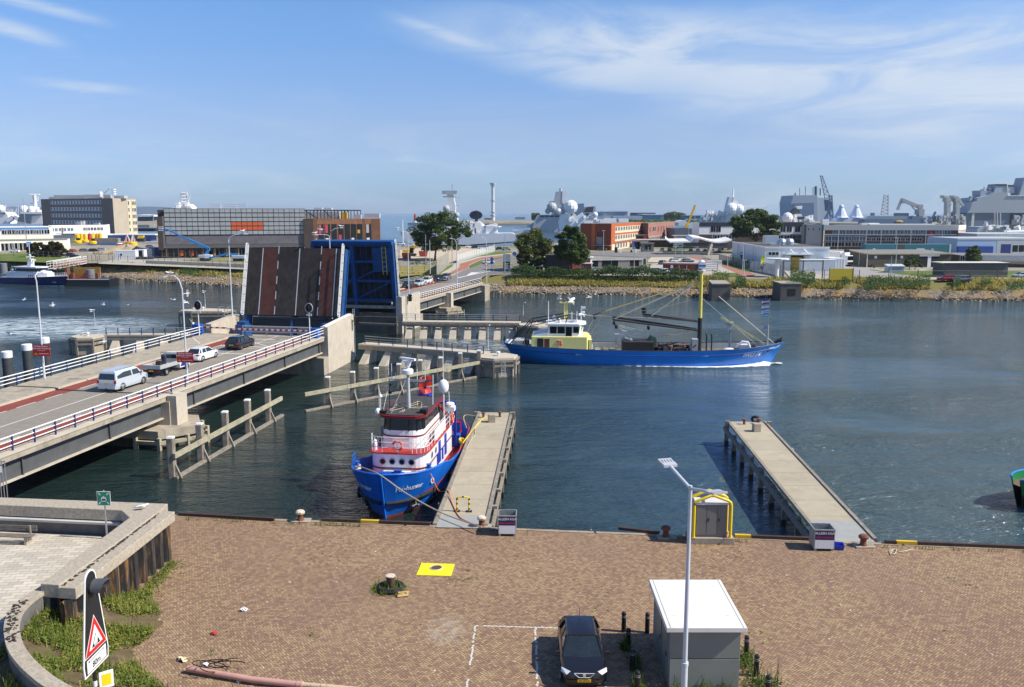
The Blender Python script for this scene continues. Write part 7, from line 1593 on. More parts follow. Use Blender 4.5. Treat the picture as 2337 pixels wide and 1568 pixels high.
ss=[(x+400)/1360 for x in(15,60,140,210,280)];_i(t,P[0],P[1],[_c(D1,(200,845),yy-17)],ss,2.9,3.2,_q,_o,.05)
_a(t,P[0],P[1],(325+400)/1360,(400+400)/1360,ZF,ZF+3.9,M('door_azure',(.03,.20,.55),.5),.06,'door')
for x in(470,):_a(t,P[0],P[1],.30,1.0,ZF+0,ZF+.2,_M,.05,'plinth')
yy=480.;P=[V((ay(*D1(690,0),yy).x,yy,0)),V((ay(*D1(1560,0),yy+20).x,yy+20,0)),V((ay(*D1(1560,0),yy+20).x-8,yy+42,0)),V((ay(*D1(690,0),yy).x-8,yy+24,0))];zt=_c(D1,(1000,505),yy)
t=bld('white_workshop','bright white workshop with small square windows before the office block','building',P,zt,_M,aq)
sx=lambda x:(x-690)/870
_i(t,P[0],P[1],[_c(D1,(800,572),yy)],[sx(x)for x in(745,800,855,925,985,1035)],1.3,1.7,_M,_p,.04);_i(t,P[0],P[1],[_c(D1,(800,566),yy)],[sx(x)for x in(1225,1255,1287,1338,1388,1440,1490)],1.3,1.6,_M,_o,.04);_a(t,P[0],P[1],sx(875),sx(900),ZF+5.2,ZF+8.4,M('door_brown',(.2,.1,.06),.6),.05,'door')
q=MB(_s);a=P[0].lerp(P[1],sx(840));
q.ob((a.x+6,a.y-3,ZF+5.0),(11,4,.3));q.ob((a.x+17,a.y-3,ZF+2.6),(12,2,.3),M4=Matrix.Rotation(.4,4,'Y'));q.ob((a.x+4,a.y-3,ZF+2.2),(14,3,4.2));q._d('outside_stair',t);_j(t,'roof_box',M('plant_grey',0),[(P[0].lerp(P[1],.5)+V((0,2,zt+.9)),(3,2,1.8)),(P[0].lerp(P[1],.56)+V((0,2,zt+1.2)),(2,2,2.2)),(P[0].lerp(P[1],.8)+V((0,3,zt+.5)),(3,2,1))]);q=MB(M('dark_bin',(.10,.09,.08),.7));q.ob((a.x-7,a.y-4,ZF+2.4),(3.2,3,4.4));q._d('dark_cabin',t)
for k,x in _E((1005,1085)):
 p=at(*D1(x,768),ZF);q=MB(M('pale_tank',(.42,.50,.56),.4));q._g([p+V((0,-2,2.6)),p+V((0,6,2.6))],2.6,16);af(q._d('storage_tank',au=True),('left'if k==0 else 'right')+' one of two pale blue tanks lying behind the buoys','tank','pale tanks behind the buoys')
p=at(*D1(1840,745),ZF);t=_b('low_shed','low blue shed with long white roof below the office block','shed',p);q=MB(M('shed_blue',(.03,.08,.28),.6));q.bw(-17,17,0,8,0,3.6);q._d('wall',t);q=MB(_M);q.bw(-18,20,-1,9,3.6,4.1);q._d('roof',t)
q=MB(_r);p=at(*D1(2010,680),ZF);q.ob(p+V((0,20,4.5)),(16,5,2.2));af(q._d('dark_shed'),'small dark shed at the foot of the office block end wall','shed')
p=at(*D1(2135,760),ZF);t=_b('truck','small yellow and dark truck right of the red striped buoys','truck',p);q=MB(M('truck_dark',(.04,.05,.06),.5));q.ob((0,0,1.6),(4,2.4,2.6));q._d('body',t);q=MB(aZ);q.ob((0,-1.3,2.6),(3.4,.3,.8));q.ob((0,0,3.3),(3,2,.7));q._d('yellow_cab',t)
def _F(av,p,kind):
 t=_b('navigation_buoy',av,'buoy',p,U(0,6),'buoys stored on land')
 col={'y':M('buoy_yellow',(.80,.52,.01),.45,var=.08),'r':M('buoy_red',(.55,.03,.02),.45),'k':_r,'w':_q,'p':M('buoy_faded_red',(.62,.22,.16),.6)}
 if kind in('y','r','k'):
  q=MB(col['y'if kind!='r'else 'r']);q._h([(.4,0),(1.5,.2),(1.75,.7),(1.6,1.5),(.5,1.9)],n=14);q._d('float',t,au=True)
  q=MB(col[kind]);q._h([(.95,1.6),(.95,3.0)],n=12);q._d('body',t,au=True);q=MB(col['y'if kind!='r'else 'r']);q._h([(.95,3.0),(.92,4.6),(.4,4.9)],n=12);q._d('top_body',t,au=True)
  q=MB(_s);q._g([(0,0,4.8),(0,0,5.7)],.12,6);q.ah((0,0,5.2),.45,.06);q._d('lantern',t)
 elif kind=='p':
  q=MB(_q);q._h([(1.8,0),(1.9,.3),(1.9,1.0),(1.6,1.3)],n=14);q._d('float',t);q=MB(col['r']);q._h([(1.93,.35),(1.93,1.0)],n=14);q._d('red_band',t)
 else:
  q=MB(col['y']);q._h([(1.9,0),(2.0,.3),(2.0,1.6),(1.7,1.9)],n=16);q._d('float',t)
  for k in _R(4):
   a=k*pi/2;q=MB(col['w']if k%2 else col['p']);q.aj((1.5*cos(a),1.5*sin(a),1.8),(.5*cos(a),.5*sin(a),4.6),.35,.35);q._d('cage_bar',t)
  q=MB(_s);q._h([(.6,0),(.5,.5),(.2,1.2)],(0,0,4.6),8);q._d('lantern',t)
BU=[((1160,790),'y','leftmost yellow buoy in the stack, black lower body'),((1235,785),'y','yellow buoy second from the left'),((1295,790),'y','yellow buoy before the red one'),((1185,800),'k','yellow buoy with black middle at the front left'),((1360,780),'r','bright red buoy in the middle of the yellow ones'),((1420,775),'y','yellow buoy right of the red one'),((1480,775),'y','tall yellow buoy second from the right'),((1520,775),'y','yellow box shaped buoy at the right end'),((1410,805),'k','yellow buoy with black top in front of the red one')]
for k,(uv,kd,bB)in _E(BU):
 p=at(*D1(uv[0],uv[1]+(10 if k<4 else 14)),ZF);_F(bB,p+Z(.9),kd)
q=MB(aH);p=at(*D1(1610,805),ZF);q.ob(p+V((0,2,2.0)),(11.5,3,3.2));q.use(M('blue_tarp',(.08,.16,.30),.7));q.ob(p+V((-2,0,.7)),(16,2,1.4));af(q._d('timber_stack'),'stack of brown timber between yellow and red buoys','timber stack')
_F('low white and red drum buoy left of the striped cage buoy',at(*D1(1820,812),ZF),'p');_F('cage buoy with faded red and white bars',at(*D1(1925,812),ZF),'c');_F('cage buoy on a yellow drum beside the sand heap',at(*D1(2010,815),ZF),'c')
p=at(*D1(1820,935),ZF);q=MB(M('sand_heap',(.42,.33,.22),.95,var=.2,scale=1.2,aB=.5));NR=26
q.bz([[(p.x+(rr*(1+.18*sin(3*a+rr)))*1.5*cos(a),p.y+6+(rr*(1+.15*sin(5*a)))*.9*sin(a),ZF-.1+3.6*(1-rr/12)**1.2*(1+.2*U(-1,1)))for a in[tau*i/NR for i in _R(NR)]]for rr in(12,10,8,6,4,2,.3)],True,False,True);af(q._d('sand_heap',au=True),'brown heap of sand behind the white site containers','sand heap')
def bi(av,f,uv,w,d,h,rz,mat,openings=True,aw='site containers'):
 p=at(*f(*uv),ZF+.05);t=_b('container',av,'container',p,rz,aw);q=MB(mat);q.bw(-w/2,w/2,0,d,.12,h);
 b=q._d('box',t);q=MB(_M);q.bw(-w/2-.06,w/2+.06,-.06,d+.06,h,h+.10);q._d('roof',t)
 q=MB(mat)
 for k in _R(int(w/.6)):q.bw(-w/2+.3+k*.6,-w/2+.42+k*.6,-.05,0,.2,h-.1)
 q._d('ribs',t)
 return t
CW=M('container_white',(.66,.68,.68),.5,var=.06)
t=bi('white site container with blue logo before the museum',D1,(1890,1030),7.2,3,3.3,R(3),CW);q=MB(DBL);q.bw(-1.6,-1.0,-.09,-.06,1.6,2.3);q._d('logo',t)
t=bi('open fronted white site container with dark opening',A1,(1215,690),3.4,3,3.3,R(3),CW);q=MB(_r);q.bw(-.8,1.2,-.08,-.05,.2,3.0);q._d('opening',t)
t=bi('open container with stacked white shelves by the museum',A1,(1290,680),3.0,3,3.2,R(3),CW);q=MB(_s);[q.bw(-1.2,1.2,-.1,-.05,.5+k*.7,.8+k*.7)for k in _R(4)];q._d('shelves',t)
bi('dark blue container with orange roof against the museum end',A1,(1345,668),4.2,4,3.4,R(3),M('container_blue',(.02,.05,.18),.5));q=MB(_r);p=at(*D1(1825,1030),ZF);q.ob(p+V((0,-.5,1)),(1.0,1.0,1.9));af(q._d('rubbish_bin'),'black wheeled bin at the corner of the white container','bin')
q=MB(M('cable_drum',(.05,.05,.055),.7));
for k in _R(6):p=at(*A1(1180+k*30,698),ZF);q.ob(p+V((0,-1,.6)),(1.6,1.5,1.1),k)
af(q._d('equipment_pile'),'dark pile of site equipment before the open containers','equipment pile')
yM=318.;Lc=V((ay(*A1(1365,320),yM).x,yM,0));zt=_c(A1,(1600,250),yM+4);zt1=_c(A1,(1400,320),yM)
xr=ay(*A2(690,340),yM+14).x;Rc=V((xr,yM+14,0));back=V((-12,42,0))
zb=_c(A1,(1700,485),yM-3);zc=_c(A1,(1700,600),yM-3)
MP=M('museum_panel',(.33,.345,.355),.5,var=.16,scale=.35);MG=M('museum_mullion',(.014,.015,.017),.5);MBR=M('brown_cladding',(.052,.036,.030),.75,var=.3,scale=.6);MW=M('wood_cladding',(.25,.115,.055),.75,var=.25,scale=.6)
t=_b('museum_building','long grey panelled museum block with orange panels and brown wing','building',(*Lc.lerp(Rc,.5).xy,ZF),0,None,True);d=(Rc-Lc)
q=MB(MBR);q._f([(p.x,p.y)for p in(Lc+V((0,.8,0)),Rc+V((0,.8,0)),Rc+back,Lc+back)],zc,zt-.5);q._d('core',t)
pl=lambda s:Lc+d*s
s0=(1483-1365)/(2640-1365)*1.0;sA=lambda x:(ay(*A1(x,400),yM+6).x-Lc.x)/(Rc.x-Lc.x)
a0,a1=sA(1483),sA(2518+96)
_a(t,Lc,Rc,a0,a1,zb,zt,MG,.30,'panel_frame',.6)
nx,nz=26,6;hgt=(zt-zb)/nz
for i in _R(nx):
 q=MB(MP)
 A_=pl(a0+(a1-a0)*i/nx);B_=pl(a0+(a1-a0)*(i+1)/nx);n=V((d.y,-d.x,0)).normalized();e=(B_-A_)
 for j in _R(nz):
  big=(i%2==0)
  if 8+5-1<=i<8+5+5 and 1<=j<3+0:q.use(M('orange_panel',(.58,.105,.03),.6,var=.1))
  else:q.use(MP)
  p0=A_+e*(.06 if big else.035)+n*.34;p1=B_-e*(.035 if big else.06)+n*.34
  z0=zb+hgt*j+.18;z1=zb+hgt*(j+1)-.16;q._f([(p0.x,p0.y),(p1.x,p1.y),((p1-n*.1).x,(p1-n*.1).y),((p0-n*.1).x,(p0-n*.1).y)],z0,z1)
 q._d('grey_panels',t)
_a(t,Lc,Rc,a0+.005,a1,zc+1.3,zb-.15,M('mesh_band',(.135,.125,.14),.7,var=.25,scale=.6),.1,'mesh_band',.5)
_a(t,Lc,Rc,0,a0*.72,zc-.6,zt1,MBR,.35,'brown_screen',.6);_a(t,Lc,Rc,a0*.72,a0,zc,zt1+.2,M('grey_end',(.13,.135,.14),.7),.25,'grey_strip',.5);_a(t,Lc,Rc,a1,1.0,zc,zt-1.2,M('grey_end',0),.25,'grey_strip',.5)
_a(t,Lc,Rc,.0,1.0,zc,zc+1.2,M('beam_grey',(.10,.10,.10),.7),.2,'lower_beam',.6)
_a(t,Lc,Rc,.0,1.0,ZF,zc,_o,-.8,'ground_floor_glass',.3)
for k in _R(26):
 s=(k+.5)/26;_a(t,Lc,Rc,s-.004,s+.004,ZF,zc,M('dark_column',(.05,.05,.05),.6),-.5,'column',.3)
for k in _R(12):s=(k+.6)/12.3;_a(t,Lc,Rc,s-.005,s+.005,ZF+.4,zc-.3,M('warm_light_panel',(.45,.26,.08),.6),-.72,'timber_panel',.1)
for s in(.14,.20,.21):_a(t,Lc,Rc,s,s+.02,ZF+.8,zc-.8,M('orange_panel',0),-.70,'orange_board',.1)
_j(t,'roof_rail',_M,[(pl(.43)+V((0,9,zt+.8)),(14,.3,.35)),(pl(.43)+V((0,9,zt+1.6)),(14,.3,.35)),(pl(.375)+V((0,9,zt+.8)),(.3,.3,2)),(pl(.485)+V((0,9,zt+.8)),(.3,.3,2))])
wz=_c(A2,(900,340),yM+16);w0=Rc+V((.3,-1,0));w1=V((ay(*A2(1360,340),yM+22).x,yM+22,0));wd=(w1-w0);wb_=V((-4.4,22,0))
tw=_b('museum_wing','brown timber clad wing with tall dark window slots behind the raised bridge','building',(*w0.xy,ZF),0,None,True)
q=MB(MW);q._f([(p.x,p.y)for p in(w0,w1,w1+wb_,w0+wb_)],zc-2,wz);q._d('wall',tw)
sB=lambda x:(ay(*A2(x,450),yM+18).x-w0.x)/(w1.x-w0.x)
_a(tw,w0,w1,0,sB(797),zc-2,wz+.02,MBR,.10,'dark_cladding')
zs0,zs1=_c(A2,(1000,540),yM+18),_c(A2,(1000,385),yM+18)
for k,x in _E((838,890,945,1000,1052,1103,1153,1227)):
 _a(tw,w0,w1,sB(x),sB(x+44),zs0-1.5,zs1,_r,.06,'window_slot',.1)
 cc={0:M('slot_pink',(.50,.06,.10),.7),1:M('slot_pink',0),3:M('slot_pink',0),5:_M,6:M('slot_yellow',(.55,.35,.05),.7),7:M('slot_grey',(.42,.43,.43),.7)}.get(k)
 if cc:
  hh={0:(.45,.98),1:(.5,.98),3:(.05,.4),5:(.02,.22),6:(.48,.68),7:(.5,.98)}[k];_a(tw,w0,w1,sB(x+4),sB(x+26),zs0+(zs1-zs0)*hh[0],zs0+(zs1-zs0)*hh[1],cc,.09,'blind',.05)
 if k in(1,7):_a(tw,w0,w1,sB(x+6),sB(x+30),zs0-.5,zs0+(zs1-zs0)*.22,_M,.09,'blind',.05)
q=MB(M('slat_groove',(.13,.06,.03),.8));n=V((wd.y,-wd.x,0)).normalized()
for k in _R(60):
 s=sB(800)+(1-sB(800))*k/60
 if any(sB(x)-.004<s<sB(x+48)for x in(838,890,945,1000,1052,1103,1153,1227)):continue
 p=w0+wd*s+n*.03;q.ob((p.x,p.y,(zc-2+wz)/2),(.12,.05,wz-zc+2),atan2(wd.y,wd.x))
q._d('cladding_groove',tw)
fz=_c(A2,(800,265),yM+16);f0=V((ay(*A2(652,265),yM+14).x,yM+15,0));f1=V((ay(*A2(1083,265),yM+20).x,yM+20,0))
q=MB(MG)
for b in(Z(0),V((2,16,0))):
 q.aj(f0+b+Z(fz),f1+b+Z(fz),.4,.4)
 for k in _R(15):p=f0.lerp(f1,k/14)+b;q.ob((p.x,p.y,(wz+fz)/2-.5),(.25,.25,fz-wz+1))
q.aj(f0+V((2,0,fz)),f0+V((7,0,wz)),.3,.3);q.aj(f0.lerp(f1,.5)+Z(fz),f0.lerp(f1,.65)+Z(wz),.3,.3);q._d('roof_frame',tw)
_j(tw,'roof_plant',M('plant_grey',0),[(f0.lerp(f1,.35)+V((0,6,wz+1.4)),(16,5,2.6)),(f0.lerp(f1,.3)+V((0,8,fz+.6)),(3,3,.8)),(f0.lerp(f1,.5)+V((0,8,fz+.6)),(3,3,.8)),(f0.lerp(f1,1.15)+V((0,4,wz+.8)),(3,2,1.6)),(f0.lerp(f1,1.45)+V((0,6,wz+1.2)),(6,3,1.6))]);_j(tw,'roof_cabin',M('slot_yellow',0),[(f0.lerp(f1,.78)+V((0,5,wz+1.3)),(6,4,2.4))])
A=at(*A1(1270,735),ZF);B=at(*A1(2200,775),ZF)
q=MB(_u);d2=(B-A).normalized();n2=V((-d2.y,d2.x,0));q._f([(A.x,A.y),(B.x,B.y),((B+n2*.5).x,(B+n2*.5).y),((A+n2*.5).x,(A+n2*.5).y)],ZF-.3,ZF+1.3);af(q._d('low_wall'),'low pale concrete wall along the bank before the museum','wall')
def boomlift(av,p,reach,rz):
 t=_b('boom_lift',av,'boom lift',p,rz,'blue boom lifts at the museum');BL_=M('lift_blue',(.02,.22,.55),.4)
 q=MB(_r);q.bw(-1.6,1.6,-1.2,1.2,.1,.9);
 for x in(-1.1,1.1):
  for y in(-1.1,1.1):q.bz([[(x+.55*cos(a),y+o,.55+.55*sin(a))for a in[tau*i/12 for i in _R(12)]]for o in(-.25,.25)])
 q._d('chassis',t);q=MB(M('lift_grey',(.45,.52,.58),.5));q.bw(-2.2,2.4,-1.15,1.15,.95,2.1);q._d('turntable',t,bev=.15)
 q=MB(BL_);
 for a,b,r in reach:q.aj(a,b,r,r)
 q._d('boom',t)
 e=V(reach[-1][1]);q=MB(_y);
 for z in(0,.6,1.15):q._g([e+V((-1.1,-.5,z)),e+V((.3,-.5,z)),e+V((.3,.5,z)),e+V((-1.1,.5,z)),e+V((-1.1,-.5,z))],.07,5)
 q.bw(e.x-1.1,e.x+.3,e.y-.5,e.y+.5,e.z-.1,e.z+.02);q._d('basket',t)
pb=at(*A1(1790,705),ZF);e1=ay(*A1(1800,625),pb.y);e2=ay(*A1(1640,520),pb.y);e3=ay(*A1(1455,432),pb.y);e4=ay(*A1(1412,440),pb.y)
boomlift('blue boom lift with its basket raised to the museum facade',pb,[((0,0,2),tuple(e1-pb+V((1,0,1))),.75),(tuple(e1-pb+V((1,0,1))),tuple(e2-pb),.75),(tuple(e2-pb),tuple(e3-pb),.5),(tuple(e3-pb),tuple(e4-pb),.5)],0)
pb2=at(*A1(2080,710),ZF);boomlift('second blue boom lift folded down at the museum ground floor',pb2,[((0,0,2.2),(-4,0,2.6),.7),((-4,0,2.6),(-9,0,1.4),.6),((-9,0,1.4),(-10.5,0,1.2),.5)],0)
p=at(*A3(110,900),ZF);t=_b('excavator','yellow excavator with raised arm beside the leafy tree','excavator',p);q=MB(_r)
for y in(-1.2,1.2):q.bz([[(x,y+o,z)for x,z in((-2.2,.1),(2.2,.1),(2.6,.55),(2.2,1),(-2.2,1),(-2.6,.55))]for o in(-.35,.35)])
q._d('track',t);EY=M('excavator_yellow',(.72,.42,.01),.5,var=.08);q=MB(EY);q.bw(-2.6,1.0,-1.4,1.4,1.15,2.6);q._d('house',t,bev=.1);q=MB(_o);q.bw(.2,1.6,-1.4,-.2,1.2,3.5);q._d('cab_glass',t);q=MB(EY);q.bw(.15,1.65,-1.45,-.15,3.4,3.6);q._d('cab_roof',t);q=MB(EY);q.aj((1,.3,2.2),(4.0,.3,6.2),.7,.8);q.aj((4.0,.3,6.2),(7.6,.3,6.6),.6,.7);q._d('arm',t)
for uv,bB,cm in(((75,930),'orange skip beside the excavator',M('skip_orange',(.50,.10,.03),.6)),((262,905),'dark red skip under the leafy tree',M('skip_red',(.42,.05,.03),.6))):
 p=at(*A3(*uv),ZF);t=_b('skip',bB,'skip',p,0,'skips in the sand yard');q=MB(cm);q.bz([[(-1.3,-.9,0),(1.3,-.9,0),(1.3,.9,0),(-1.3,.9,0)],[(-1.7,-1.1,2.1),(1.7,-1.1,2.1),(1.7,1.1,2.1),(-1.7,1.1,2.1)]]);q._d('box',t);q=MB(_r);q.bw(-1.5,1.5,-.95,.95,2.0,2.12);q._d('opening',t)
def a6(av,f,bC,h,mat,post=None,step=2.5,solid=True,z=ZF,name='fence',aw=None,cat='fence'):
 P=[at(*f(*p),z)for p in bC];t=_b(name,av,cat,P[0],0,aw,True)
 if solid:
  q=MB(mat)
  for a,b in zip(P[:-1],P[1:]):
   L=(b-a).length;n=max(1,int(L/.5));dd=(b-a)/n;nn=V((-dd.y,dd.x,0)).normalized()
   for k in _R(n):o=nn*(.06 if k%2 else 0);q.bA([a+dd*k+o,a+dd*(k+1)+o,a+dd*(k+1)+o+Z(h),a+dd*k+o+Z(h)])
  q._d('panel',t)
 else:
  q=MB(mat)
  for a,b in zip(P[:-1],P[1:]):
   for k in _R(3):z_=h*(.12+.42*k);q._g([a+Z(z_),b+Z(z_)],.025,4)
  q._d('wires',t)
 pm=post or mat;me=None;n=0
 for a,b in zip(P[:-1],P[1:]):
  k=max(1,int((b-a).length/step))
  for i in _R(k+1):
   p=a.lerp(b,i/k);n+=1
   if n>98:break
   if me is None:q=MB(pm);q.ob((0,0,h*.52),(.12,.12,h*1.04));o=q._d('post',t,loc=p);me=o.data
   else:_1(me,'post',t,p)
 return t
PALEF=M('pale_fence_sheet',(.44,.42,.36),.7,var=.08);WIRE=M('fence_wire',(.30,.31,.31),.5,.4);WIRED=M('dark_fence_post',(.10,.10,.10),.6);WHF=M('translucent_white_fence',(.55,.57,.55),.6,var=.1)
a6('pale corrugated fence bending round the sand yard by the cycle path',A3,[(412,1105),(545,1000)],4.0,PALEF)
a6('whitish mesh fence along the verge of the cycle path',A3,[(640,975),(860,905),(1060,850)],2.8,WHF,step=5)
a6('low wire fence on the dry grass before the sand yard',A3,[(0,1068),(410,1058)],1.2,aH,WIRED,3,False)
a6('chain link fence on bent posts along the left grass bank',D1,[(0,1000),(420,985),(990,1030)],2.6,WIRE,WIRED,4.5,False);a6('wire fence before the white site containers',D1,[(1330,1075),(1500,1040),(1790,1050)],2.4,WIRE,WIRED,4,False);a6('chain link fence along the low museum wall',A1,[(850,728),(1380,725),(2190,785)],2.4,WIRE,WIRED,4,False)
a6('chain link fence on top of the bramble bank before the lodge',A3,[(1050,1095),(1400,1112),(1900,1112),(2200,1120)],2.4,WIRE,_s,3.6,False)
a6('long chain link fence on the right bank along the yard',A5,[(390,1095),(730,1100),(1300,1100),(2337,1105)],2.6,WIRE,WIRED,6.0,False)
a6('green mesh fence beside the white warehouse wall',A4,[(1490,895),(1630,935),(1810,975)],2.6,M('green_mesh',(.10,.14,.10),.7),_s,3);a6('pale mesh fence at the warehouse gate',A4,[(1810,985),(1905,1000),(2170,1050)],2.8,WHF,_s,3)
z=lambda uv,zt:at(*A4(*uv),zt)
P=[at(*A4(0,985),ZF),at(*A4(690,975),ZF)];a,b=P;zt=_c(A4,(560,868),b.y);c_=V((ay(*A4(738,855),b.y+9).x,b.y+9,0));dP=b-a
FPn=[a-dP*.12,b,c_,c_-dP*1.1]
t=bld('gatehouse_lodge','low grey gatehouse lodge with dark windows and red entrance','building',FPn,zt,M('lodge_grey',(.20,.195,.18),.8,var=.06),ap)
A_,B_=FPn[0],FPn[1];sL=lambda x:(x+.12*690)/(690*1.12)
_a(t,A_,B_,0,1.01,zt-.25,zt+.25,M('pale_fascia',(.45,.44,.42),.7),.25,'fascia',.4)
for x0,x1 in((268,362),(370,435),(562,655),(165,228),(40,70)):_a(t,A_,B_,sL(x0),sL(x1),ZF+1.0,ZF+3.0,_o,.06,'window',.1)
_a(t,A_,B_,sL(78),sL(140),ZF,ZF+3.6,M('entrance_red',(.25,.02,.03),.5),.3,'entrance',.5);_a(t,A_,B_,sL(140),sL(160),ZF,ZF+3.9,_M,.5,'entrance_post',.3);_a(t,A_,B_,sL(78),sL(172),ZF+3.7,ZF+4.05,_M,.9,'canopy',1.2)
_a(t,FPn[1],FPn[2],.2,.8,ZF+1.0,ZF+3,_o,.06,'window',.1);_j(t,'roof_vent',_r,[(a.lerp(b,.62)+V((0,4,zt+.8)),(.8,.8,1.6)),(a.lerp(b,.85)+V((0,3,zt+.4)),(.5,.5,.7))]);_j(t,'roof_box',_M,[(a.lerp(b,.68)+V((0,3,zt+.4)),(.8,.8,.8)),(a.lerp(b,.92)+V((0,3,zt+.5)),(.7,.8,1.0))])
p=at(*A3(1880,1090),ZF);t=_b('brick_hut','small red and yellow brick hut under the two leafy trees','hut',p);q=MB(M('hut_dark',(.07,.055,.05),.8));q.bw(-6,1.2,0,8,0,5.0);q._d('wall',t);q=MB(M('hut_brick',(.34,.09,.06),.85));q.bw(1.2,3.6,-.2,8,0,4.2);q._d('brick_end',t);q=MB(M('hut_yellow',(.70,.62,.30),.7));q.bw(-.6,3.9,-.4,8,5.2,5.7);q._f([(1.2,-.2),(3.6,-.2),(3.6,8),(1.2,8)],4.2,5.2);q._d('yellow_top',t)
a,b=at(*A4(905,1000),ZF),at(*A4(1305,1005),ZF);zt=_c(A4,(1000,912),a.y);P=[a,b,b+V((1.5,5,0)),a+V((1.5,5,0))]
t=bld('red_cabin','dark red single storey cabin with flat roof','cabin',P,zt,M('cabin_red',(.115,.018,.016),.6,var=.1),M('cabin_roof',(.40,.34,.30),.8));_a(t,a,b,-.01,1.01,zt-.3,zt+.05,M('cabin_fascia',(.32,.13,.10),.6),.15,'fascia',.3)
for s0_,s1_,m in((.18,.30,_o),(.20,.27,_q),(.42,.43,_q),(.58,.59,_r),(.62,.63,_q),(.72,.82,M('cabin_red_lit',(.16,.03,.03),.6)),(.88,.98,_o)):_a(t,a,b,s0_,s1_,ZF+.1,zt-.5,m,.04 if m is not _q else.07,'window'if m is _o else 'panel',.05)
q=MB(_s);p=at(*A4(1380,1000),ZF)
for k in _R(5):q.ob(p+Z(.4+k*.55),(5.5,.3,.15))
q.ob(p+V((-2.6,0,1.4)),(.15,.3,2.8));q.ob(p+V((2.6,0,1.4)),(.15,.3,2.8));af(q._d('slatted_screen'),'grey slatted screen at the right end of the red cabin','screen')
q=MB(_M);p=at(*A4(1440,985),ZF);
for k in _R(8):q.ob(p+Z(.3+k*.36),(4.4,.3,.2))
af(q._d('white_shutter'),'white slatted bin store beside the paved path','bin store')
zt=_c(A4,(370,500),385);O0=V((at(*A4(130,480),zt).x+2,395,0));O1=at(*A4(370,500),zt);O2=at(*A4(700,485),zt)
O1.z=O2.z=0;zt=_c(A4,(370,500),O1.y);O0=V((ay(*A4(50,495),O1.y+6).x,O1.y+7,0));O2=V((ay(*A4(700,487),O1.y+62).x,O1.y+62,0));
OR=M('orange_render',(.47,.105,.022),.7,var=.08);ORD=M('rust_brown_render',(.20,.045,.018),.75,var=.10)
t=bld('orange_building','orange rendered building with pale window panels','building',[O0,O1,O2,O0+(O2-O1)],zt,OR,ap)
_a(t,O0,O1,0,.36,ZF,zt,ORD,.1,'brown_panel');_a(t,O0,O1,.48,1.0,ZF,zt,ORD,.1,'brown_panel');_i(t,O0,O1,[ZF+7.0],[.60,.68],1.6,2.0,M('red_frame',(.4,.05,.03),.6),_o,.14);_a(t,O0,O1,.53,.72,ZF+2.6,ZF+5.8,M('glazed_bay',(.22,.23,.24),.3),.14,'glazed_bay')
_a(t,O0,O1,.42,1.02,ZF+2.0,ZF+2.3,ap,2.5,'canopy',2.5)
for z0_,z1_ in((zt-4.3,zt-1.4),(zt-8.0,zt-5.2)):_a(t,O1,O2,.10,.94,z0_,z1_,M('cream_panel',(.70,.60,.42),.7),.08,'cream_panel')
_a(t,O1,O2,.02,.94,ZF,zt-9.2,M('cream_panel',0),.08,'cream_panel')
for z_ in(zt-2.4,zt-6.2):_i(t,O1,O2,[z_],lin(.13,.90,11),2.9,1.5,M('grey_frame',(.42,.42,.42),.6),M('grey_glass',(.16,.17,.18),.2),.12)
_i(t,O1,O2,[ZF+2.0],[.12,.2,.28,.36,.44,.56,.66,.76,.86],2.6,2.6,M('grey_frame',0),M('grey_glass',0),.12);_j(t,'roof_plant',_M,[(O1.lerp(O2,.3)+V((-8,0,zt+1.0)),(5,4,1.6)),(O1.lerp(O2,.5)+V((-9,0,zt+1.2)),(6,4,2.0)),(O1.lerp(O2,.7)+V((-6,0,zt+.9)),(4,4,1.6)),(O1.lerp(O2,.1)+V((-12,0,zt+.7)),(4,3,1.2)),(O1.lerp(O2,.85)+V((-8,0,zt+1.0)),(5,4,1.8))])
b0=V((O2.x+1,O2.y-12,0));zt2=_c(A4,(860,490),b0.y+20);b1=V((ay(*A4(1028,490),b0.y+75).x,b0.y+75,0));bL=V((ay(*A4(705,490),b0.y).x,b0.y+8,0));b0=V((ay(*A4(755,490),b0.y).x,b0.y,0))
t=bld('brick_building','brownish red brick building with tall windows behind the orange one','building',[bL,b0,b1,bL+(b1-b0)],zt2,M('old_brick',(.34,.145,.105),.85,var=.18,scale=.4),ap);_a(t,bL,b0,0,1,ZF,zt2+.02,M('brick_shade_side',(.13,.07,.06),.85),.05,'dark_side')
_i(t,b0,b1,[zt2-3.2],[.06,.35,.45,.55,.66,.78,.9],1.6,2.8,M('grey_frame',0),_o,.05);_i(t,b0,b1,[zt2-3],[.17,.23],3.2,2.6,_q,_o,.05);_a(t,b0,b1,.0,.8,zt2-7.4,zt2-6.6,M('grey_pipe',(.3,.32,.34),.5),.4,'pipe',.4);_a(t,b0,b1,.45,.72,ZF,zt2-7.5,_M,.1,'white_door');_i(t,b0,b1,[zt2-8.6],[.2,.28,.36],2.6,1.4,_q,_o,.05);q=MB(_S);p=b0.lerp(b1,.86)+V((1,-3,0));[q.aj((p.x+k*.4,p.y+k*2,ZF+1+k*1.2),(p.x+1.5+k*.4,p.y+2+k*2,ZF+2.2+k*1.2),.4,.3)for k in _R(5)];q._d('fire_stair',t)
p=at(*A4(1135,690),ZF);t=_b('mobile_crane','yellow mobile crane with tall raised jib behind the car park','crane',p);CY=M('crane_yellow',(.80,.45,.01),.45,var=.06);q=MB(CY);q.bw(-4,4,-1.3,1.3,.8,2.2);q.bw(-2.6,3.2,-1.4,1.4,2.3,5.4);q._d('body',t,bev=.1);q=MB(_r)
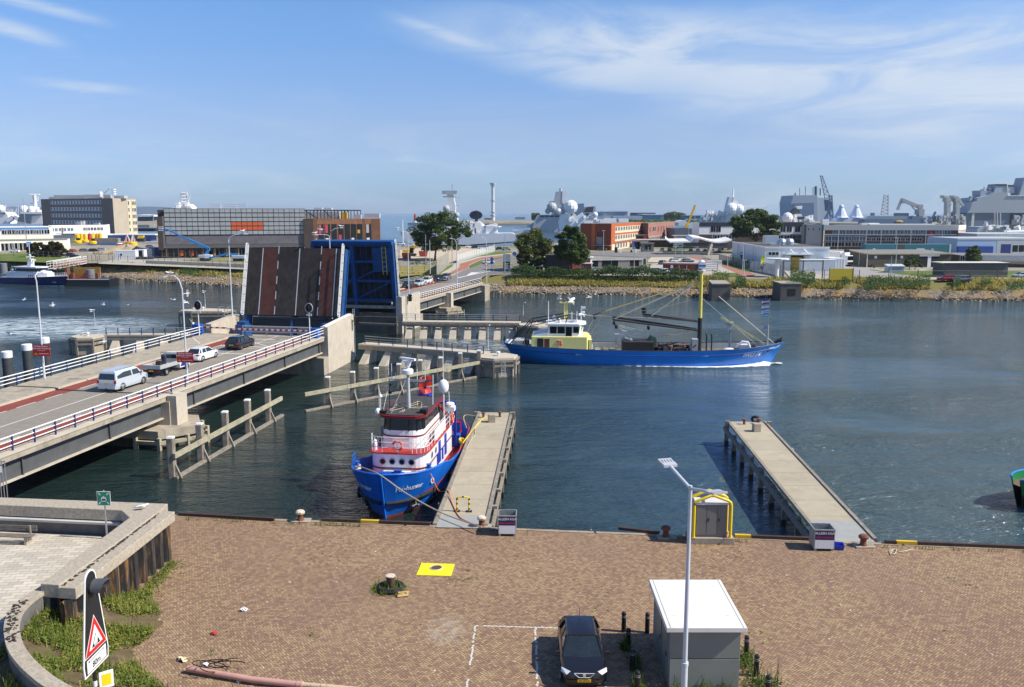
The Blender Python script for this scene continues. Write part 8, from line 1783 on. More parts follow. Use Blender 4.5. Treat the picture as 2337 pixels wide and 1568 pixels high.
for x in(-3,-1.4,1.4,3):q.bz([[(x+.6*cos(a),y,.6+.6*sin(a))for a in[tau*i/12 for i in _R(12)]]for y in(-1.35,1.35)])
q._d('wheel',t);h1=ay(*A4(1165,510),p.y)-p;h2=ay(*A4(1243,305),p.y)-p;q=MB(CY);q.aj((-1.6,0,4.2),h1,1.9,1.9);q.aj(h1-(h2-h1)*.05,h2,1.0,1.0);q._d('jib',t);q=MB(_s);q._g([h2,h2+V((.2,0,-12))],.12,4);q._d('hoist_rope',t);q=MB(aZ);pp=ay(*A4(1050,630),p.y)-p;q.ob(pp,(4.5,3,6));q._d('counterweight_box',t)
p0=at(*A4(1370,825),ZF);zc_=_c(A4,(1400,680),p0.y+4);yc_=p0.y+4;x0=ay(*A4(960,680),yc_).x;x1=ay(*A4(1600,690),yc_).x
t=_b('gate_canopy','white sail shaped entrance canopy on leaning concrete columns','canopy',((x0+x1)/2,yc_,ZF),0,None,True);q=MB(M('canopy_white',(.78,.77,.74),.5,var=.04))
K=24
q.bz([[V((x0+(x1-x0)*i/K,yy_,zc_+dz_+(1.6*(1-cos(tau*(i/K)*1.3))*.5 if i>K*.35 else.2)-.6*abs(i/K-.5)))for yy_,dz_ in((yc_-4,0),(yc_+7,.8),(yc_+7,.45),(yc_-4,-.55))]for i in _R(K+1)]);q._d('roof',t,au=True);q=MB(aq);q._f([(x0+(x1-x0)*.3,yc_-3.4),(x1,yc_-3.4),(x1,yc_+6),(x0+(x1-x0)*.3,yc_+6)],zc_-1.9,zc_-.8);q._d('soffit',t)
for a_,b_ in(((1372,828),(1410,712)),((1490,790),(1515,712))):A_=at(*A4(*a_),ZF);B_=ay(*A4(*b_),A_.y+1);q=MB(_t);q.aj(A_,B_,1.0,1.2);q._d('leaning_column',t)
q=MB(aq);c=at(*A4(1265,815),ZF);q.ob(c+V((0,10,.4)),(24,3,.6));q._d('kerb',t)
for uv,bB,m,s in(((750,795),'grey green guard booth beside the access road',M('booth_green',(.17,.18,.15),.7),(5,4,3.6)),((690,765),'pale grey cabin with blue front by the guard booth',M('booth_grey',(.42,.45,.46),.6),(5.5,3,3.4)),((632,765),'bright blue container left of the pale cabin',_Q,(3,3,3.6)),((660,735),'red portal at the side of the orange building',M('portal_red',(.40,.05,.05),.6),(7,3,5.5))):
 p=at(*A4(*uv),ZF);t=_b('guard_booth',bB,'booth',p,0,'booths at the base entrance');q=MB(m);q.bw(-s[0]/2,s[0]/2,0,s[1],0,s[2]);q._d('wall',t);q=MB(ap);q.bw(-s[0]/2-.3,s[0]/2+.3,-.3,s[1]+.3,s[2],s[2]+.2);q._d('roof',t);q=MB(_o);q.bw(-s[0]*.25,s[0]*.25,-.05,0,1.2,s[2]-.6);q._d('window',t)
p=at(*A4(840,745),ZF);t=_b('open_shed','low open fronted shed with flat pale roof before the brick building','shed',p);q=MB(M('shed_roof',(.52,.50,.46),.7));q.bw(-10,9,-2,6,3.4,3.8);q.bw(9,34,4,10,5.2,5.6);q._d('roof',t);q=MB(M('shed_dark',(.10,.06,.05),.8));q.bw(-9.5,8.5,2,5,0,3.4);q._d('wall',t);q=MB(_M);q.bw(10,14,5,8,0,5);q.bw(18,26,5,8,0,4.6);q._d('pale_wall',t)
zt=ZF+6.6
W1=at(*D2(740,440),zt);W2=at(*D2(1637,442),zt);W0=at(*D2(285,365),zt);W3=W0+(W2-W1)
g1=at(*D2(740,765),ZF);
for p in(W0,W1,W2,W3):p.z=0
WH=M('warehouse_white',(.66,.70,.71),.55,var=.03,scale=.2,aA=((.52,.54,.53),.12,.58,.4))
t=bld('white_warehouse','white clad warehouse with yellow roller door and dark roof','warehouse',[W0,W1,W2,W3],zt,WH,aq)
for a,b in((W0,W1),(W1,W2)):_a(t,a,b,-.003,1.003,zt-.25,zt+.22,_q,.12,'roof_edge',.3)
for s in(.2,.42,.68):_a(t,W0,W1,s,s+.004,ZF,zt-.3,_r,.04,'downpipe',.05)
for s in(.25,.75):_a(t,W0,W1,s,s+.002,ZF,zt-.3,M('seam_grey',(.4,.43,.44),.6),.03,'seam',.03)
sW=lambda x:(x-740)/(1637-740)
_a(t,W1,W2,sW(785),sW(935),ZF+4.3,ZF+5.35,_q,.06,'window_frame');[_a(t,W1,W2,sW(a),sW(b),ZF+4.4,ZF+5.25,_o,.09,'window')for a,b in((792,829),(838,882),(891,930))]
_a(t,W1,W2,sW(1088),sW(1278),ZF,ZF+4.5,_r,.06,'door_recess');_a(t,W1,W2,sW(1112),sW(1258),ZF+.2,ZF+3.7,M('roller_yellow',(.62,.42,.01),.5),.10,'roller_door');_a(t,W1,W2,sW(1112),sW(1258),ZF+1.65,ZF+1.95,_q,.12,'door_stripe')
for x in(1120,1152,1195):_a(t,W1,W2,sW(x),sW(x+36),ZF+1.7,ZF+1.9,_r,.14,'door_light')
for x0_,x1_ in((1010,1085),(1280,1340)):_a(t,W1,W2,sW(x0_),sW(x1_),ZF,ZF+4.3,WH,1.6,'porch_side',1.6)
_a(t,W1,W2,sW(1000),sW(1400),ZF+4.5,ZF+4.75,M('canopy_edge',(.62,.64,.64),.5),2.4,'door_canopy',2.4)
dW=(W2-W1);nW=V((dW.y,-dW.x,0)).normalized();q=MB(_q)
for x in(1085,1280):a=W1+dW*sW(x);q.aj(a+Z(ZF+6.1),a+dW*.05+nW*2.2+Z(ZF+4.8),.25,.2)
q._d('canopy_strut',t)
q=MB(M('duct_metal',(.50,.56,.60),.35,.5));c=W1.lerp(W3,.42)+V((-1.5,0,zt));q.ob(c+Z(1.7),(4.2,3,2.6));
for k in _R(2):q._h([(1.4,0),(1.45,1.2),(1.1,1.9),(.2,2.1)],c+V((3.2+k*2.4,-1,0)),12)
q.ob(c+V((4,0,.3)),(9,4,.4));q._d('roof_plant',t)
p=at(*D2(900,745),ZF);t=_b('trailer','dark green trailer standing before the warehouse window','trailer',p,atan2(dW.y,dW.x));q=MB(M('dark_truck_green',(.025,.03,.027),.7,var=.3));q.bw(-4.3,4.3,0,2.5,.7,2.6);q._d('body',t);q=MB(M('trailer_edge',(.22,.22,.21),.6));q.bw(-4.4,4.4,-.1,2.6,2.6,2.75);q._d('top',t);q=MB(_r);[q.bz([[(x+.5*cos(a),y,.5+.5*sin(a))for a in[tau*i/10 for i in _R(10)]]for y in(.1,2.4)])for x in(-2,2)];q._d('wheel',t)
bi('long white container beside the yellow roller door',D2,(1480,780),9.6,2.5,3.4,atan2(dW.y,dW.x),M('container_pale',(.68,.72,.72),.5),aw='containers by the warehouse')
p=at(*D2(1745,772),ZF);t=_b('container','white reefer container with its door bars facing forward','container',p,.05,'containers by the warehouse');q=MB(CW);q.bw(-2.3,2.3,0,9,.2,3.7);q._d('box',t);q=MB(_s);[q.bw(x-.05,x+.05,-.08,0,.3,3.6)for x in(-1.5,-.7,.0,.8,1.6)];q._d('door_bar',t)
p=at(*D2(1860,705),ZF);t=_b('lorry','white lorry with dark windscreen backed beside the warehouse','lorry',p,R(-62));q=MB(_M);q.bw(-11,-1.2,-1.3,1.3,1.1,4.6);q._d('box_body',t);q=MB(_q);q.bw(-1.0,1.6,-1.25,1.25,.6,3.5);q.bw(-1.0,.4,-1.2,1.2,3.5,4.4);cb=q._d('cab',t,bev=.12);q=MB(_o);q.bw(1.58,1.64,-1.15,1.15,2.0,3.3);q._d('windscreen',cb);q=MB(_r);q.bw(1.58,1.66,-1.1,1.1,.7,1.5);q.bw(-.2,.3,-.9,.9,4.41,5.3);q._d('grille',cb);q=MB(_r)
for x in(.6,-7,-9):q.bz([[(x+.5*cos(a),y,.5+.5*sin(a))for a in[tau*i/12 for i in _R(12)]]for y in(-1.25,1.25)])
q._d('wheel',t)
zt=_c(A5,(815,830),at(*A5(810,965),ZF).y);S1=at(*A5(805,968),ZF);S0=at(*A5(650,965),ZF)+V((0,10,0));S2=at(*A5(1660,985),ZF);
for p in(S0,S1,S2):p.z=0
S0=V((ay(*A5(620,830),S1.y+26).x,S1.y+26,0));S2=V((ay(*A5(1630,850),S1.y+1).x,S1.y+1,0))
SB=M('shed_brick',(.105,.092,.068),.85,var=.1,scale=.4)
t=bld('brick_shed','long low olive brown brick shed with pale flat roof','shed',[S0,S1,S2,S2+(S0-S1)],zt,SB,ap)
for a,b in((S0,S1),(S1,S2)):_a(t,a,b,-.005,1.005,zt-.35,zt+.12,M('shed_fascia',(.50,.44,.30),.7),.35,'fascia',.5)
for s in(.085,.395):_a(t,S1,S2,s,s+.03,zt-1.6,zt-.8,_q,.05,'window')
_a(t,S1,S2,.62,.86,ZF,ZF+4.0,M('open_bay',(.02,.02,.02),.9),.05,'open_bay');_a(t,S1,S2,.62,.86,ZF+3.3,ZF+4.3,_M,.10,'lintel');_a(t,S1,S2,.72,.76,ZF,ZF+3.3,_M,.08,'bay_post');_a(t,S0,S1,.62,.63,ZF,zt-.4,_M,.06,'downpipe');_a(t,S1,S2,-.004,.004,ZF,zt-.3,_M,.08,'corner_pipe')
R0=V((ay(*D3(1300,1200),S1.y+4).x,S1.y+3,0));R1=V((ay(*D3(2400,1200),S1.y-4).x,S1.y-2,0));zt3=_c(D3,(1900,1130),S1.y)
t=bld('low_school_building','low building with white upper band and wide window groups at the right','building',[R0,R1,R1+V((2,20,0)),R0+V((2,20,0))],zt3-.2,SB,ap)
sR=lambda x:(x-1300)/1100
_a(t,R0,R1,sR(1600),1.0,zt3-1.6,zt3,M('band_grey',(.55,.58,.58),.6),.1,'upper_band');_a(t,R0,R1,sR(1560),1.0,zt3-2.5,zt3-1.7,M('fascia_brown',(.36,.29,.21),.8),1.2,'canopy',1.2)
for x0_,x1_ in((1590,1750),(1830,1935),(1955,2070),(2100,2260)):_a(t,R0,R1,sR(x0_),sR(x1_),ZF+1.0,ZF+3.4,_q,.06,'window_frame');[_a(t,R0,R1,sR(x0_+(x1_-x0_)*k/3+5),sR(x0_+(x1_-x0_)*(k+1)/3-5),ZF+1.15,ZF+3.25,_o,.09,'window')for k in _R(3)]
_i(t,R0,R1,[ZF+2.6],[.005+sR(1230+70)],1.2,1.6,_q,_o,.05);_a(t,R0,R1,sR(1320),sR(1395),ZF,ZF+3.6,M('door_grey',(.2,.22,.23),.6),.06,'door')
p=at(*D3(1510,1430),ZF);t=_b('flat_hut','small grey brick hut with pale flat roof on the lawn','hut',p);q=MB(M('hut_grey_brick',(.10,.098,.092),.85,var=.2,scale=.6));q.bw(-8.4,8.2,0,6,0,3.6);q._d('wall',t);q=MB(M('hut_roof',(.60,.57,.47),.8));q._f([(-8.8,-.3),(8.6,-.3),(8.6,6.4),(-8.8,6.4)],3.6,3.85);q._d('roof',t);q=MB(DBL);q.bw(-8.85,8.65,-.36,-.3,3.45,3.82);q._d('fascia',t)
p=at(*A5(1090,1030),ZF);t=_b('storage_box','grey steel storage box on the lawn edge','storage box',p);q=MB(M('box_steel',(.30,.36,.40),.5));q.bw(-2.2,2.2,0,2,0,2.0);q._d('box',t);q=MB(M('box_lid',(.50,.55,.58),.5));q._f([(-2.4,-.2),(2.4,-.2),(2.4,2.2),(-2.4,2.2)],2.0,lambda x,y:2.1+.2*y);q._d('lid',t)
q=MB(GRY);p=at(*A5(1025,1018),ZF);q.ob(p+Z(.5),(2.4,1.4,1.0));q.ob(p+V((.8,0,1.2)),(.8,1.2,.8));af(q._d('handcart'),'small grey cart left of the storage box','cart')
p=at(*A5(555,1100),ZF);t=_b('yellow_board','yellow board fixed to the fence on the bank','board',p);q=MB(M('board_yellow',(.62,.46,.03),.6,var=.1));q.bw(-2.9,2.9,-.05,.05,.2,3.0);q._d('panel',t);q=MB(WIRED);q.bw(-3.0,-2.9,-.1,.1,0,3.3);q.bw(2.9,3.0,-.1,.1,0,3.3);q._d('post',t)
q=MB(WIRED);p=at(*A5(180,1085),ZF)
for x in(-5,0,5):q.ob(p+V((x,0,2.4)),(.25,.25,4.8))
q.aj(p+V((-5,0,4.6)),p+V((5,0,4.6)),.2,.2);af(q._d('yard_gate'),'dark steel gate frame before the warehouse yard','gate')
q=MB(_q);p=at(*D2(900,850),ZF);q._h([(.5,0),(.5,4.4)],p,8);q._h([(.3,0),(3.0,.2),(3.0,.5)],p+Z(4.4),12);af(q._d('beacon_table'),'white disc shaped light stand on the bank','light stand')
yH=395.;zt=_c(A5,(1000,560),yH);H0=V((ay(*A5(400,560),yH).x,yH,0));H1=V((ay(*A5(1700,560),yH-4).x,yH-4,0));H2=V((ay(*A5(1815,560),yH+10).x,yH+14,0))
HB=M('dark_brown_brick',(.085,.058,.050),.85,var=.12,scale=.3);BANDG=M('pale_grey_band',(.46,.46,.44),.7,var=.04)
t=bld('long_brick_block','long dark brick block with pale grey top band and window rows','building',[H0,H1,H2,H0+(H2-H1)],zt,HB,ap)
zb0=_c(A5,(1000,607),yH);_a(t,H0,H1,0,1.0,zb0,zt+.05,BANDG,.15,'top_band',.3);_a(t,H1,H2,0,1,zb0,zt+.05,M('end_cream',(.72,.68,.60),.7),.15,'end_panel',.3);_a(t,H1,H2,.0,1,ZF,zb0-.2,M('end_brick',(.48,.34,.28),.8),.1,'end_brick')
sH=lambda x:(x-400)/1300
HF_=M('hotel_frame',(.46,.48,.50),.6)
_i(t,H0,H1,[_c(A5,(1000,625),yH)],[sH(x)for x in(510,575,640,712,777,848,917,993,1063,1139,1210,1285,1361,1515,1597)],2.6,1.9,HF_,_p,.04);_a(t,H0,H1,sH(1425),sH(1455),_c(A5,(1000,670),yH),_c(A5,(1000,620),yH),M('hotel_red_door',(.45,.02,.04),.5),.06,'red_door')
_i(t,H0,H1,[_c(A5,(1000,690),yH)],[sH(x)for x in(440,503,570,636,712,775)],2.6,1.9,HF_,_p,.04);_i(t,H0,H1,[_c(A5,(1000,745),yH)],[sH(x)for x in(440,503,570,636,705,765)],2.6,1.9,HF_,_o,.04);_i(t,H0,H1,[_c(A5,(1000,696),yH)],[sH(x)for x in(840,885,930,985,1030,1075,1125,1170,1215,1280,1330,1570)],2.2,1.3,HF_,_o,.04)
for z_ in(671,):_a(t,H0,H1,0,1,_c(A5,(1000,684),yH)+1.3,_c(A5,(1000,684),yH)+1.8,BANDG,.1,'floor_band')
for x in(535,810,955,1100,1245,1390,1550):_a(t,H0,H1,sH(x)-.002,sH(x)+.003,ZF,zb0,HF_,.12,'column')
_j(t,'roof_plant',_M,[(H0.lerp(H1,.02)+V((0,4,zt+1.4)),(3,3,2.6)),(H0.lerp(H1,.36)+V((0,4,zt+.6)),(8,3,.8)),(H0.lerp(H1,.6)+V((0,4,zt+.4)),(30,3,.5))])
q0=V((ay(*A5(205,550),yH+6).x,yH+4,0));q1=V((ay(*A5(388,550),yH).x,yH+2,0));t=bld('stair_tower','windowless pale grey concrete block joining two long buildings','building',[q0,q1,q1+V((0,18,0)),q0+V((0,18,0))],zt+.3,M('tower_pale',(.40,.40,.38),.8,var=.05),ap);[_a(t,q0,q1,s,s+.06,zt-2.3,zt-1.3,_r,.05,'vent')for s in(.12,.42,.8)];_a(t,q0,q1,0,1,zt-9,zt-8.8,M('seam_dark',(.2,.2,.2),.8),.04,'joint');_a(t,q0,q1,-.12,0,ZF,zt+.3,SB,.1,'dark_edge');_a(t,q0,q1,1,1.1,ZF,zt+.3,SB,.1,'dark_edge')
yN=404.;n0=V((ay(*A4(1287,500),yN).x,yN,0));n1=V((ay(*A5(195,550),yN+2).x,yN+2,0));zt=_c(A4,(1400,487),yN)
t=bld('navy_banded_building','white and brick building with dark navy top band behind the big tree','building',[n0,n1,n1+V((0,16,0)),n0+V((0,16,0))],zt,_M,aq);_a(t,n0,n1,0,1,_c(A4,(1400,530),yN),zt+.1,M('navy_band',(.018,.025,.05),.6),.15,'navy_band',.3);_a(t,n0,n1,0,1,ZF,_c(A4,(1400,612),yN),HB,.1,'brick_base')
_i(t,n0,n1,[_c(A4,(1400,556),yN)],[.135,.18,.80,.86,.94],2.4,2.6,M('grey_frame',0),_o,.05);_i(t,n0,n1,[_c(A4,(1400,640),yN)],[.17,.20,.23,.28,.31,.78,.84,.92,.96],2.4,1.6,HF_,_o,.12)
yT=330.;a=V((ay(*A5(790,800),yT).x,yT,0));b=V((ay(*A5(1625,800),yT).x,yT,0));zt=_c(A5,(1200,745),yT)
t=bld('teal_cabins','row of teal site cabins before the long brick block','cabin',[a,b,b+V((0,4,0)),a+V((0,4,0))],zt,M('teal_cabin',(.035,.16,.20),.6,var=.08),M('teal_roof',(.10,.26,.34),.6));_a(t,a,b,.98,1.0,ZF,zt,M('cabin_end',(.45,.62,.62),.6),.06,'end_frame');[_a(t,a,b,s,s2,ZF+.6,zt-1.6,m,.05,'door')for s,s2,m in((.09,.12,_U),(.6,.69,_M),(.77,.80,M('door_lilac',(.5,.45,.5),.6)))];_a(t,a,b,.38,.46,ZF,zt,M('olive_panel',(.07,.075,.04),.7),.06,'olive_panel')
yB=345.;a=V((ay(*A5(1690,690),yB).x,yB,0));b=V((ay(*A5(2500,690),yB).x,yB,0));zt=_c(A5,(2000,688),yB)
t=bld('pale_blue_hall','long pale blue metal hall at the right edge','building',[a,b,b+V((0,25,0)),a+V((0,25,0))],zt,M('hall_pale_blue',(.40,.52,.66),.6,var=.04,scale=.2),M('hall_roof',(.42,.47,.48),.7));_a(t,a,b,.48,1,ZF,zt-.3,M('hall_pale_grey',(.48,.52,.54),.6),.05,'grey_wall');_a(t,a,b,0,1,zt-.4,zt+.1,M('hall_gutter',(.62,.62,.60),.6),.15,'gutter');_a(t,a,b,.53,.65,ZF,ZF+4.2,M('roller_navy',(.02,.04,.18),.5),.08,'roller_door');[_a(t,a,b,.67+k*.075,.735+k*.075,ZF+1.2,ZF+3.8,_o,.08,'window')for k in _R(4)];_a(t,a,b,0,.42,ZF,ZF+3.4,M('awning_blue',(.02,.07,.30),.6),1.2,'awning',1.2)
a=V((ay(*A5(1880,640),yB+30).x,yB+30,0));b=V((ay(*A5(2500,640),yB+30).x,yB+30,0));zt=_c(A5,(2100,642),yB+30);t=bld('pale_shed','low pale roofed shed in front of the grey naval vessel','shed',[a,b,b+V((0,22,0)),a+V((0,22,0))],zt,M('hall_pale_grey',0),M('shed_pale_roof',(.52,.56,.56),.7));q=MB(_M);c=a.lerp(b,.5);q._g([c+V((0,2,zt+.8)),c+V((14,2,zt+1.2)),c+V((14,2,zt))],.5,8);q._d('roof_duct',t)
p=at(*A3(1195,1090),ZF);t=_b('information_board','tall blue and grey information board beside the road','sign',p);q=MB(M('board_grey',(.30,.33,.36),.5));q.bw(-1.0,1.0,-.15,.15,0,5.3);q._d('board',t);q=MB(DBL);q.bw(-.95,.95,-.18,-.151,.6,3.2);pn=q._d('blue_panel',t);q=MB(_q);[q.bw(-.7,.5-.2*(k%2),-.19,-.181,1.2+k*.35,1.32+k*.35)for k in _R(5)];q._d('text_lines',pn)
def rsign(f,uv,bB,h,shape,top):
 p=at(*f(*uv),ZF);t=_b('traffic_sign',bB,'traffic sign',p,0,'traffic signs along the far road');q=MB(_s);q._g([(0,0,0),(0,0,h)],.06,6);q._d('pole',t)
 for i,(z_,r,kind)in _E(top):
  q=MB(_Q if kind=='b'else _q);n_=3 if kind=='t'else 16;q.bz([[(r*cos(tau*k/n_+pi/2),y,z_+r*sin(tau*k/n_+pi/2))for k in _R(n_)]for y in(-.14,-.08)]);s_=q._d('sign_plate',t)
  q=MB(a2 if kind in('t','r')else _q)
  if kind in('t','r'):q.bz([[(rr*cos(tau*k/n_+pi/2),-.15,z_+rr*sin(tau*k/n_+pi/2))for k in _R(n_)]for rr in(r,r*.72)],True,False,False)
  else:q.aj((-r*.4,-.15,z_-r*.4),(r*.4,-.15,z_+r*.3),.12,.03)
  q._d('symbol',s_)
rsign(A3,(968,1180),'red and white road signs on the pole at the bridge end',6,0,[(5.4,.55,'t'),(4.2,.5,'r')]);rsign(A3,(1028,1050),'pair of blue direction signs in the road island',3.6,0,[(3.2,.5,'b'),(2.1,.5,'b')]);rsign(A3,(1282,1115),'round blue cycle sign beside the information board',6.2,0,[(5.8,.55,'b')])
p=at(*A4(110,1030),ZF);t=_b('shelter','small shelter with white roof and red poster before the lodge','shelter',p);q=MB(_M);q.bw(-1.7,1.7,-.8,.8,3.0,3.2);q._d('roof',t);q=MB(_s);[q.bw(x-.06,x+.06,-.5,.5,0,3.0)for x in(-1.5,1.5)];q._d('post',t);q=MB(M('poster_dark_red',(.12,.02,.03),.5));q.bw(-1.3,1.3,.0,.1,1.2,2.9);q._d('poster',t)
def a5(av,f,bC,zt,hole=False):
 P=[at(*f(*p),zt)for p in bC];t=_b('bunker',av,'bunker',(P[0].x,P[0].y,WZ),0,'dark concrete bunkers on the bank',True)
 q=MB(M('bunker_concrete',(.115,.105,.088),.9,var=.3,scale=.6,aB=.3,aA=((.10,.095,.08),.5,.55,.5)));q._f([(p.x,p.y)for p in P],-3,zt-.02);q._d('body',t)
 cx=sum(p.x for p in P)/4;cy=sum(p.y for p in P)/4;q=MB(M('bunker_top',(.33,.29,.23),.9,var=.15,scale=.5));q._f([(cx+(p.x-cx)*1.03,cy+(p.y-cy)*1.03)for p in P],zt-.02,zt+.2);q._d('cap',t)
 if hole:a=P[3].lerp(P[2],.35);b=P[3].lerp(P[2],.72);q=MB(_r);q._f([(a.x,a.y-.05),(b.x,b.y-.05),(b.x,b.y+.3),(a.x,a.y+.3)],-.7,.9);q._d('opening',t)
a5('plain dark bunker on the bank, just right of the fishing boat mast',A4,[(1385,1095),(1555,1098),(1610,1132),(1420,1132)],1.9)
a5('dark bunker with a square opening, farther right on the bank',A5,[(-110,1108),(60,1108),(172,1132),(-30,1132)],2.0,True)
a=at(*D1(1010,1415),WZ);t=_b('pontoon','black floating pontoon with rusty shield at the patrol boat bow','pontoon',a,0,None);q=MB(_r);q.bw(-2,12.5,-1,5,-.6,1.9);q._d('float',t);q=MB(_y);q.bw(-2,12.5,-1.1,-1.0,1.75,1.95);q._d('white_edge',t);q=MB(_S);q.bw(0,.7,-.8,1,1.9,5.2);q.bw(1.2,2,0,1,0,3.6);q.bw(8.6,9.4,-.9,.2,.4,3.6);q._d('rusty_post',t);q=MB(M('orange_rust_panel',(.40,.20,.04),.8,var=.3));q.bw(.7,8.2,3,3.4,2.0,5.0);q._d('rust_panel',t);q=MB(a2);[q._g([(2.5,-.5,2.1+k*.45),(8,-.5,2.1+k*.45)],.06,5)for k in _R(3)];q._d('red_rail',t)
for uv,bB,top in(((1375,1405),'thick grey mooring pile at the end of the pontoon',(1365,1175)),((62,1260),'grey mooring pile behind the patrol boat stern',(62,1080))):
 p=at(*D1(*uv),WZ);zt=ay(*D1(*top),p.y).z;q=MB(M('grey_pile',(.17,.18,.19),.6,var=.2));q._h([(1.15,-2),(1.15,zt-WZ),(1.0,zt-WZ+.1),(.01,zt-WZ+.12)],p,16);af(q._d('mooring_pile',au=True),bB,'mooring pile','grey piles at the patrol boat')
g0=ay(*D1(760,1165),a.y+10);g1=at(*D1(1265,1075),ZF+.3);t=_b('gangway','white gangway with red railings rising from pontoon to the bank','gangway',g0,0,None,True);dd=(g1-g0);n=V((-dd.y,dd.x,0)).normalized()
q=MB(M('gangway_white',(.74,.72,.68),.5))
for s in(-1,1):
 for h in(0,.75,1.5,2.2):q.aj(g0+n*s*.9+Z(h),g1+n*s*.9+Z(h),.14,.2 if h in(0,2.2)else.1)
 for k in _R(12):p=g0+dd*(k/11)+n*s*.9;q.aj(p,p+Z(2.2),.1,.1)
q._d('truss',t);q=MB(a2);[q.aj(g0-n*.95+Z(h),g1-n*.95+Z(h),.12,.12)for h in(.4,1.15)];q._d('red_rail',t);q=MB(_s);q.bA([g0+n*.85,g1+n*.85,g1-n*.85,g0-n*.85]);q._d('walkway',t)
SG=M('navy_light_grey',(.60,.62,.63),.55,var=.05,scale=.12);_N=M('navy_shadow_grey',(.41,.435,.455),.55,var=.06,scale=.12);SGB=M('navy_blue_grey',(.15,.20,.26),.6,var=.06,scale=.1);_P=M('ship_white',(.82,.82,.81),.5,var=.05,scale=.15);_O=M('ship_dark',(.05,.055,.06),.6)
def _Z(mb,f,bC,Y,dep,ins=0.):
 P=[ay(*f(*p),Y)for p in bC];b=[p+V((0,dep,0))for p in P];
 mb.bz([P,b]);return mb
def shp(name,av,f,uv,Y,aw=None,cat='ship'):
 p=ay(*f(*uv),Y);return _b(name,av,cat,(p.x,p.y,WZ),0,aw,True)
def a7(mb,f,uv,Y,r):p=ay(*f(*uv),Y);mb.ai(p,r,12,7)
def _0(mb,f,a,b,Y,r):mb._g([ay(*f(*a),Y),ay(*f(*b),Y)],r,5)
def bv(mb,f,x0,x1,y0,y1,Y,n,s0,s1,dep=10):
 for k in _R(n):p=ay(*f(U(x0,x1),U(y0,y1)),Y+U(0,dep));mb.ob(p,(U(s0,s1),U(s0,s1),U(s0,s1)),U(0,.3))
Y=520;t=shp('frigate','white frigate with slim radar tower moored behind the leafy tree',A3,(700,760),Y)
q=MB(_P);_Z(q,A3,[(20,622),(95,640),(330,655),(760,650),(1255,640),(1290,655),(1292,715),(1272,735),(750,772),(120,775),(70,720)],Y,12);q.use(_O);_Z(q,A3,[(120,775),(750,772),(1272,735),(1275,745),(750,790),(125,790)],Y+.3,11);q._d('hull',t)
q=MB(_P);_Z(q,A3,[(540,240),(600,240),(622,340),(615,475),(495,475),(512,330)],Y+3,6);_Z(q,A3,[(480,470),(640,470),(660,560),(660,655),(450,655)],Y+2,8);q._d('radar_tower',t)
q=MB(_N);_Z(q,A3,[(518,200),(596,200),(606,242),(534,242)],Y+3,5);q.ob(ay(*A3(556,185),Y+5),(9,2,2));_0(q,A3,(588,90),(588,200),Y+5,.35);_0(q,A3,(482,235),(670,235),Y+5,.3);_0(q,A3,(600,330),(665,330),Y+4,.3);a7(q,A3,(518,368),Y+2,2.0);a7(q,A3,(635,440),Y+2,1.8);q._d('aerials',t)
q=MB(_P);_Z(q,A3,[(670,652),(670,535),(705,500),(785,503),(800,575),(850,590),(850,652)],Y+3,8);_Z(q,A3,[(835,652),(835,540),(860,512),(900,515),(925,590),(925,652)],Y+3,8);_Z(q,A3,[(960,650),(965,562),(1085,558),(1092,640)],Y+2,9);_Z(q,A3,[(930,560),(1060,535),(1090,540),(1090,560)],Y+3,8);bv(q,A3,690,1120,520,640,Y+1,30,.6,2.2,8);q._d('superstructure',t)
q=MB(M('radar_blue_black',(.02,.03,.05),.5));q.bz([[ay(*A3(850,440),Y+4)+V((4.0*r*cos(a),d,2.6*r*sin(a)))for a in[tau*i/16 for i in _R(16)]]for r,d in((1,0),(.6,2))]);_0(q,A3,(855,455),(855,512),Y+5,.9);_0(q,A3,(858,385),(858,415),Y+4,.4);q._d('search_radar',t)
Y=620;t=shp('frigate','light grey frigate with faceted radar mast beside the orange building',A3,(1800,700),Y)
q=MB(SG);_Z(q,A3,[(1262,610),(1450,606),(1620,612),(1810,625),(2240,560),(2240,725),(1330,727),(1300,680)],Y,14);q._d('hull',t)
q=MB(_N);_Z(q,A3,[(1540,440),(1800,430),(1760,520),(1800,640),(1480,610),(1500,520)],Y-1.5,10);q.use(_P);_Z(q,A3,[(1800,430),(1960,420),(1990,460),(2050,410),(2062,490),(2120,470),(2145,420),(2175,500),(2235,490),(2235,640),(1800,650),(1765,520)],Y-1,12);q._d('superstructure',t)  # left part painted shaded grey, right part white for its sunlit side
q=MB(_O);[_Z(q,A3,[(x,444),(x+46,443),(x+46,460),(x,461)],Y-1.8,.6)for x in(1572,1626,1680,1734)];q._d('bridge_window',t)
q=MB(_N);_Z(q,A3,[(1750,178),(1820,172),(1812,290),(1850,345),(1835,440),(1700,440),(1722,330),(1727,290)],Y,7);q.use(_P);_Z(q,A3,[(1820,172),(1862,178),(1880,285),(1850,335),(1862,440),(1838,440),(1850,345),(1812,290)],Y-.2,7);q._d('radar_mast',t)  # light painted by colour: shaded grey left facet, sunlit white right facet
q=MB(_N);_0(q,A3,(1800,140),(1800,178),Y+3,1.0);_0(q,A3,(1675,295),(1720,292),Y+3,.5);_0(q,A3,(1860,292),(1965,296),Y+3,.5);a7(q,A3,(1700,352),Y,3.6);a7(q,A3,(1655,395),Y,2.0);q.use(_P);a7(q,A3,(1912,350),Y-1,5.0);a7(q,A3,(1780,400),Y-2,2.2);a7(q,A3,(2185,435),Y-2,2.0);bv(q,A3,1880,2220,430,520,Y-2,26,.8,2.6,4);q._d('aerials',t)
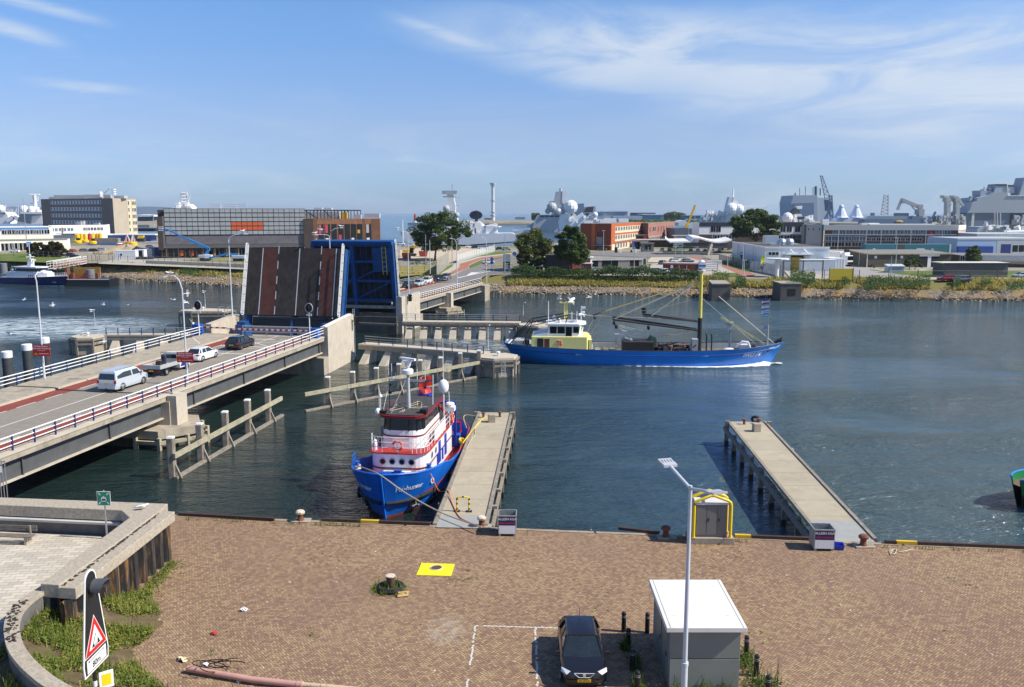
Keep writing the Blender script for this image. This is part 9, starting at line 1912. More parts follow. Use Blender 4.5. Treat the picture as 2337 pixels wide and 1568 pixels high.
q=MB(_N);_Z(q,A3,[(1440,560),(1490,525),(1545,520),(1550,575),(1470,600)],Y+1,6);_0(q,A3,(1440,560),(1425,575),Y+3,.5);q._d('gun',t)
q=MB(_O);_Z(q,A3,[(2085,352),(2170,345),(2160,408),(2062,412)],Y-1,6);_Z(q,A3,[(2080,418),(2120,415),(2115,445),(2075,448)],Y-1.2,5);_Z(q,A3,[(1910,420),(1940,410),(1930,445),(1915,445)],Y-1.2,4);q._d('aft_radar',t)
q=MB(M('hull_number_yellow',(.5,.38,.1),.6));[_Z(q,A3,[(x,605),(x+12,604),(x+12,622),(x,623)],Y-1.7,.4)for x in(1700,1718)];q._d('hull_mark',t)
Y=800;t=shp('frigate','distant grey frigate with cone shaped mast behind the big right tree',A4,(1600,500),Y);q=MB(SG);_Z(q,A4,[(1300,520),(1330,430),(1400,390),(1500,382),(1560,398),(1735,392),(1745,520)],Y,14);q._d('superstructure',t)
q=MB(SG);_Z(q,A4,[(1600,222),(1645,222),(1630,300),(1650,380),(1560,380),(1578,300)],Y-1,8);q.use(_P);_Z(q,A4,[(1645,222),(1678,225),(1695,300),(1720,380),(1650,380),(1630,300)],Y-1.3,8);q._d('radar_mast',t);q=MB(_P);_0(q,A4,(1640,130),(1640,225),Y+2,.7);a7(q,A4,(1620,345),Y-2,5.4);a7(q,A4,(1700,348),Y-2,4.6);bv(q,A4,1340,1560,375,400,Y,16,1,3.5,8);_0(q,A4,(1720,320),(1980,315),Y,.25);_0(q,A4,(1960,345),(2000,312),Y,.5);q._d('aerials',t);q=MB(_N);bv(q,A4,1330,1560,405,470,Y-1,24,1,4,1);q._d('deck_gear',t)  # mast's right facet painted white for the sunlit side of the grey
Y=560;t=shp('naval_ship','grey naval ship mostly hidden behind the navy banded building',A5,(150,540),Y);q=MB(_N);_Z(q,A5,[(0,545),(10,480),(90,475),(120,495),(220,500),(300,520),(310,545)],Y,12);q._d('superstructure',t);q=MB(_O);_Z(q,A5,[(75,432),(110,395),(150,410),(155,440),(90,450)],Y+3,5);_Z(q,A5,[(105,480),(205,478),(200,500),(105,502)],Y-.5,4);q._d('radar',t);q=MB(_P);a7(q,A5,(33,487),Y-1,3.5);_Z(q,A5,[(95,475),(110,450),(170,450),(180,475)],Y+1,5);_Z(q,A5,[(120,375),(180,370),(175,400),(130,402)],Y+4,3);_Z(q,A5,[(250,530),(252,505),(290,505),(295,530)],Y-2,4);_0(q,A5,(248,460),(248,515),Y,.5);bv(q,A5,20,290,470,520,Y-1,22,.8,2.4,3);q._d('aerials',t)
Y=1350;t=shp('dock_hall','tall blue grey shipyard dock hall on the horizon','A'and A5,(260,500),Y,cat='building');q=MB(M('dock_hall_front',(.40,.42,.43),.7));_Z(q,A5,[(72,340),(92,268),(322,266),(330,520),(80,520)],Y,60);q._d('front',t);q=MB(SGB);_Z(q,A5,[(92,345),(290,340),(296,505),(95,500)],Y-1,2);q._d('door',t);q=MB(M('dock_hall_side',(.52,.53,.52),.7));_Z(q,A5,[(322,268),(330,290),(475,296),(475,520),(330,520)],Y+2,50);q._d('side',t);q=MB(_O);[_0(q,A5,(x,y0),(x,270),Y+10,r)for x,y0,r in((152,195,.5),(208,180,.5),(282,190,.5),(308,180,2.2),(352,200,1),(108,245,1.2))];q._d('roof_mast',t)
Y=1150;t=shp('harbour_crane','dark blue lattice harbour crane with steep jib beside the dock hall',A5,(430,500),Y,cat='crane');CB=M('crane_blue_grey',(.13,.17,.23),.6);q=MB(CB)
def a8(mb,f,a,b,Y,w0,w1,r,n=10):
 A=ay(*f(*a),Y);B=ay(*f(*b),Y)
 for i in _R(n):
  for s in(-1,1):
   u,v=i/n,(i+1)/n;wa=w0+(w1-w0)*u;wb_=w0+(w1-w0)*v
   mb.aj(A.lerp(B,u)+V((s*wa/2,0,0)),A.lerp(B,v)+V((s*wb_/2,0,0)),r,r)
  u,v=i/n,(i+1)/n;s=1 if i%2 else-1;mb.aj(A.lerp(B,u)+V((s*(w0+(w1-w0)*u)/2,0,0)),A.lerp(B,v)+V((-s*(w0+(w1-w0)*v)/2,0,0)),r*.8,r*.8)
q.use(M('crane_jib',(.25,.25,.26),.6));a8(q,A5,(425,300),(362,75),Y,7,2.5,.9);q._d('jib',t);q=MB(CB);a8(q,A5,(450,500),(455,265),Y,8,3,1.2,8);_Z(q,A5,[(415,310),(470,330),(468,410),(425,420)],Y,10);[q.aj(ay(*A5(x,500),Y),ay(*A5(440,420),Y),2,2)for x in(395,460)];q._d('tower',t)
for k,(x0,bB)in _E(((455,'left one of two white cone topped vessels'),(602,'right one of two white cone topped vessels'))):
 Y=900+k*8;t=shp('naval_ship',bB,A5,(x0+80,520),Y,'white cone topped vessels');q=MB(M('cover_white_blue',(.62,.67,.75),.6,var=.05));_Z(q,A5,[(x0,522),(x0+20,490),(x0+160,480),(x0+172,528)],Y,14);q._d('hull',t);q=MB(M('cover_white_blue',0));pc=ay(*A5(x0+100,468),Y+6);h=ay(*A5(x0+100,395),Y+6).z-pc.z;q._h([(8,-2),(6.4,0),(2.8,h),(1.6,h*1.02)],pc,10);q.ai(pc+Z(h*1.18),2.6,10,6);q._d('mast_cone',t);q=MB(_O);[_0(q,A5,(x0+x,495),(x0+x,480),Y-1,.4)for x in(20,60,110,160)];q._d('vents',t)
Y=1500;t=shp('lattice_mast','grey lattice mast standing alone on the horizon',A5,(985,455),Y,cat='mast');q=MB(_N);a8(q,A5,(978,460),(995,265),Y,12,7,1.4,12);q._d('lattice',t)
Y=880;t=shp('support_ship','long dark blue grey ship with folding deck crane marked 3',A5,(1100,540),Y);q=MB(SGB);_Z(q,A5,[(780,560),(785,500),(900,498),(1240,500),(1262,470),(1430,472),(1445,560)],Y,16);q._d('hull',t);q=MB(M('deck_grey_green',(.23,.29,.31),.7));_Z(q,A5,[(775,500),(860,470),(1230,472),(1240,502)],Y+2,12);q._d('upper_deck',t);q=MB(SGB);_Z(q,A5,[(1100,470),(1102,440),(1215,440),(1215,470)],Y+4,8);_Z(q,A5,[(860,468),(862,438),(884,438),(884,468)],Y+4,5);_Z(q,A5,[(1440,500),(1480,425),(1485,435),(1455,500)],Y,3);bv(q,A5,1450,1530,480,530,Y,12,1,4,4);q._d('deckhouse',t)
q=MB(M('deck_crane_grey',(.40,.39,.37),.6));P_=lambda x,y:ay(*A5(x,y),Y+3);q.aj(P_(1325,470),P_(1325,400),5,6);q.aj(P_(1345,395),P_(1150,312),2.4,3.4);q.aj(P_(1150,300),P_(1105,410),1.7,2.4);q.aj(P_(1300,440),P_(1240,370),.9,.9);q.ob(P_(1320,430),(8,5,5));q.ob(P_(1325,372),(5,3,3));q.ob(P_(1160,330),(3,2,3));q.ob(P_(1290,365),(4,2,2.4));q._d('deck_crane',t);q=MB(M('lifeboat_orange',(.55,.30,.05),.6));q.ai(ay(*A5(1120,525),Y-1),2.0,10,6,(2.2,.8,.7));q._d('lifeboat',t)
me=_l('3',13,M('hull_figure_white',(.60,.62,.64),.6));p=ay(*A5(1376,520),Y-.6);_1(me,'hull_figure',t,p).rotation_euler=(pi/2,0,0)
Y=640;t=shp('transport_ship','huge blue grey landing ship with funnels at the right edge, marked 1',A5,(2100,600),Y);q=MB(SGB);_Z(q,A5,[(1690,575),(1790,437),(2560,437),(2560,660),(1830,660)],Y,26);q._d('hull',t)
q=MB(M('transport_upper_grey',(.36,.41,.455),.6,var=.04,scale=.1));_Z(q,A5,[(1785,438),(1815,405),(1835,335),(1880,320),(1885,290),(2000,268),(2040,240),(2172,240),(2180,270),(2560,270),(2560,438)],Y-1,24);_Z(q,A5,[(1915,290),(1915,220),(1990,225),(2040,232),(2020,290)],Y+3,12);q._d('superstructure',t)
q=MB(M('transport_upper_grey',0));_Z(q,A5,[(2040,245),(2075,160),(2172,160),(2180,245)],Y+2,12);_Z(q,A5,[(2180,245),(2180,168),(2240,168),(2245,245)],Y+5,10);_Z(q,A5,[(2290,270),(2345,95),(2420,95),(2430,270)],Y+3,12);q._d('funnel',t);q=MB(_O);_Z(q,A5,[(2070,178),(2076,158),(2173,158),(2176,180)],Y+1.8,12.4);_Z(q,A5,[(2178,182),(2180,166),(2241,166),(2243,184)],Y+4.8,10.4);q._d('funnel_cap',t);q=MB(_q);_Z(q,A5,[(2170,165),(2178,165),(2188,268),(2182,272)],Y+1.5,1);_Z(q,A5,[(2180,268),(2560,268),(2560,274),(2182,274)],Y-1.5,1);q._d('white_edge',t)
q=MB(_O);_Z(q,A5,[(2205,445),(2560,445),(2560,545),(2200,545)],Y-.4,1);q._d('side_opening',t);q=MB(_N);bv(q,A5,1900,2030,195,230,Y+5,12,.8,3.2,6);bv(q,A5,1800,1900,285,330,Y+3,12,.8,3,6);_0(q,A5,(1950,185),(1950,225),Y+8,.6);_0(q,A5,(2015,185),(2008,230),Y+8,1.0);[_0(q,A5,(x,440),(x,570),Y-8,.5)for x in(2050,2075,2105)];bv(q,A5,2210,2330,470,540,Y-1,26,1,4,1);q._d('deck_gear',t)
me=_l('1',15,M('hull_figure_white',0));p=ay(*A5(1838,524),Y-.6);_1(me,'hull_figure',t,p).rotation_euler=(pi/2,0,0)
q=MB(_N)
for x,dx_ in((1600,-45),(1690,-42)):
 _Z(q,A5,[(x-16,545),(x-10,330),(x+22,330),(x+26,545)],Y-6,5);_Z(q,A5,[(x+dx_,268),(x+10,280),(x+24,300),(x+24,335),(x-20,330),(x-15,300),(x+dx_+4,290)],Y-6,6);bv(q,A5,x-36,x+30,300,380,Y-6,9,.5,1.5,4)
q.aj(ay(*A5(1705,310),Y-4),ay(*A5(1745,370),Y-4),1.6,1.6);bv(q,A5,1560,1760,455,560,Y-6,60,.8,2.6,6);q._d('replenishment_mast',t)
Y=470;t=shp('naval_ship','low grey naval vessel behind the pale blue hall at the right',A5,(2100,640),Y);q=MB(_N);_Z(q,A5,[(1885,690),(1880,600),(1905,575),(2060,572),(2100,600),(2560,610),(2560,690)],Y,14);q._d('hull',t);q=MB(SGB);_Z(q,A5,[(2080,610),(2085,575),(2180,575),(2175,612)],Y-.6,5);q._d('deckhouse',t);q=MB(_P);bv(q,A5,1940,2330,560,620,Y-1,22,.6,2.4,3);_Z(q,A5,[(1965,570),(1972,520),(1985,530),(1995,572)],Y,2);_0(q,A5,(2265,570),(2280,610),Y-1.5,1.6);q._d('deck_gear',t)
def a9(av,f,bC,Y,dep,mat,aw='far harbour sheds',roof=None):
 t=shp('harbour_shed',av,f,bC[0],Y,aw,'shed');q=MB(mat);_Z(q,f,bC,Y,dep);q._d('wall',t)
 if roof:q=MB(roof);_Z(q,f,[(bC[0][0]-3,roof_y(bC)),(bC[-1][0]+3,roof_y(bC)),(bC[-1][0]+3,roof_y(bC)+7),(bC[0][0]-3,roof_y(bC)+7)],Y-1,dep+2);q._d('roof',t)
def roof_y(p):return min(a[1]for a in p)
PSH=M('far_shed_pale',(.40,.44,.47),.7);PSN=M('far_shed_navy',(.06,.085,.13),.7);PSB=M('far_shed_blue',(.17,.23,.29),.7);PSW=M('far_roof_white',(.60,.62,.62),.7)
a9('far pale grey shed with white roof behind the frigate aerials',A4,[(210,460),(210,372),(300,372),(310,460)],1250,60,PSH,roof=PSW);a9('long far shed with white roof line above the orange building',A4,[(300,460),(300,385),(410,368),(540,372),(540,460)],1270,60,PSH,roof=PSW);a9('navy blue far shed above the brick building',A4,[(612,460),(612,384),(830,384),(830,460)],1230,50,PSN);a9('long low far shed left of the dark wood',A4,[(700,462),(700,420),(840,402),(910,402),(915,462)],1180,50,PSB,roof=PSW);a9('low far shed with a strip of roof lights above the orange roof',A4,[(390,462),(390,422),(690,418),(690,462)],1160,30,PSH)
a9('dark blue grey tower block behind the frigate',A3,[(1975,460),(1975,315),(2060,308),(2068,460)],1080,40,PSB);a9('grey block with metal roof behind the aft radar',A3,[(2065,460),(2068,348),(2190,338),(2195,460)],1100,40,PSH);a9('blue grey low hall between brick building and mobile crane',A4,[(1030,660),(1030,548),(1130,540),(1285,560),(1290,660)],455,25,M('hall_slate',(.115,.15,.19),.7));a9('pale arched hangar left of the mobile crane jib',A4,[(1068,520),(1072,488),(1110,468),(1150,465),(1162,490),(1160,520)],640,25,M('hangar_pale',(.55,.58,.60),.6));a9('dark low block on the far spit',A3,[(1290,490),(1290,462),(1400,460),(1402,490)],1500,40,PSB);a9('small dark building on the spit beside the chimney',A3,[(945,492),(945,474),(1020,474),(1022,492)],1600,40,M('spit_dark',(.10,.09,.08),.8));a9('pale quay shed with long flat roof behind the crane jib',A4,[(1150,450),(1150,418),(1340,410),(1345,450)],900,30,PSB,roof=PSH)
Y=1480;t=shp('chimney','tall slender pale chimney with ringed platforms on the horizon',A3,(1040,500),Y,cat='chimney');b=ay(*A3(1042,503),Y);hh=ay(*A3(1042,85),Y).z-b.z;q=MB(M('chimney_steel',(.62,.63,.62),.5));q._h([(3.4,0),(3.4,hh*.12),(2.6,hh*.2),(2.6,hh*.95),(3.0,hh)],b,16);q._d('shaft',t,au=True);q=MB(_N)
for f_,r in((.13,4.6),(.22,4.4),(.53,3.8),(.94,4.6),(.985,5.2)):q._h([(r,hh*f_),(r,hh*f_+1.6)],b,16)
q._d('platform',t)
def landstrip(name,f,bC,mat,z=.6,kind='structure'):
 q=MB(mat);P=[at(*f(*p),z)for p in bC];q._f([(p.x,p.y)for p in P],-4,z);return _G(q._d(name))
SPIT=M('spit_sand',(.27,.235,.165),.95,var=.3,scale=.02,aA=((.12,.13,.06),.02,.5,.6))
landstrip('far_shore',A3,[(560,532),(1000,534),(1460,533),(2400,520),(3200,520),(3200,499),(2300,497),(1500,497),(950,493),(700,500)],SPIT)
landstrip('far_shore',A5,[(-600,530),(2600,560),(2600,500),(-600,500)],SPIT)
landstrip('far_shore',A1,[(1195,392),(1300,392),(1365,388),(1380,352),(1195,360)],SPIT,1.0)
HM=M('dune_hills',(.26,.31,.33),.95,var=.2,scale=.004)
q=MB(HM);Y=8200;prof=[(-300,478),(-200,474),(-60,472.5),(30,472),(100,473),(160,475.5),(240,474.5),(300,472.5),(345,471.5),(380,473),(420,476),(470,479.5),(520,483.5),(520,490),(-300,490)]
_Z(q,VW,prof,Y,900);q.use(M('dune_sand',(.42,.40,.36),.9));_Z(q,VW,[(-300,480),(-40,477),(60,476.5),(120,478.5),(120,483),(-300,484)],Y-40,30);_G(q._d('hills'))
def whiteship(av,f,bC,Y,extra):
 t=shp('ship',av,f,bC[0],Y,'white ships behind the office block');q=MB(_P);_Z(q,f,bC,Y,12);q._d('superstructure',t);extra(t,Y)
def e1(t,Y):q=MB(_P);a7(q,D1,(14,262),Y,3.2);_0(q,D1,(85,200),(85,300),Y,.3);q._d('dome',t);q=MB(_O);_Z(q,D1,[(0,318),(70,322),(80,332),(0,330)],Y-.5,2);q._d('windows',t);q=MB(_P);q.aj(ay(*D1(115,440),Y),ay(*D1(220,375),Y),3,3);q.aj(ay(*D1(220,375),Y),ay(*D1(300,415),Y),3,3);q._d('deck_crane',t)
whiteship('white ship at the far left edge with a dome and folded crane',D1,[(-200,480),(-200,300),(80,305),(118,355),(125,480)],640,e1)
def e2(t,Y):
 q=MB(_P);a7(q,D1,(365,268),Y+3,3.0);a7(q,D1,(475,266),Y+3,2.4);_0(q,D1,(530,50),(540,300),Y+5,1.2);[_0(q,D1,(x0,y),(x1,y),Y+5,.5)for x0,x1,y in((450,600,42),(480,580,75),(485,575,105),(435,535,180),(500,570,135))];bv(q,D1,470,620,240,300,Y+4,10,1,3,3);q._d('mast',t)
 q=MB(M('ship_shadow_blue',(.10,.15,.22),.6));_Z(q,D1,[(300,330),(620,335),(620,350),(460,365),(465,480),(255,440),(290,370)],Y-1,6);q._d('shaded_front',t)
whiteship('white research ship with tall aerial mast left of the office block',D1,[(250,490),(300,325),(345,305),(625,300),(640,480)],610,e2)
Y=470;t=shp('ship','white lattice masts of a ship showing above the museum roof',A1,(1600,250),Y,cat='ship');q=MB(_P);_Z(q,A1,[(1530,262),(1540,220),(1580,205),(1640,215),(1665,240),(1670,262)],Y,8);a8(q,A1,(1605,215),(1600,105),Y+3,5,3,.5,8);[_0(q,A1,(1580,y),(1620,y),Y+3,.4)for y in(115,140,165,190)];a8(q,A1,(1615,200),(1645,130),Y+3,2.5,1.5,.4,6);bv(q,A1,1540,1665,205,245,Y-1,16,.6,2.2,4);q._d('mast',t);q=MB(_P);_Z(q,A1,[(1500,520),(1505,250),(1700,250),(1700,520)],Y+1,8);q._d('superstructure',t)
for k in _R(11):
 x=60+k*27+U(-8,8);Y=1000+U(0,60);t=shp('sailing_boat','bare sailing boat mast in the crowded marina at the far left',D1,(x,420),Y,'bare masts of the marina','sailing boat');q=MB(_P);_0(q,D1,(x,455),(x,U(215,300)),Y,.28);q._d('mast',t);q=MB(_P);p=ay(*D1(x,460),Y);q.ob((p.x,p.y,WZ+1),(9,3,2));q._d('hull',t)
t=shp('harbour_pavilion','low white roofed pavilion by the water right of the office block',A1,(1270,340),690,cat='building');q=MB(_M);_Z(q,A1,[(1198,312),(1200,302),(1335,308),(1335,320),(1200,322)],690,20);q._d('roof',t);q=MB(M('pavilion_grey',(.16,.17,.18),.7));_Z(q,A1,[(1200,360),(1200,322),(1330,320),(1330,345),(1260,360)],694,14);q._d('wall',t);q=MB(_s);_0(q,A1,(1335,290),(1335,370),690,.3);q._d('pole',t)
for uv,bB in(((1255,268),'tiny white ferry on the water near the horizon left of the museum'),):
 p=at(*A1(uv[0],272),WZ+.3)if 0 else ay(*A1(uv[0],268),2600);t=_b('ferry',bB,'ferry',(p.x,2600,WZ));q=MB(_P);q.bw(-22,22,-5,5,0,7);q.bw(-12,14,-4,4,7,12);q._d('hull',t)
t=shp('beacon','small red and white harbour beacon on the breakwater',A2,(1665,372),1700,cat='beacon');b=ay(*A2(1665,372),1700);q=MB(_q);q._h([(4,-10),(3,4),(2.6,4)],b,10);q.use(a2);q._h([(2.8,4),(2.4,13),(1.5,17)],b,10);q._d('tower',t)
landstrip('breakwater',A2,[(1600,376),(1735,376),(1735,372),(1600,372)],M('breakwater_stone',(.16,.17,.18),.9))
for uv,w_,bB in(((1550,575),11,'white motor yacht moored before the leafy tree'),((1600,585),8,'smaller white motor boat right of the white yacht')):
 p=at(*A2(*uv),WZ);p=V((p.x,445,WZ));p.x=ay(*A2(*uv),445).x;t=_b('motor_boat',bB,'boat',(p.x,436,WZ));q=MB(_y);q.bz([[(-w_/2,-1.6,0),(w_/2-2,-1.4,0),(w_/2-2,1.4,0),(-w_/2,1.6,0)],[(-w_/2,-2,2.2),(w_/2,0,2.6),(w_/2,.1,2.6),(-w_/2,2,2.2)]]);q._d('hull',t);q=MB(_y);q.bw(-w_/4,w_/5,-1.3,1.3,2.2,3.8);q._d('cabin',t);q=MB(_o);q.bw(-w_/4+.3,w_/5-.2,-1.34,-1.30,2.8,3.5);q._d('window',t)
t=shp('sailing_boat','white sailing boat with a tall mast left of the leafy tree',A2,(1555,470),480,cat='sailing boat');q=MB(_y);_0(q,A2,(1555,350),(1558,560),480,.3);q._d('mast',t);q=MB(_y);_Z(q,A2,[(1535,455),(1620,440),(1720,520),(1560,520)],480,4);q._d('hull',t)
def _D(av,f,base,zb,top,arms,r=.09,cat='street lamp',name='street_lamp',Y=None,aw='lamp posts',col=aF,head=True):
 b=at(*f(*base),zb)if Y is None else ay(*f(*base),Y);tp=ay(*f(*top),b.y);h=tp.z-b.z
 t=_b(name,av,cat,b,0,aw);q=MB(col);q._g([(0,0,0),(0,0,h*.34)],r*1.25,8);q._g([(0,0,h*.34),(0,0,h)],r,8,True,r*.7);q._d('pole',t,au=True)
 for e in arms:
  p=ay(*f(*e),b.y)-b;q=MB(col);L=p.x;q._g([(0,0,h-.05),(L*.15,0,h+(p.z-h)*.55+.05),(L*.4,0,h+(p.z-h)*.85+.04),(L*.75,0,p.z)],r*.6,6);a_=q._d('arm',t,au=True)
  if head:
   q=MB(M('lamp_head_white',(.66,.68,.70),.4));s=1 if L>0 else-1;q.bz([[(L*.72,-.1,p.z-.06),(L*.72,.1,p.z-.06),(L*.72,.1,p.z+.06),(L*.72,-.1,p.z+.06)],[(L*.85,-.17,p.z-.07),(L*.85,.17,p.z-.07),(L*.85,.17,p.z+.11),(L*.85,-.17,p.z+.11)],[(L+.1*s,-.13,p.z-.05),(L+.1*s,.13,p.z-.05),(L+.1*s,.13,p.z+.05),(L+.1*s,-.13,p.z+.05)]]);q._d('lamp_head',t)
 return t,b,h
L1,b1,h1_=_D('tall bridge lamp post carrying the left red warning sign',B1,(380,568),2.5,(343,-260),[])
L2,b2,h2_=_D('bridge lamp post on the hexagonal pier carrying the red sign by the truck',B1,(1612,842),-.3,(1555,-200),[],Y=None)
def arm(t,bC,r=.06):
 q=MB(aF);q._g(bC,r,6);q._d('arm',t,au=True);e=V(bC[-1]);d=(e-V(bC[-2])).normalized();q=MB(M('lamp_head_white',(.66,.68,.70),.4));s=V((-d.y,d.x,0)).normalized()*.16;q.bz([[e+d*a+s*k*w+Z(zz)for k,zz in((-1,-.05),(1,-.05),(1,.1),(-1,.1))]for a,w in((-.1,.5),(.25,1),(.75,.7))]);q._d('lamp_head',t)
arm(L1,[(0,0,h1_-.1),(-.1,.0,h1_+.5),(-.2,.6,h1_+.75),(-.3,1.6,h1_+.8)])
e=ay(*A1(1455,842),b2.y)-b2;e2=ay(*A1(1560,875),b2.y)-b2;arm(L2,[(0,0,h2_-.1),(e2.x,0,e2.z),(e2.x*.6+e.x*.4,0,e.z+.1),(e.x,0,e.z)])
_D('bridge lamp post left of the raised leaf with one arm to the right',A1,(2028,1278),2.8,(2000,520),[(2150,472)]);_D('double armed bridge lamp post before the right edge of the raised leaf',A2,(943,1250),2.9,(920,490),[(775,478),(1030,418)])
_D('lamp post on the far tower with one arm to the left',A2,(1610,1020),3.0,(1605,470),[(1492,436)]);_D('lamp post on the small far pier, curved arm to the left',A3,(640,1380),-.3,(625,760),[(556,700)]);_D('lamp post behind the queue with a curved arm to the right',A3,(338,1100),2.3,(342,720),[(420,672)]);_D('lamp post at the bridge end with road signs, arm to the left',A3,(970,1275),0.,(965,740),[(908,688)])
for f,bs,tp,bB in((A3,(290,1032),(290,660),'plain pole left of the leafy tree trunk'),(A3,(585,1015),(585,660),'plain pole right of the leafy tree'),(A3,(1175,1100),(1175,650),'plain pole beside the information board'),(A3,(1053,830),(1053,665),'thin pole before the white frigate stern'),(A4,(605,1022),(605,740),'plain pole before the gatehouse lodge window'),(A4,(1030,1000),(1030,690),'plain pole in front of the red cabin'),(A4,(1100,1000),(1102,745),'thinner pole right of the middle of the red cabin'),(A4,(750,905),(748,740),'thin pole behind the right end of the lodge'),(A5,(1035,1078),(1037,860),'plain pole on the yard edge before the storage box'),(D1,(1337,1082),(1330,745),'plain tall pole at the path before the parked cars'),(A4,(1170,740),(1168,545),'thin pole beside the mobile crane')):
 _D(bB,f,bs,ZF,tp,[],.10,'pole','pole',aw='plain poles on the far bank',col=_s)
for f,bs,tp,ar,bB in((A4,(285,822),(290,575),[(278,572),(303,572)],'lamp post before the brown end of the orange building'),(A4,(1412,915),(1428,610),[(1412,607),(1446,607)],'T shaped lamp post by the reddish path'),(A4,(1580,962),(1588,835),[(1570,830),(1606,830)],'short T shaped lamp beside the green mesh fence'),(A4,(1735,1050),(1750,690),[],'tall thin lamp post left of the warehouse corner'),(A4,(1752,1040),(1762,885),[(1748,880),(1780,880)],'short lamp post at the end of the reddish path'),(A4,(2112,1050),(2132,690),[],'tall post before the warehouse front'),(A5,(1085,978),(1098,690),[(1084,682),(1112,682)],'tall lamp post on the lawn before the brick shed'),(A5,(358,760),(366,670),[(354,666),(380,666)],'lamp head sticking up behind the warehouse roof'),(A4,(1310,660),(1313,532),[(1302,528),(1324,528)],'lamp post by the small tree left of the banded building'),(A4,(1246,690),(1250,585),[(1238,582),(1258,582)],'lamp post at the back of the car park'),(D1,(1808,735),(1810,480),[(1795,478),(1825,478)],'lamp post before the tan office block end wall'),(A5,(1048,770),(1050,735),[(1025,722)],'curved lamp behind the brick shed roof')):
 _D(bB,f,bs,ZF,tp,ar,.09,aw='lamp posts of the far bank')
t,b,h=_D('very tall grey flag pole left of the brown hedge',D1,(412,880),ZF,(340,100),[],.16,'flag pole','flag_pole',aw=None,col=_s)
for f,bs,tp,ar,bB,zb in((A1,(828,1278),(818,1150),[(788,1147)],'low lamp on the left dolphin with a gull on it',.5),(A1,(1790,1132),(1788,985),[(1768,980)],'low lamp on the timber clad dolphin with a gull on it',.9),(A3,(1380,1565),(1378,1430),[(1405,1420)],'low lamp at the end of the far walkway',.6),(B2,(2085,430),(2088,240),[(2096,232)],'low lamp on the dolphin with the white ladder',.45)):
 _D(bB,f,bs,zb,tp,ar,.05,aw='low lamps on the dolphins')
def redsign(av,f,c,w,h,Y):
 p=ay(*f(*c),Y);t=_b('warning_sign',av,'sign',p+V((0,-.16,0)),R(-4),'red warning signs on the bridge lamp posts');q=MB(SIGNRED);q.bw(-w/2,w/2,-.02,.02,-h/2,h/2);q._d('board',t)
 fm=lambda x,z:frame((x,-.026,z),(1,0,0),(0,0,1));o=[]
 be('MILITAIR TERREIN',h*.165,_q,fm(0,h*.34),t);be('VERBODEN TOEGANG',h*.165,_q,fm(0,h*.15),t);be('art. 429 quinquies Sr',h*.085,_q,fm(0,-.01*h),t);be('CAMERABEWAKING',h*.105,_q,fm(w*.12,-h*.30),t)
 q=MB(aZ);q.bA([(-w*.42,-.026,-h*.40),(-w*.25,-.026,-h*.40),(-w*.335,-.026,-h*.18)]);k=q._d('triangle',t);q=MB(_r);q.bA([(-w*.36,-.03,-h*.36),(-w*.31,-.03,-h*.36),(-w*.335,-.03,-h*.25)]);q._d('triangle_mark',k)
redsign('red military area warning sign on the left bridge lamp post',B1,(360,326),1.72,1.12,b1.y);redsign('red military area warning sign before the white hatchback',B1,(1583,385),1.62,1.0,b2.y)
def _2(av,base,cc,rad,ncl,per,mat,ls,seed,aw='trees on the far bank',bH=.45,name='tree',lean=0,low=-.75,cat='tree',bG=True):
 rg=random.Random(seed);base=V(base);cc=V(cc);t=_b(name,av,cat,base,0,aw)
 q=MB(ao);cl=[]
 tries=0
 while len(cl)<ncl and tries<9000:
  tries+=1;a=rg.uniform(0,6.283);u=rg.uniform(low,1);r=rg.uniform(.45,1)**.5
  s=sqrt(max(0,1-u*u));k=.84+.24*sin(a*2+seed)+.20*sin(a*5+u*4+seed)
  p=V((cos(a)*s*rad[0]*r*k,sin(a)*s*rad[1]*r*k,u*rad[2]*r*(.94+.12*sin(a*3+seed))));R_=min(rad)*rg.uniform(.11,.32)
  cl.append((cc-base+p,R_))
 fork=Z(0).lerp(cc-base,.42)
 q._g([(0,0,-.3),fork*.5+V((rg.uniform(-.2,.2),rg.uniform(-.2,.2),0)),fork],bH,8,True,bH*.62)
 if bG:
  for p,R_ in cl[:16]:m=fork.lerp(p,.5)+V((0,0,-.12*(p-fork).length*.3));q._g([fork,m,p],bH*.38,5,False,bH*.07)
 q._d('trunk',t,au=True)
 q=MB(mat)
 for p,R_ in cl:
  for k in _R(per):
   d=V((rg.gauss(0,1),rg.gauss(0,1),rg.gauss(0,1))).normalized()*R_*rg.uniform(.25,1.08)**.6;d.z*=.62
   q._4(p+d,ls*rg.uniform(.6,1.25),rg,1.15)
 q._d('crown',t);return t
def _I(av,f,base,bw,ncl,per,mat,ls,seed,depth=1.0,**k):
 b=at(*f(*base),ZF);x0,x1,y0,y1=bw;p0=ay(*f(x0,(y0+y1)/2),b.y);p1=ay(*f(x1,(y0+y1)/2),b.y);zt=ay(*f((x0+x1)/2,y0),b.y).z;zb=ay(*f((x0+x1)/2,y1),b.y).z
 rx=(p1.x-p0.x)/2;rz=(zt-zb)/2;return _2(av,b,((p0.x+p1.x)/2,b.y,(zt+zb)/2),(rx*.96,rx*depth,rz*.98),ncl,per,mat,ls,seed,**k)
_I('large leafy tree standing alone before the white frigate',A3,(392,942),(60,785,395,905),120,190,aS,.40,3,.95,bH=.42)
_I('left leafy tree of the group beside the road, tinged with brown',A3,(1600,1060),(1240,1735,580,1060),95,180,aT,.38,11,.9,bH=.35)
_I('right leafy tree of the group, taller and darker',A3,(1885,1105),(1690,2150,530,1075),95,180,aS,.38,17,.9,bH=.4)
_I('low bushy tree under the left tree of the group',A3,(1560,1085),(1390,1720,900,1090),36,150,aS,.34,19,.8,bH=.2)
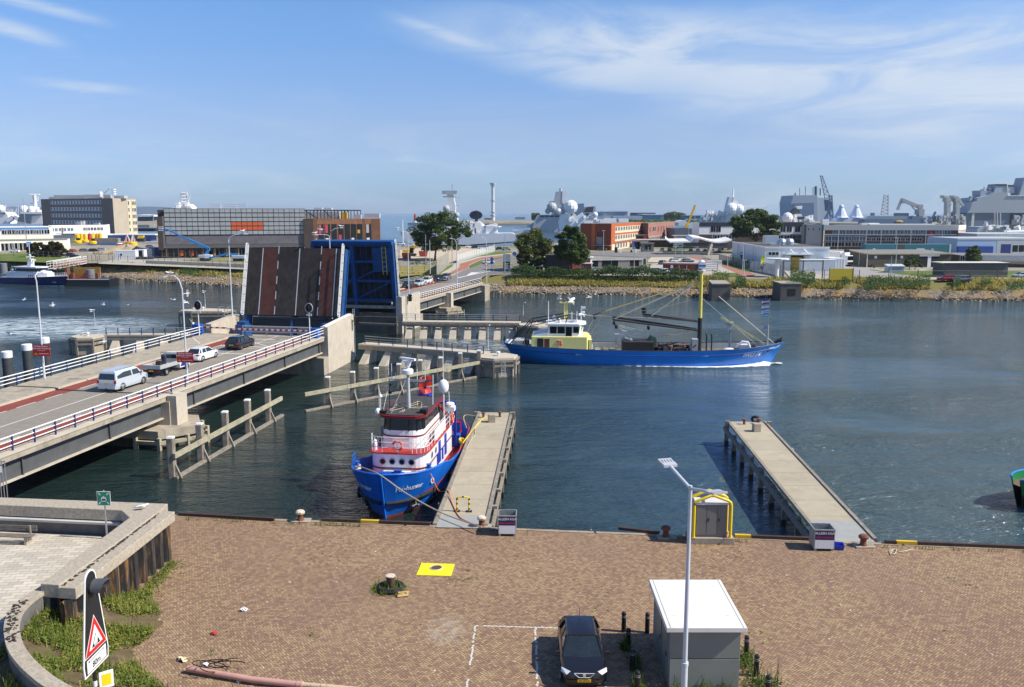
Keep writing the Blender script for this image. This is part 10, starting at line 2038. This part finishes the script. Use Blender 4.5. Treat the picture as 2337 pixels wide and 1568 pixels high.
_I('very wide dark tree before the navy banded building',A4,(1880,800),(1535,2195,350,700),120,190,aS,.52,23,.7,bH=.5)
_I('small round tree left of the navy banded building',A4,(1320,668),(1255,1405,535,660),40,120,aS,.40,29,.9,bH=.25)
_I('dark pine like tree by the low building at the right',D3,(1470,1300),(1335,1620,985,1285),60,150,aS,.32,31,.8,bH=.3)
G2='round bushes before the brick shed'
_I('left and taller round bush before the brick shed',D3,(610,1315),(522,720,1092,1310),22,130,aU,.22,37,.9,bH=.15,name='round_bush',aw=G2,cat='bush',bG=False);_I('round bush overlapping the taller one before the brick shed',D3,(690,1335),(580,808,1165,1330),22,130,aS,.22,41,.9,bH=.15,name='round_bush',aw=G2,cat='bush',bG=False);_I('separate round bush by the open bay of the brick shed',D3,(1030,1338),(915,1150,1180,1332),22,130,aU,.22,43,.9,bH=.15,name='round_bush',aw=G2,cat='bush',bG=False);_I('small clipped bush at the corner of the brick shed',D3,(110,1305),(60,160,1250,1305),10,90,aU,.2,47,.9,bH=.1,name='round_bush',aw=G2,cat='bush',bG=False)
G3='saplings by the warehouse'
_I('sapling nearest the far end of the white warehouse wall',A4,(1640,900),(1610,1665,800,880),9,40,aU,.2,53,.9,bH=.08,name='sapling',aw=G3);_I('taller sapling in the middle of the warehouse wall',A4,(1708,935),(1685,1750,790,910),10,40,aU,.2,59,.9,bH=.08,name='sapling',aw=G3);_I('sapling with flat crown before the warehouse corner',A4,(1808,985),(1765,1860,868,920),9,50,aU,.2,61,.9,bH=.08,name='sapling',aw=G3);tt=_I('sapling at the warehouse gate with a yellow sheet hung in it',A4,(1945,1025),(1920,1970,870,985),8,40,aU,.18,67,.9,bH=.08,name='sapling',aw=G3)
p=at(*A4(1945,1025),ZF);z_=ay(*A4(1950,875),p.y).z;q=MB(M('hi_vis_sheet',(.75,.78,.05),.7));q.bz([[(p.x+a*.8-.2,p.y-.5+.2*sin(k),z_+1.2-k*.8)for a in(-.6,.0,.6)]for k in _R(4)],False,False,False);af(q._d('yellow_sheet'),'bright yellow sheet hanging in the sapling at the warehouse','sheet')
b=at(*D1(760,985),ZF);
for k,(x,w_,y0,bB)in _E(((560,270,770,'left half of the brownish rounded hedge by the white hall'),(830,280,752,'right half of the brownish rounded hedge, near the red car'))):
 _I(bB,D1,(x,990),(x-w_/2-35,x+w_/2+35,y0-8,1010),150,170,BROWNL,.42,71+k,.5,bH=.15,name='hedge',aw='brownish hedges by the white hall',low=-1,cat='hedge',bG=False)
def _J(i,off):
 return SR[i]+inl(i)*off
def bankz(off):return bk(PROF,off)
def idx_u(u0,u1):
 out=[]
 for i,p in _E(SR):
  u=1168+F0*p.x/(p.y*cp_-(WZ-CAMH)*sp_)
  if u0<=u<=u1:out.append(i)
 return out
I_br=idx_u(1118,1575);q=MB(aU);rg=random.Random(5)
for k in _R(15000):
 i=rg.choice(I_br);f=(i-I_br[0])/max(1,I_br[-1]-I_br[0]);off=rg.uniform(7.6,14.4);j=rg.random();p=SR[i].lerp(SR[min(i+1,len(SR)-1)],j)+inl(i)*off
 hh=(2.3+1.2*mnz.noise(V((p.x*.22,p.y*.22,1)))+(.8 if.5<f<.75 else 0))*sin(pi*min(1,max(.06,(off-7.2)/7.4)))**.6
 if hh<.2:continue
 q._4((p.x,p.y,bankz(off)+hh*rg.uniform(.45,1.05)),rg.uniform(.16,.36),rg,1.0)
_H(q._d('brambles'),'dense green bramble thicket along the bank before the lodge','brambles')
q=MB(GRASS);rg=random.Random(9)
def grassfill(n,I,o0,o1,h0,h1,gate=None):
 for k in _R(n):
  i=rg.choice(I);off=rg.uniform(o0,o1);p=SR[i].lerp(SR[min(i+1,len(SR)-1)],rg.random())+inl(i)*off
  d=mnz.noise(V((p.x*.13,p.y*.13,3)))
  if gate and d<gate+rg.uniform(-.2,.2):continue
  q._5((p.x,p.y,bankz(min(off,13.5))-.05),rg.uniform(h0,h1)*(1+.5*d),rg.uniform(.14,.30),rg,.8)
grassfill(6000,idx_u(1118,1575),4.6,8.6,.4,1.0);grassfill(13000,idx_u(1560,2420),5.4,13.6,.4,1.0,-.12);grassfill(9000,idx_u(-80,1000),5.0,8.0,.3,.8,-.1);grassfill(4500,idx_u(-80,1000),10.2,13.4,.25,.6)
_H(q._d('bank_grass'),'dry yellow and green grass covering the far bank slopes','grass')
def ag(q,f,bw,n,ls,h,seed):
 rg=random.Random(seed);x0,x1,y0,y1=bw
 for k in _R(n):
  p=at(*f(rg.uniform(x0,x1),rg.uniform(y0,y1)),ZF-.3);d=mnz.noise(V((p.x*.2,p.y*.2,7)))
  q._4((p.x,p.y,ZF-.2+max(.1,h*(.7+d))*rg.random()),ls*rg.uniform(.6,1.2),rg,1.1)
q=MB(aU);ag(q,A5,(820,1420,1100,1165),3200,.26,1.8,1);ag(q,A5,(60,300,1060,1150),2600,.26,2.6,2);ag(q,D2,(0,240,840,930),900,.24,2.0,3);ag(q,D2,(330,470,905,990),900,.24,1.9,4);ag(q,A5,(560,640,1100,1150),600,.22,1.6,5);ag(q,A5,(1650,1720,1120,1160),500,.22,1.3,6);ag(q,A5,(1920,2010,1105,1145),600,.22,1.4,7);ag(q,A5,(790,880,1110,1200),700,.22,1.7,8);ag(q,A5,(2160,2340,1130,1200),600,.25,1.0,9)
ag(q,A3,(110,470,985,1010),700,.28,1.7,10);ag(q,A1,(1560,1750,810,850),900,.24,1.6,11);ag(q,A1,(490,700,760,800),700,.26,1.4,12);ag(q,D1,(1400,1710,935,970),700,.24,1.4,13);ag(q,A3,(1330,1480,1030,1055),400,.28,1.6,14)
_H(q._d('bank_shrubs'),'low green shrubs dotted along the banks','shrubs')
q=MB(aS);rg=random.Random(77)
for k in _R(3000):
 x=rg.uniform(915,1140);top=412-28*sin((x-915)/225*pi)**.6+8*mnz.noise(V((x*.03,0,0)));p=ay(*A4(x,rg.uniform(top,452)),1450+rg.uniform(0,40));q._4(p,rg.uniform(1.6,3.4),rg)
for k in _R(1600):p=ay(*A3(rg.uniform(1480,1560),rg.uniform(425,488)),1180+rg.uniform(0,40));q._4(p,rg.uniform(1.2,2.4),rg)
for k in _R(900):p=ay(*A4(rg.uniform(0,1280),rg.uniform(462,478)),rg.uniform(700,900));q._4(p,rg.uniform(.8,2.0),rg)
_H(q._d('far_trees'),'distant dark wood on the harbour horizon','trees')
GW=M('gull_white',(.80,.80,.79),.7,var=.05);GG=M('gull_grey',(.30,.32,.34),.7);GBK=M('gull_wing_tip',(.03,.03,.03),.7);GY=M('gull_beak',(.75,.45,.05),.5)
def gull_body(q,zb=.0):
 q.use(GW);st=[(-.30,.012,.0),(-.22,.05,.0),(-.10,.085,-.01),(.03,.095,-.01),(.12,.075,.015),(.18,.055,.05),(.23,.055,.075),(.27,.035,.075),(.285,.01,.07)]
 q.bz([[(x,r*cos(a),zb+z+r*.95*sin(a))for a in[tau*i/10 for i in _R(10)]]for x,r,z in st])
 q.use(GY);q.bz([[(x,r*cos(a),zb+z+r*sin(a))for a in[tau*i/6 for i in _R(6)]]for x,r,z in((.27,.02,.07),(.345,.006,.055))]);q.use(GBK);q.ai((.25,.045,zb+.09),.009,6,4);q.ai((.25,-.045,zb+.09),.009,6,4)
q=MB(GW);gull_body(q,.17);
for s in(-1,1):
 q.use(GG);q.bz([[(x,s*(.07+.03*sin(i)),z)for i,(x,z)in _E(((.10,.17),(-.05,.23),(-.30,.17),(-.05,.12)))],[(x,s*.095,z)for x,z in((.08,.17),(-.05,.21),(-.28,.165),(-.05,.135))]]);q.use(GBK);q.bA([(-.26,s*.07,.185),(-.40,s*.03,.16),(-.26,s*.08,.16)])
 q.use(GY);q._g([(0,s*.035,.10),(.01,s*.035,0)],.008,5);q.bA([(-.01,s*.02,.003),(-.01,s*.05,.003),(.06,s*.055,.003),(.06,s*.015,.003)])
GS=q._d('seagull',au=True)
def flying(wing):
 q=MB(GW);gull_body(q,0)
 for s in(-1,1):
  a,b,c_=wing;rt=[(.10,s*.06,.03),(-.10,s*.06,.03)];m1=[(.14,s*.30,.03+a),(-.07,s*.32,.03+a)];m2=[(.06,s*.52,.03+b),(-.10,s*.50,.03+b)];tp=[(-.08,s*.70,.03+c_),(-.13,s*.68,.03+c_)]
  for(p,r_),mt in zip(((rt,m1),(m1,m2)),(GG,GG)):
   q.use(mt);q.bA([p[0],r_[0],r_[1],p[1]]);q.use(GW);q.bA([V(x)-Z(.012)for x in(p[1],r_[1],r_[0],p[0])])
  q.use(GBK);q.bA([m2[0],tp[0],tp[1],m2[1]]);q.use(GW);q.bA([V(x)-Z(.012)for x in(m2[1],tp[1],tp[0],m2[0])])
 q.use(GW);q.bA([(-.26,-.03,.005),(-.26,.03,.005),(-.38,.07,.0),(-.38,-.07,.0)]);return q._d('seagull',au=False)
GF1=flying((.12,.10,.02));GF2=flying((.22,.40,.46))
used=set()
def _K(proto,p,rz,av,tilt=0,sc_=1.25):
 o=proto if proto.name not in used else proto.copy()
 if proto.name in used:C.objects.link(o)
 used.add(proto.name);o.location=p;o.rotation_euler=(tilt,0,rz);o.scale=(sc_,)*3;af(o,av,'seagull','seagulls')
_K(GS,at(*C1(1078,226),2.7),R(20),'seagull standing on the concrete coping of the plaza wall',0,1.15)
for f,uv,Y,rz,bB in((A1,(1478,832),b2.y,R(190),'seagull sitting on the curved lamp above the truck'),(A1,(803,1148),126.4,R(200),'seagull perched on the low lamp of the left dolphin'),(A1,(1778,982),None,R(170),'seagull perched on the low lamp of the timber clad dolphin'),(A2,(160,458),None,R(30),'seagull on the lamp left of the raised leaf'),(A2,(790,476),None,R(20),'seagull on the left arm of the double lamp'),(A2,(1020,416),None,R(200),'seagull on the right arm of the double lamp'),(A2,(1508,434),None,R(10),'seagull on the lamp of the far tower'),(A2,(1185,1028),None,R(40),'seagull standing on the far tower deck'),(A2,(1168,1035),None,R(40),'')):
 if not bB:continue
 Yd=Y or{A1:0,A2:0}.get(f,0)
 if f is A1 and Y is None:Yd=pL.y
 if f is A2:Yd={160:118.9,790:121.,1020:121.,1508:150.,1185:150.}[uv[0]]
 _K(GS,ay(*f(*uv),Yd),rz,bB,0,1.35)
for k,(x,y)in _E(((1685,1128),(1700,1130),(1742,1128),(1722,1132))):
 p=at(*A1(x,y),.9);_K(GS,V((p.x,p.y,.9)),R(40*k),['seagull at the left corner of the timber clad dolphin','second seagull from the left on the timber clad dolphin','rightmost seagull on the timber clad dolphin','third seagull from the left on the timber clad dolphin'][k],0,1.2)
for proto,f,uv,Y,rz,ti,bB in((GF1,A1,(460,1092),150,R(30),.6,'dark looking seagull flying low over the water, farther left'),(GF2,A1,(897,1088),140,R(190),.3,'seagull with raised wings flying over the water above the left walkway'),(GF1,A1,(1110,1090),140,R(160),.5,'seagull gliding right of the one with raised wings'),(GF1,A1,(1632,990),120,R(20),.9,'seagull flying just right of the curved lamp'),(GF1,A1,(1508,1042),125,R(200),.3,'seagull flying just left of the curved lamp'),(GF1,A1,(1617,1070),118,R(60),.4,'seagull flying close behind the lamp pole over the truck'),(GF2,A1,(1683,1252),112,R(100),.3,'seagull with raised wings before the timber clad dolphin'),(GF1,A1,(85,1345),112,R(170),.4,'seagull skimming the white wash near the left frame edge'),(GF1,A1,(212,1043),190,R(10),.4,'tiny distant seagull over the water before the patrol boat'),(GF1,A1,(735,1336),118,R(0),.3,'seagull swooping beside the left dolphin'),(GF1,A1,(905,1410),108,R(20),.4,'seagull flying low in front of the left walkway legs'),(GF1,A2,(838,432),110,R(180),.5,'seagull flying before the dark window slots'),(GF2,A3,(1785,1378),113.5,R(170),.2,'seagull with lifted wings landing on the fishing boat aerial'),(GF1,A3,(1905,1410),113.5,R(60),.8,'seagull turned away by the fishing boat aerial'),(GF2,A3,(2188,1328),140,R(250),.5,'seagull banking over the water right of the boat aerial'),(GF1,A3,(2120,1362),135,R(20),.2,'seagull gliding low beside the banking one'),(GF1,B4,(712,262),112,R(10),.5,'seagull gliding above the wheelhouse roof'),(GF1,B4,(1062,445),113,R(150),.5,'seagull passing in front of the black bin on the fishing boat')):
 _K(proto,ay(*f(*uv),Y),rz,bB,ti,1.3 if proto is GF1 else 1.2)
hm=bpy.data.materials.new('thin_haze');hm.use_nodes=True;nt=hm.node_tree;nt.nodes.clear();pv=nd(nt,'ShaderNodeVolumePrincipled');pv.inputs['Color'].default_value=(.72,.85,1.0,1);pv.inputs['Density'].default_value=.00006;pv.inputs['Anisotropy'].default_value=.2
ho=nd(nt,'ShaderNodeOutputMaterial');nt.links.new(pv.outputs[0],ho.inputs['Volume'])
q=MB(hm);q.bw(-17500,17500,-17500,17500,-6,130);o=q._d('haze');o['kind']='stuff';o['label']='thin pale haze in the air over the harbour';o['category']='haze'
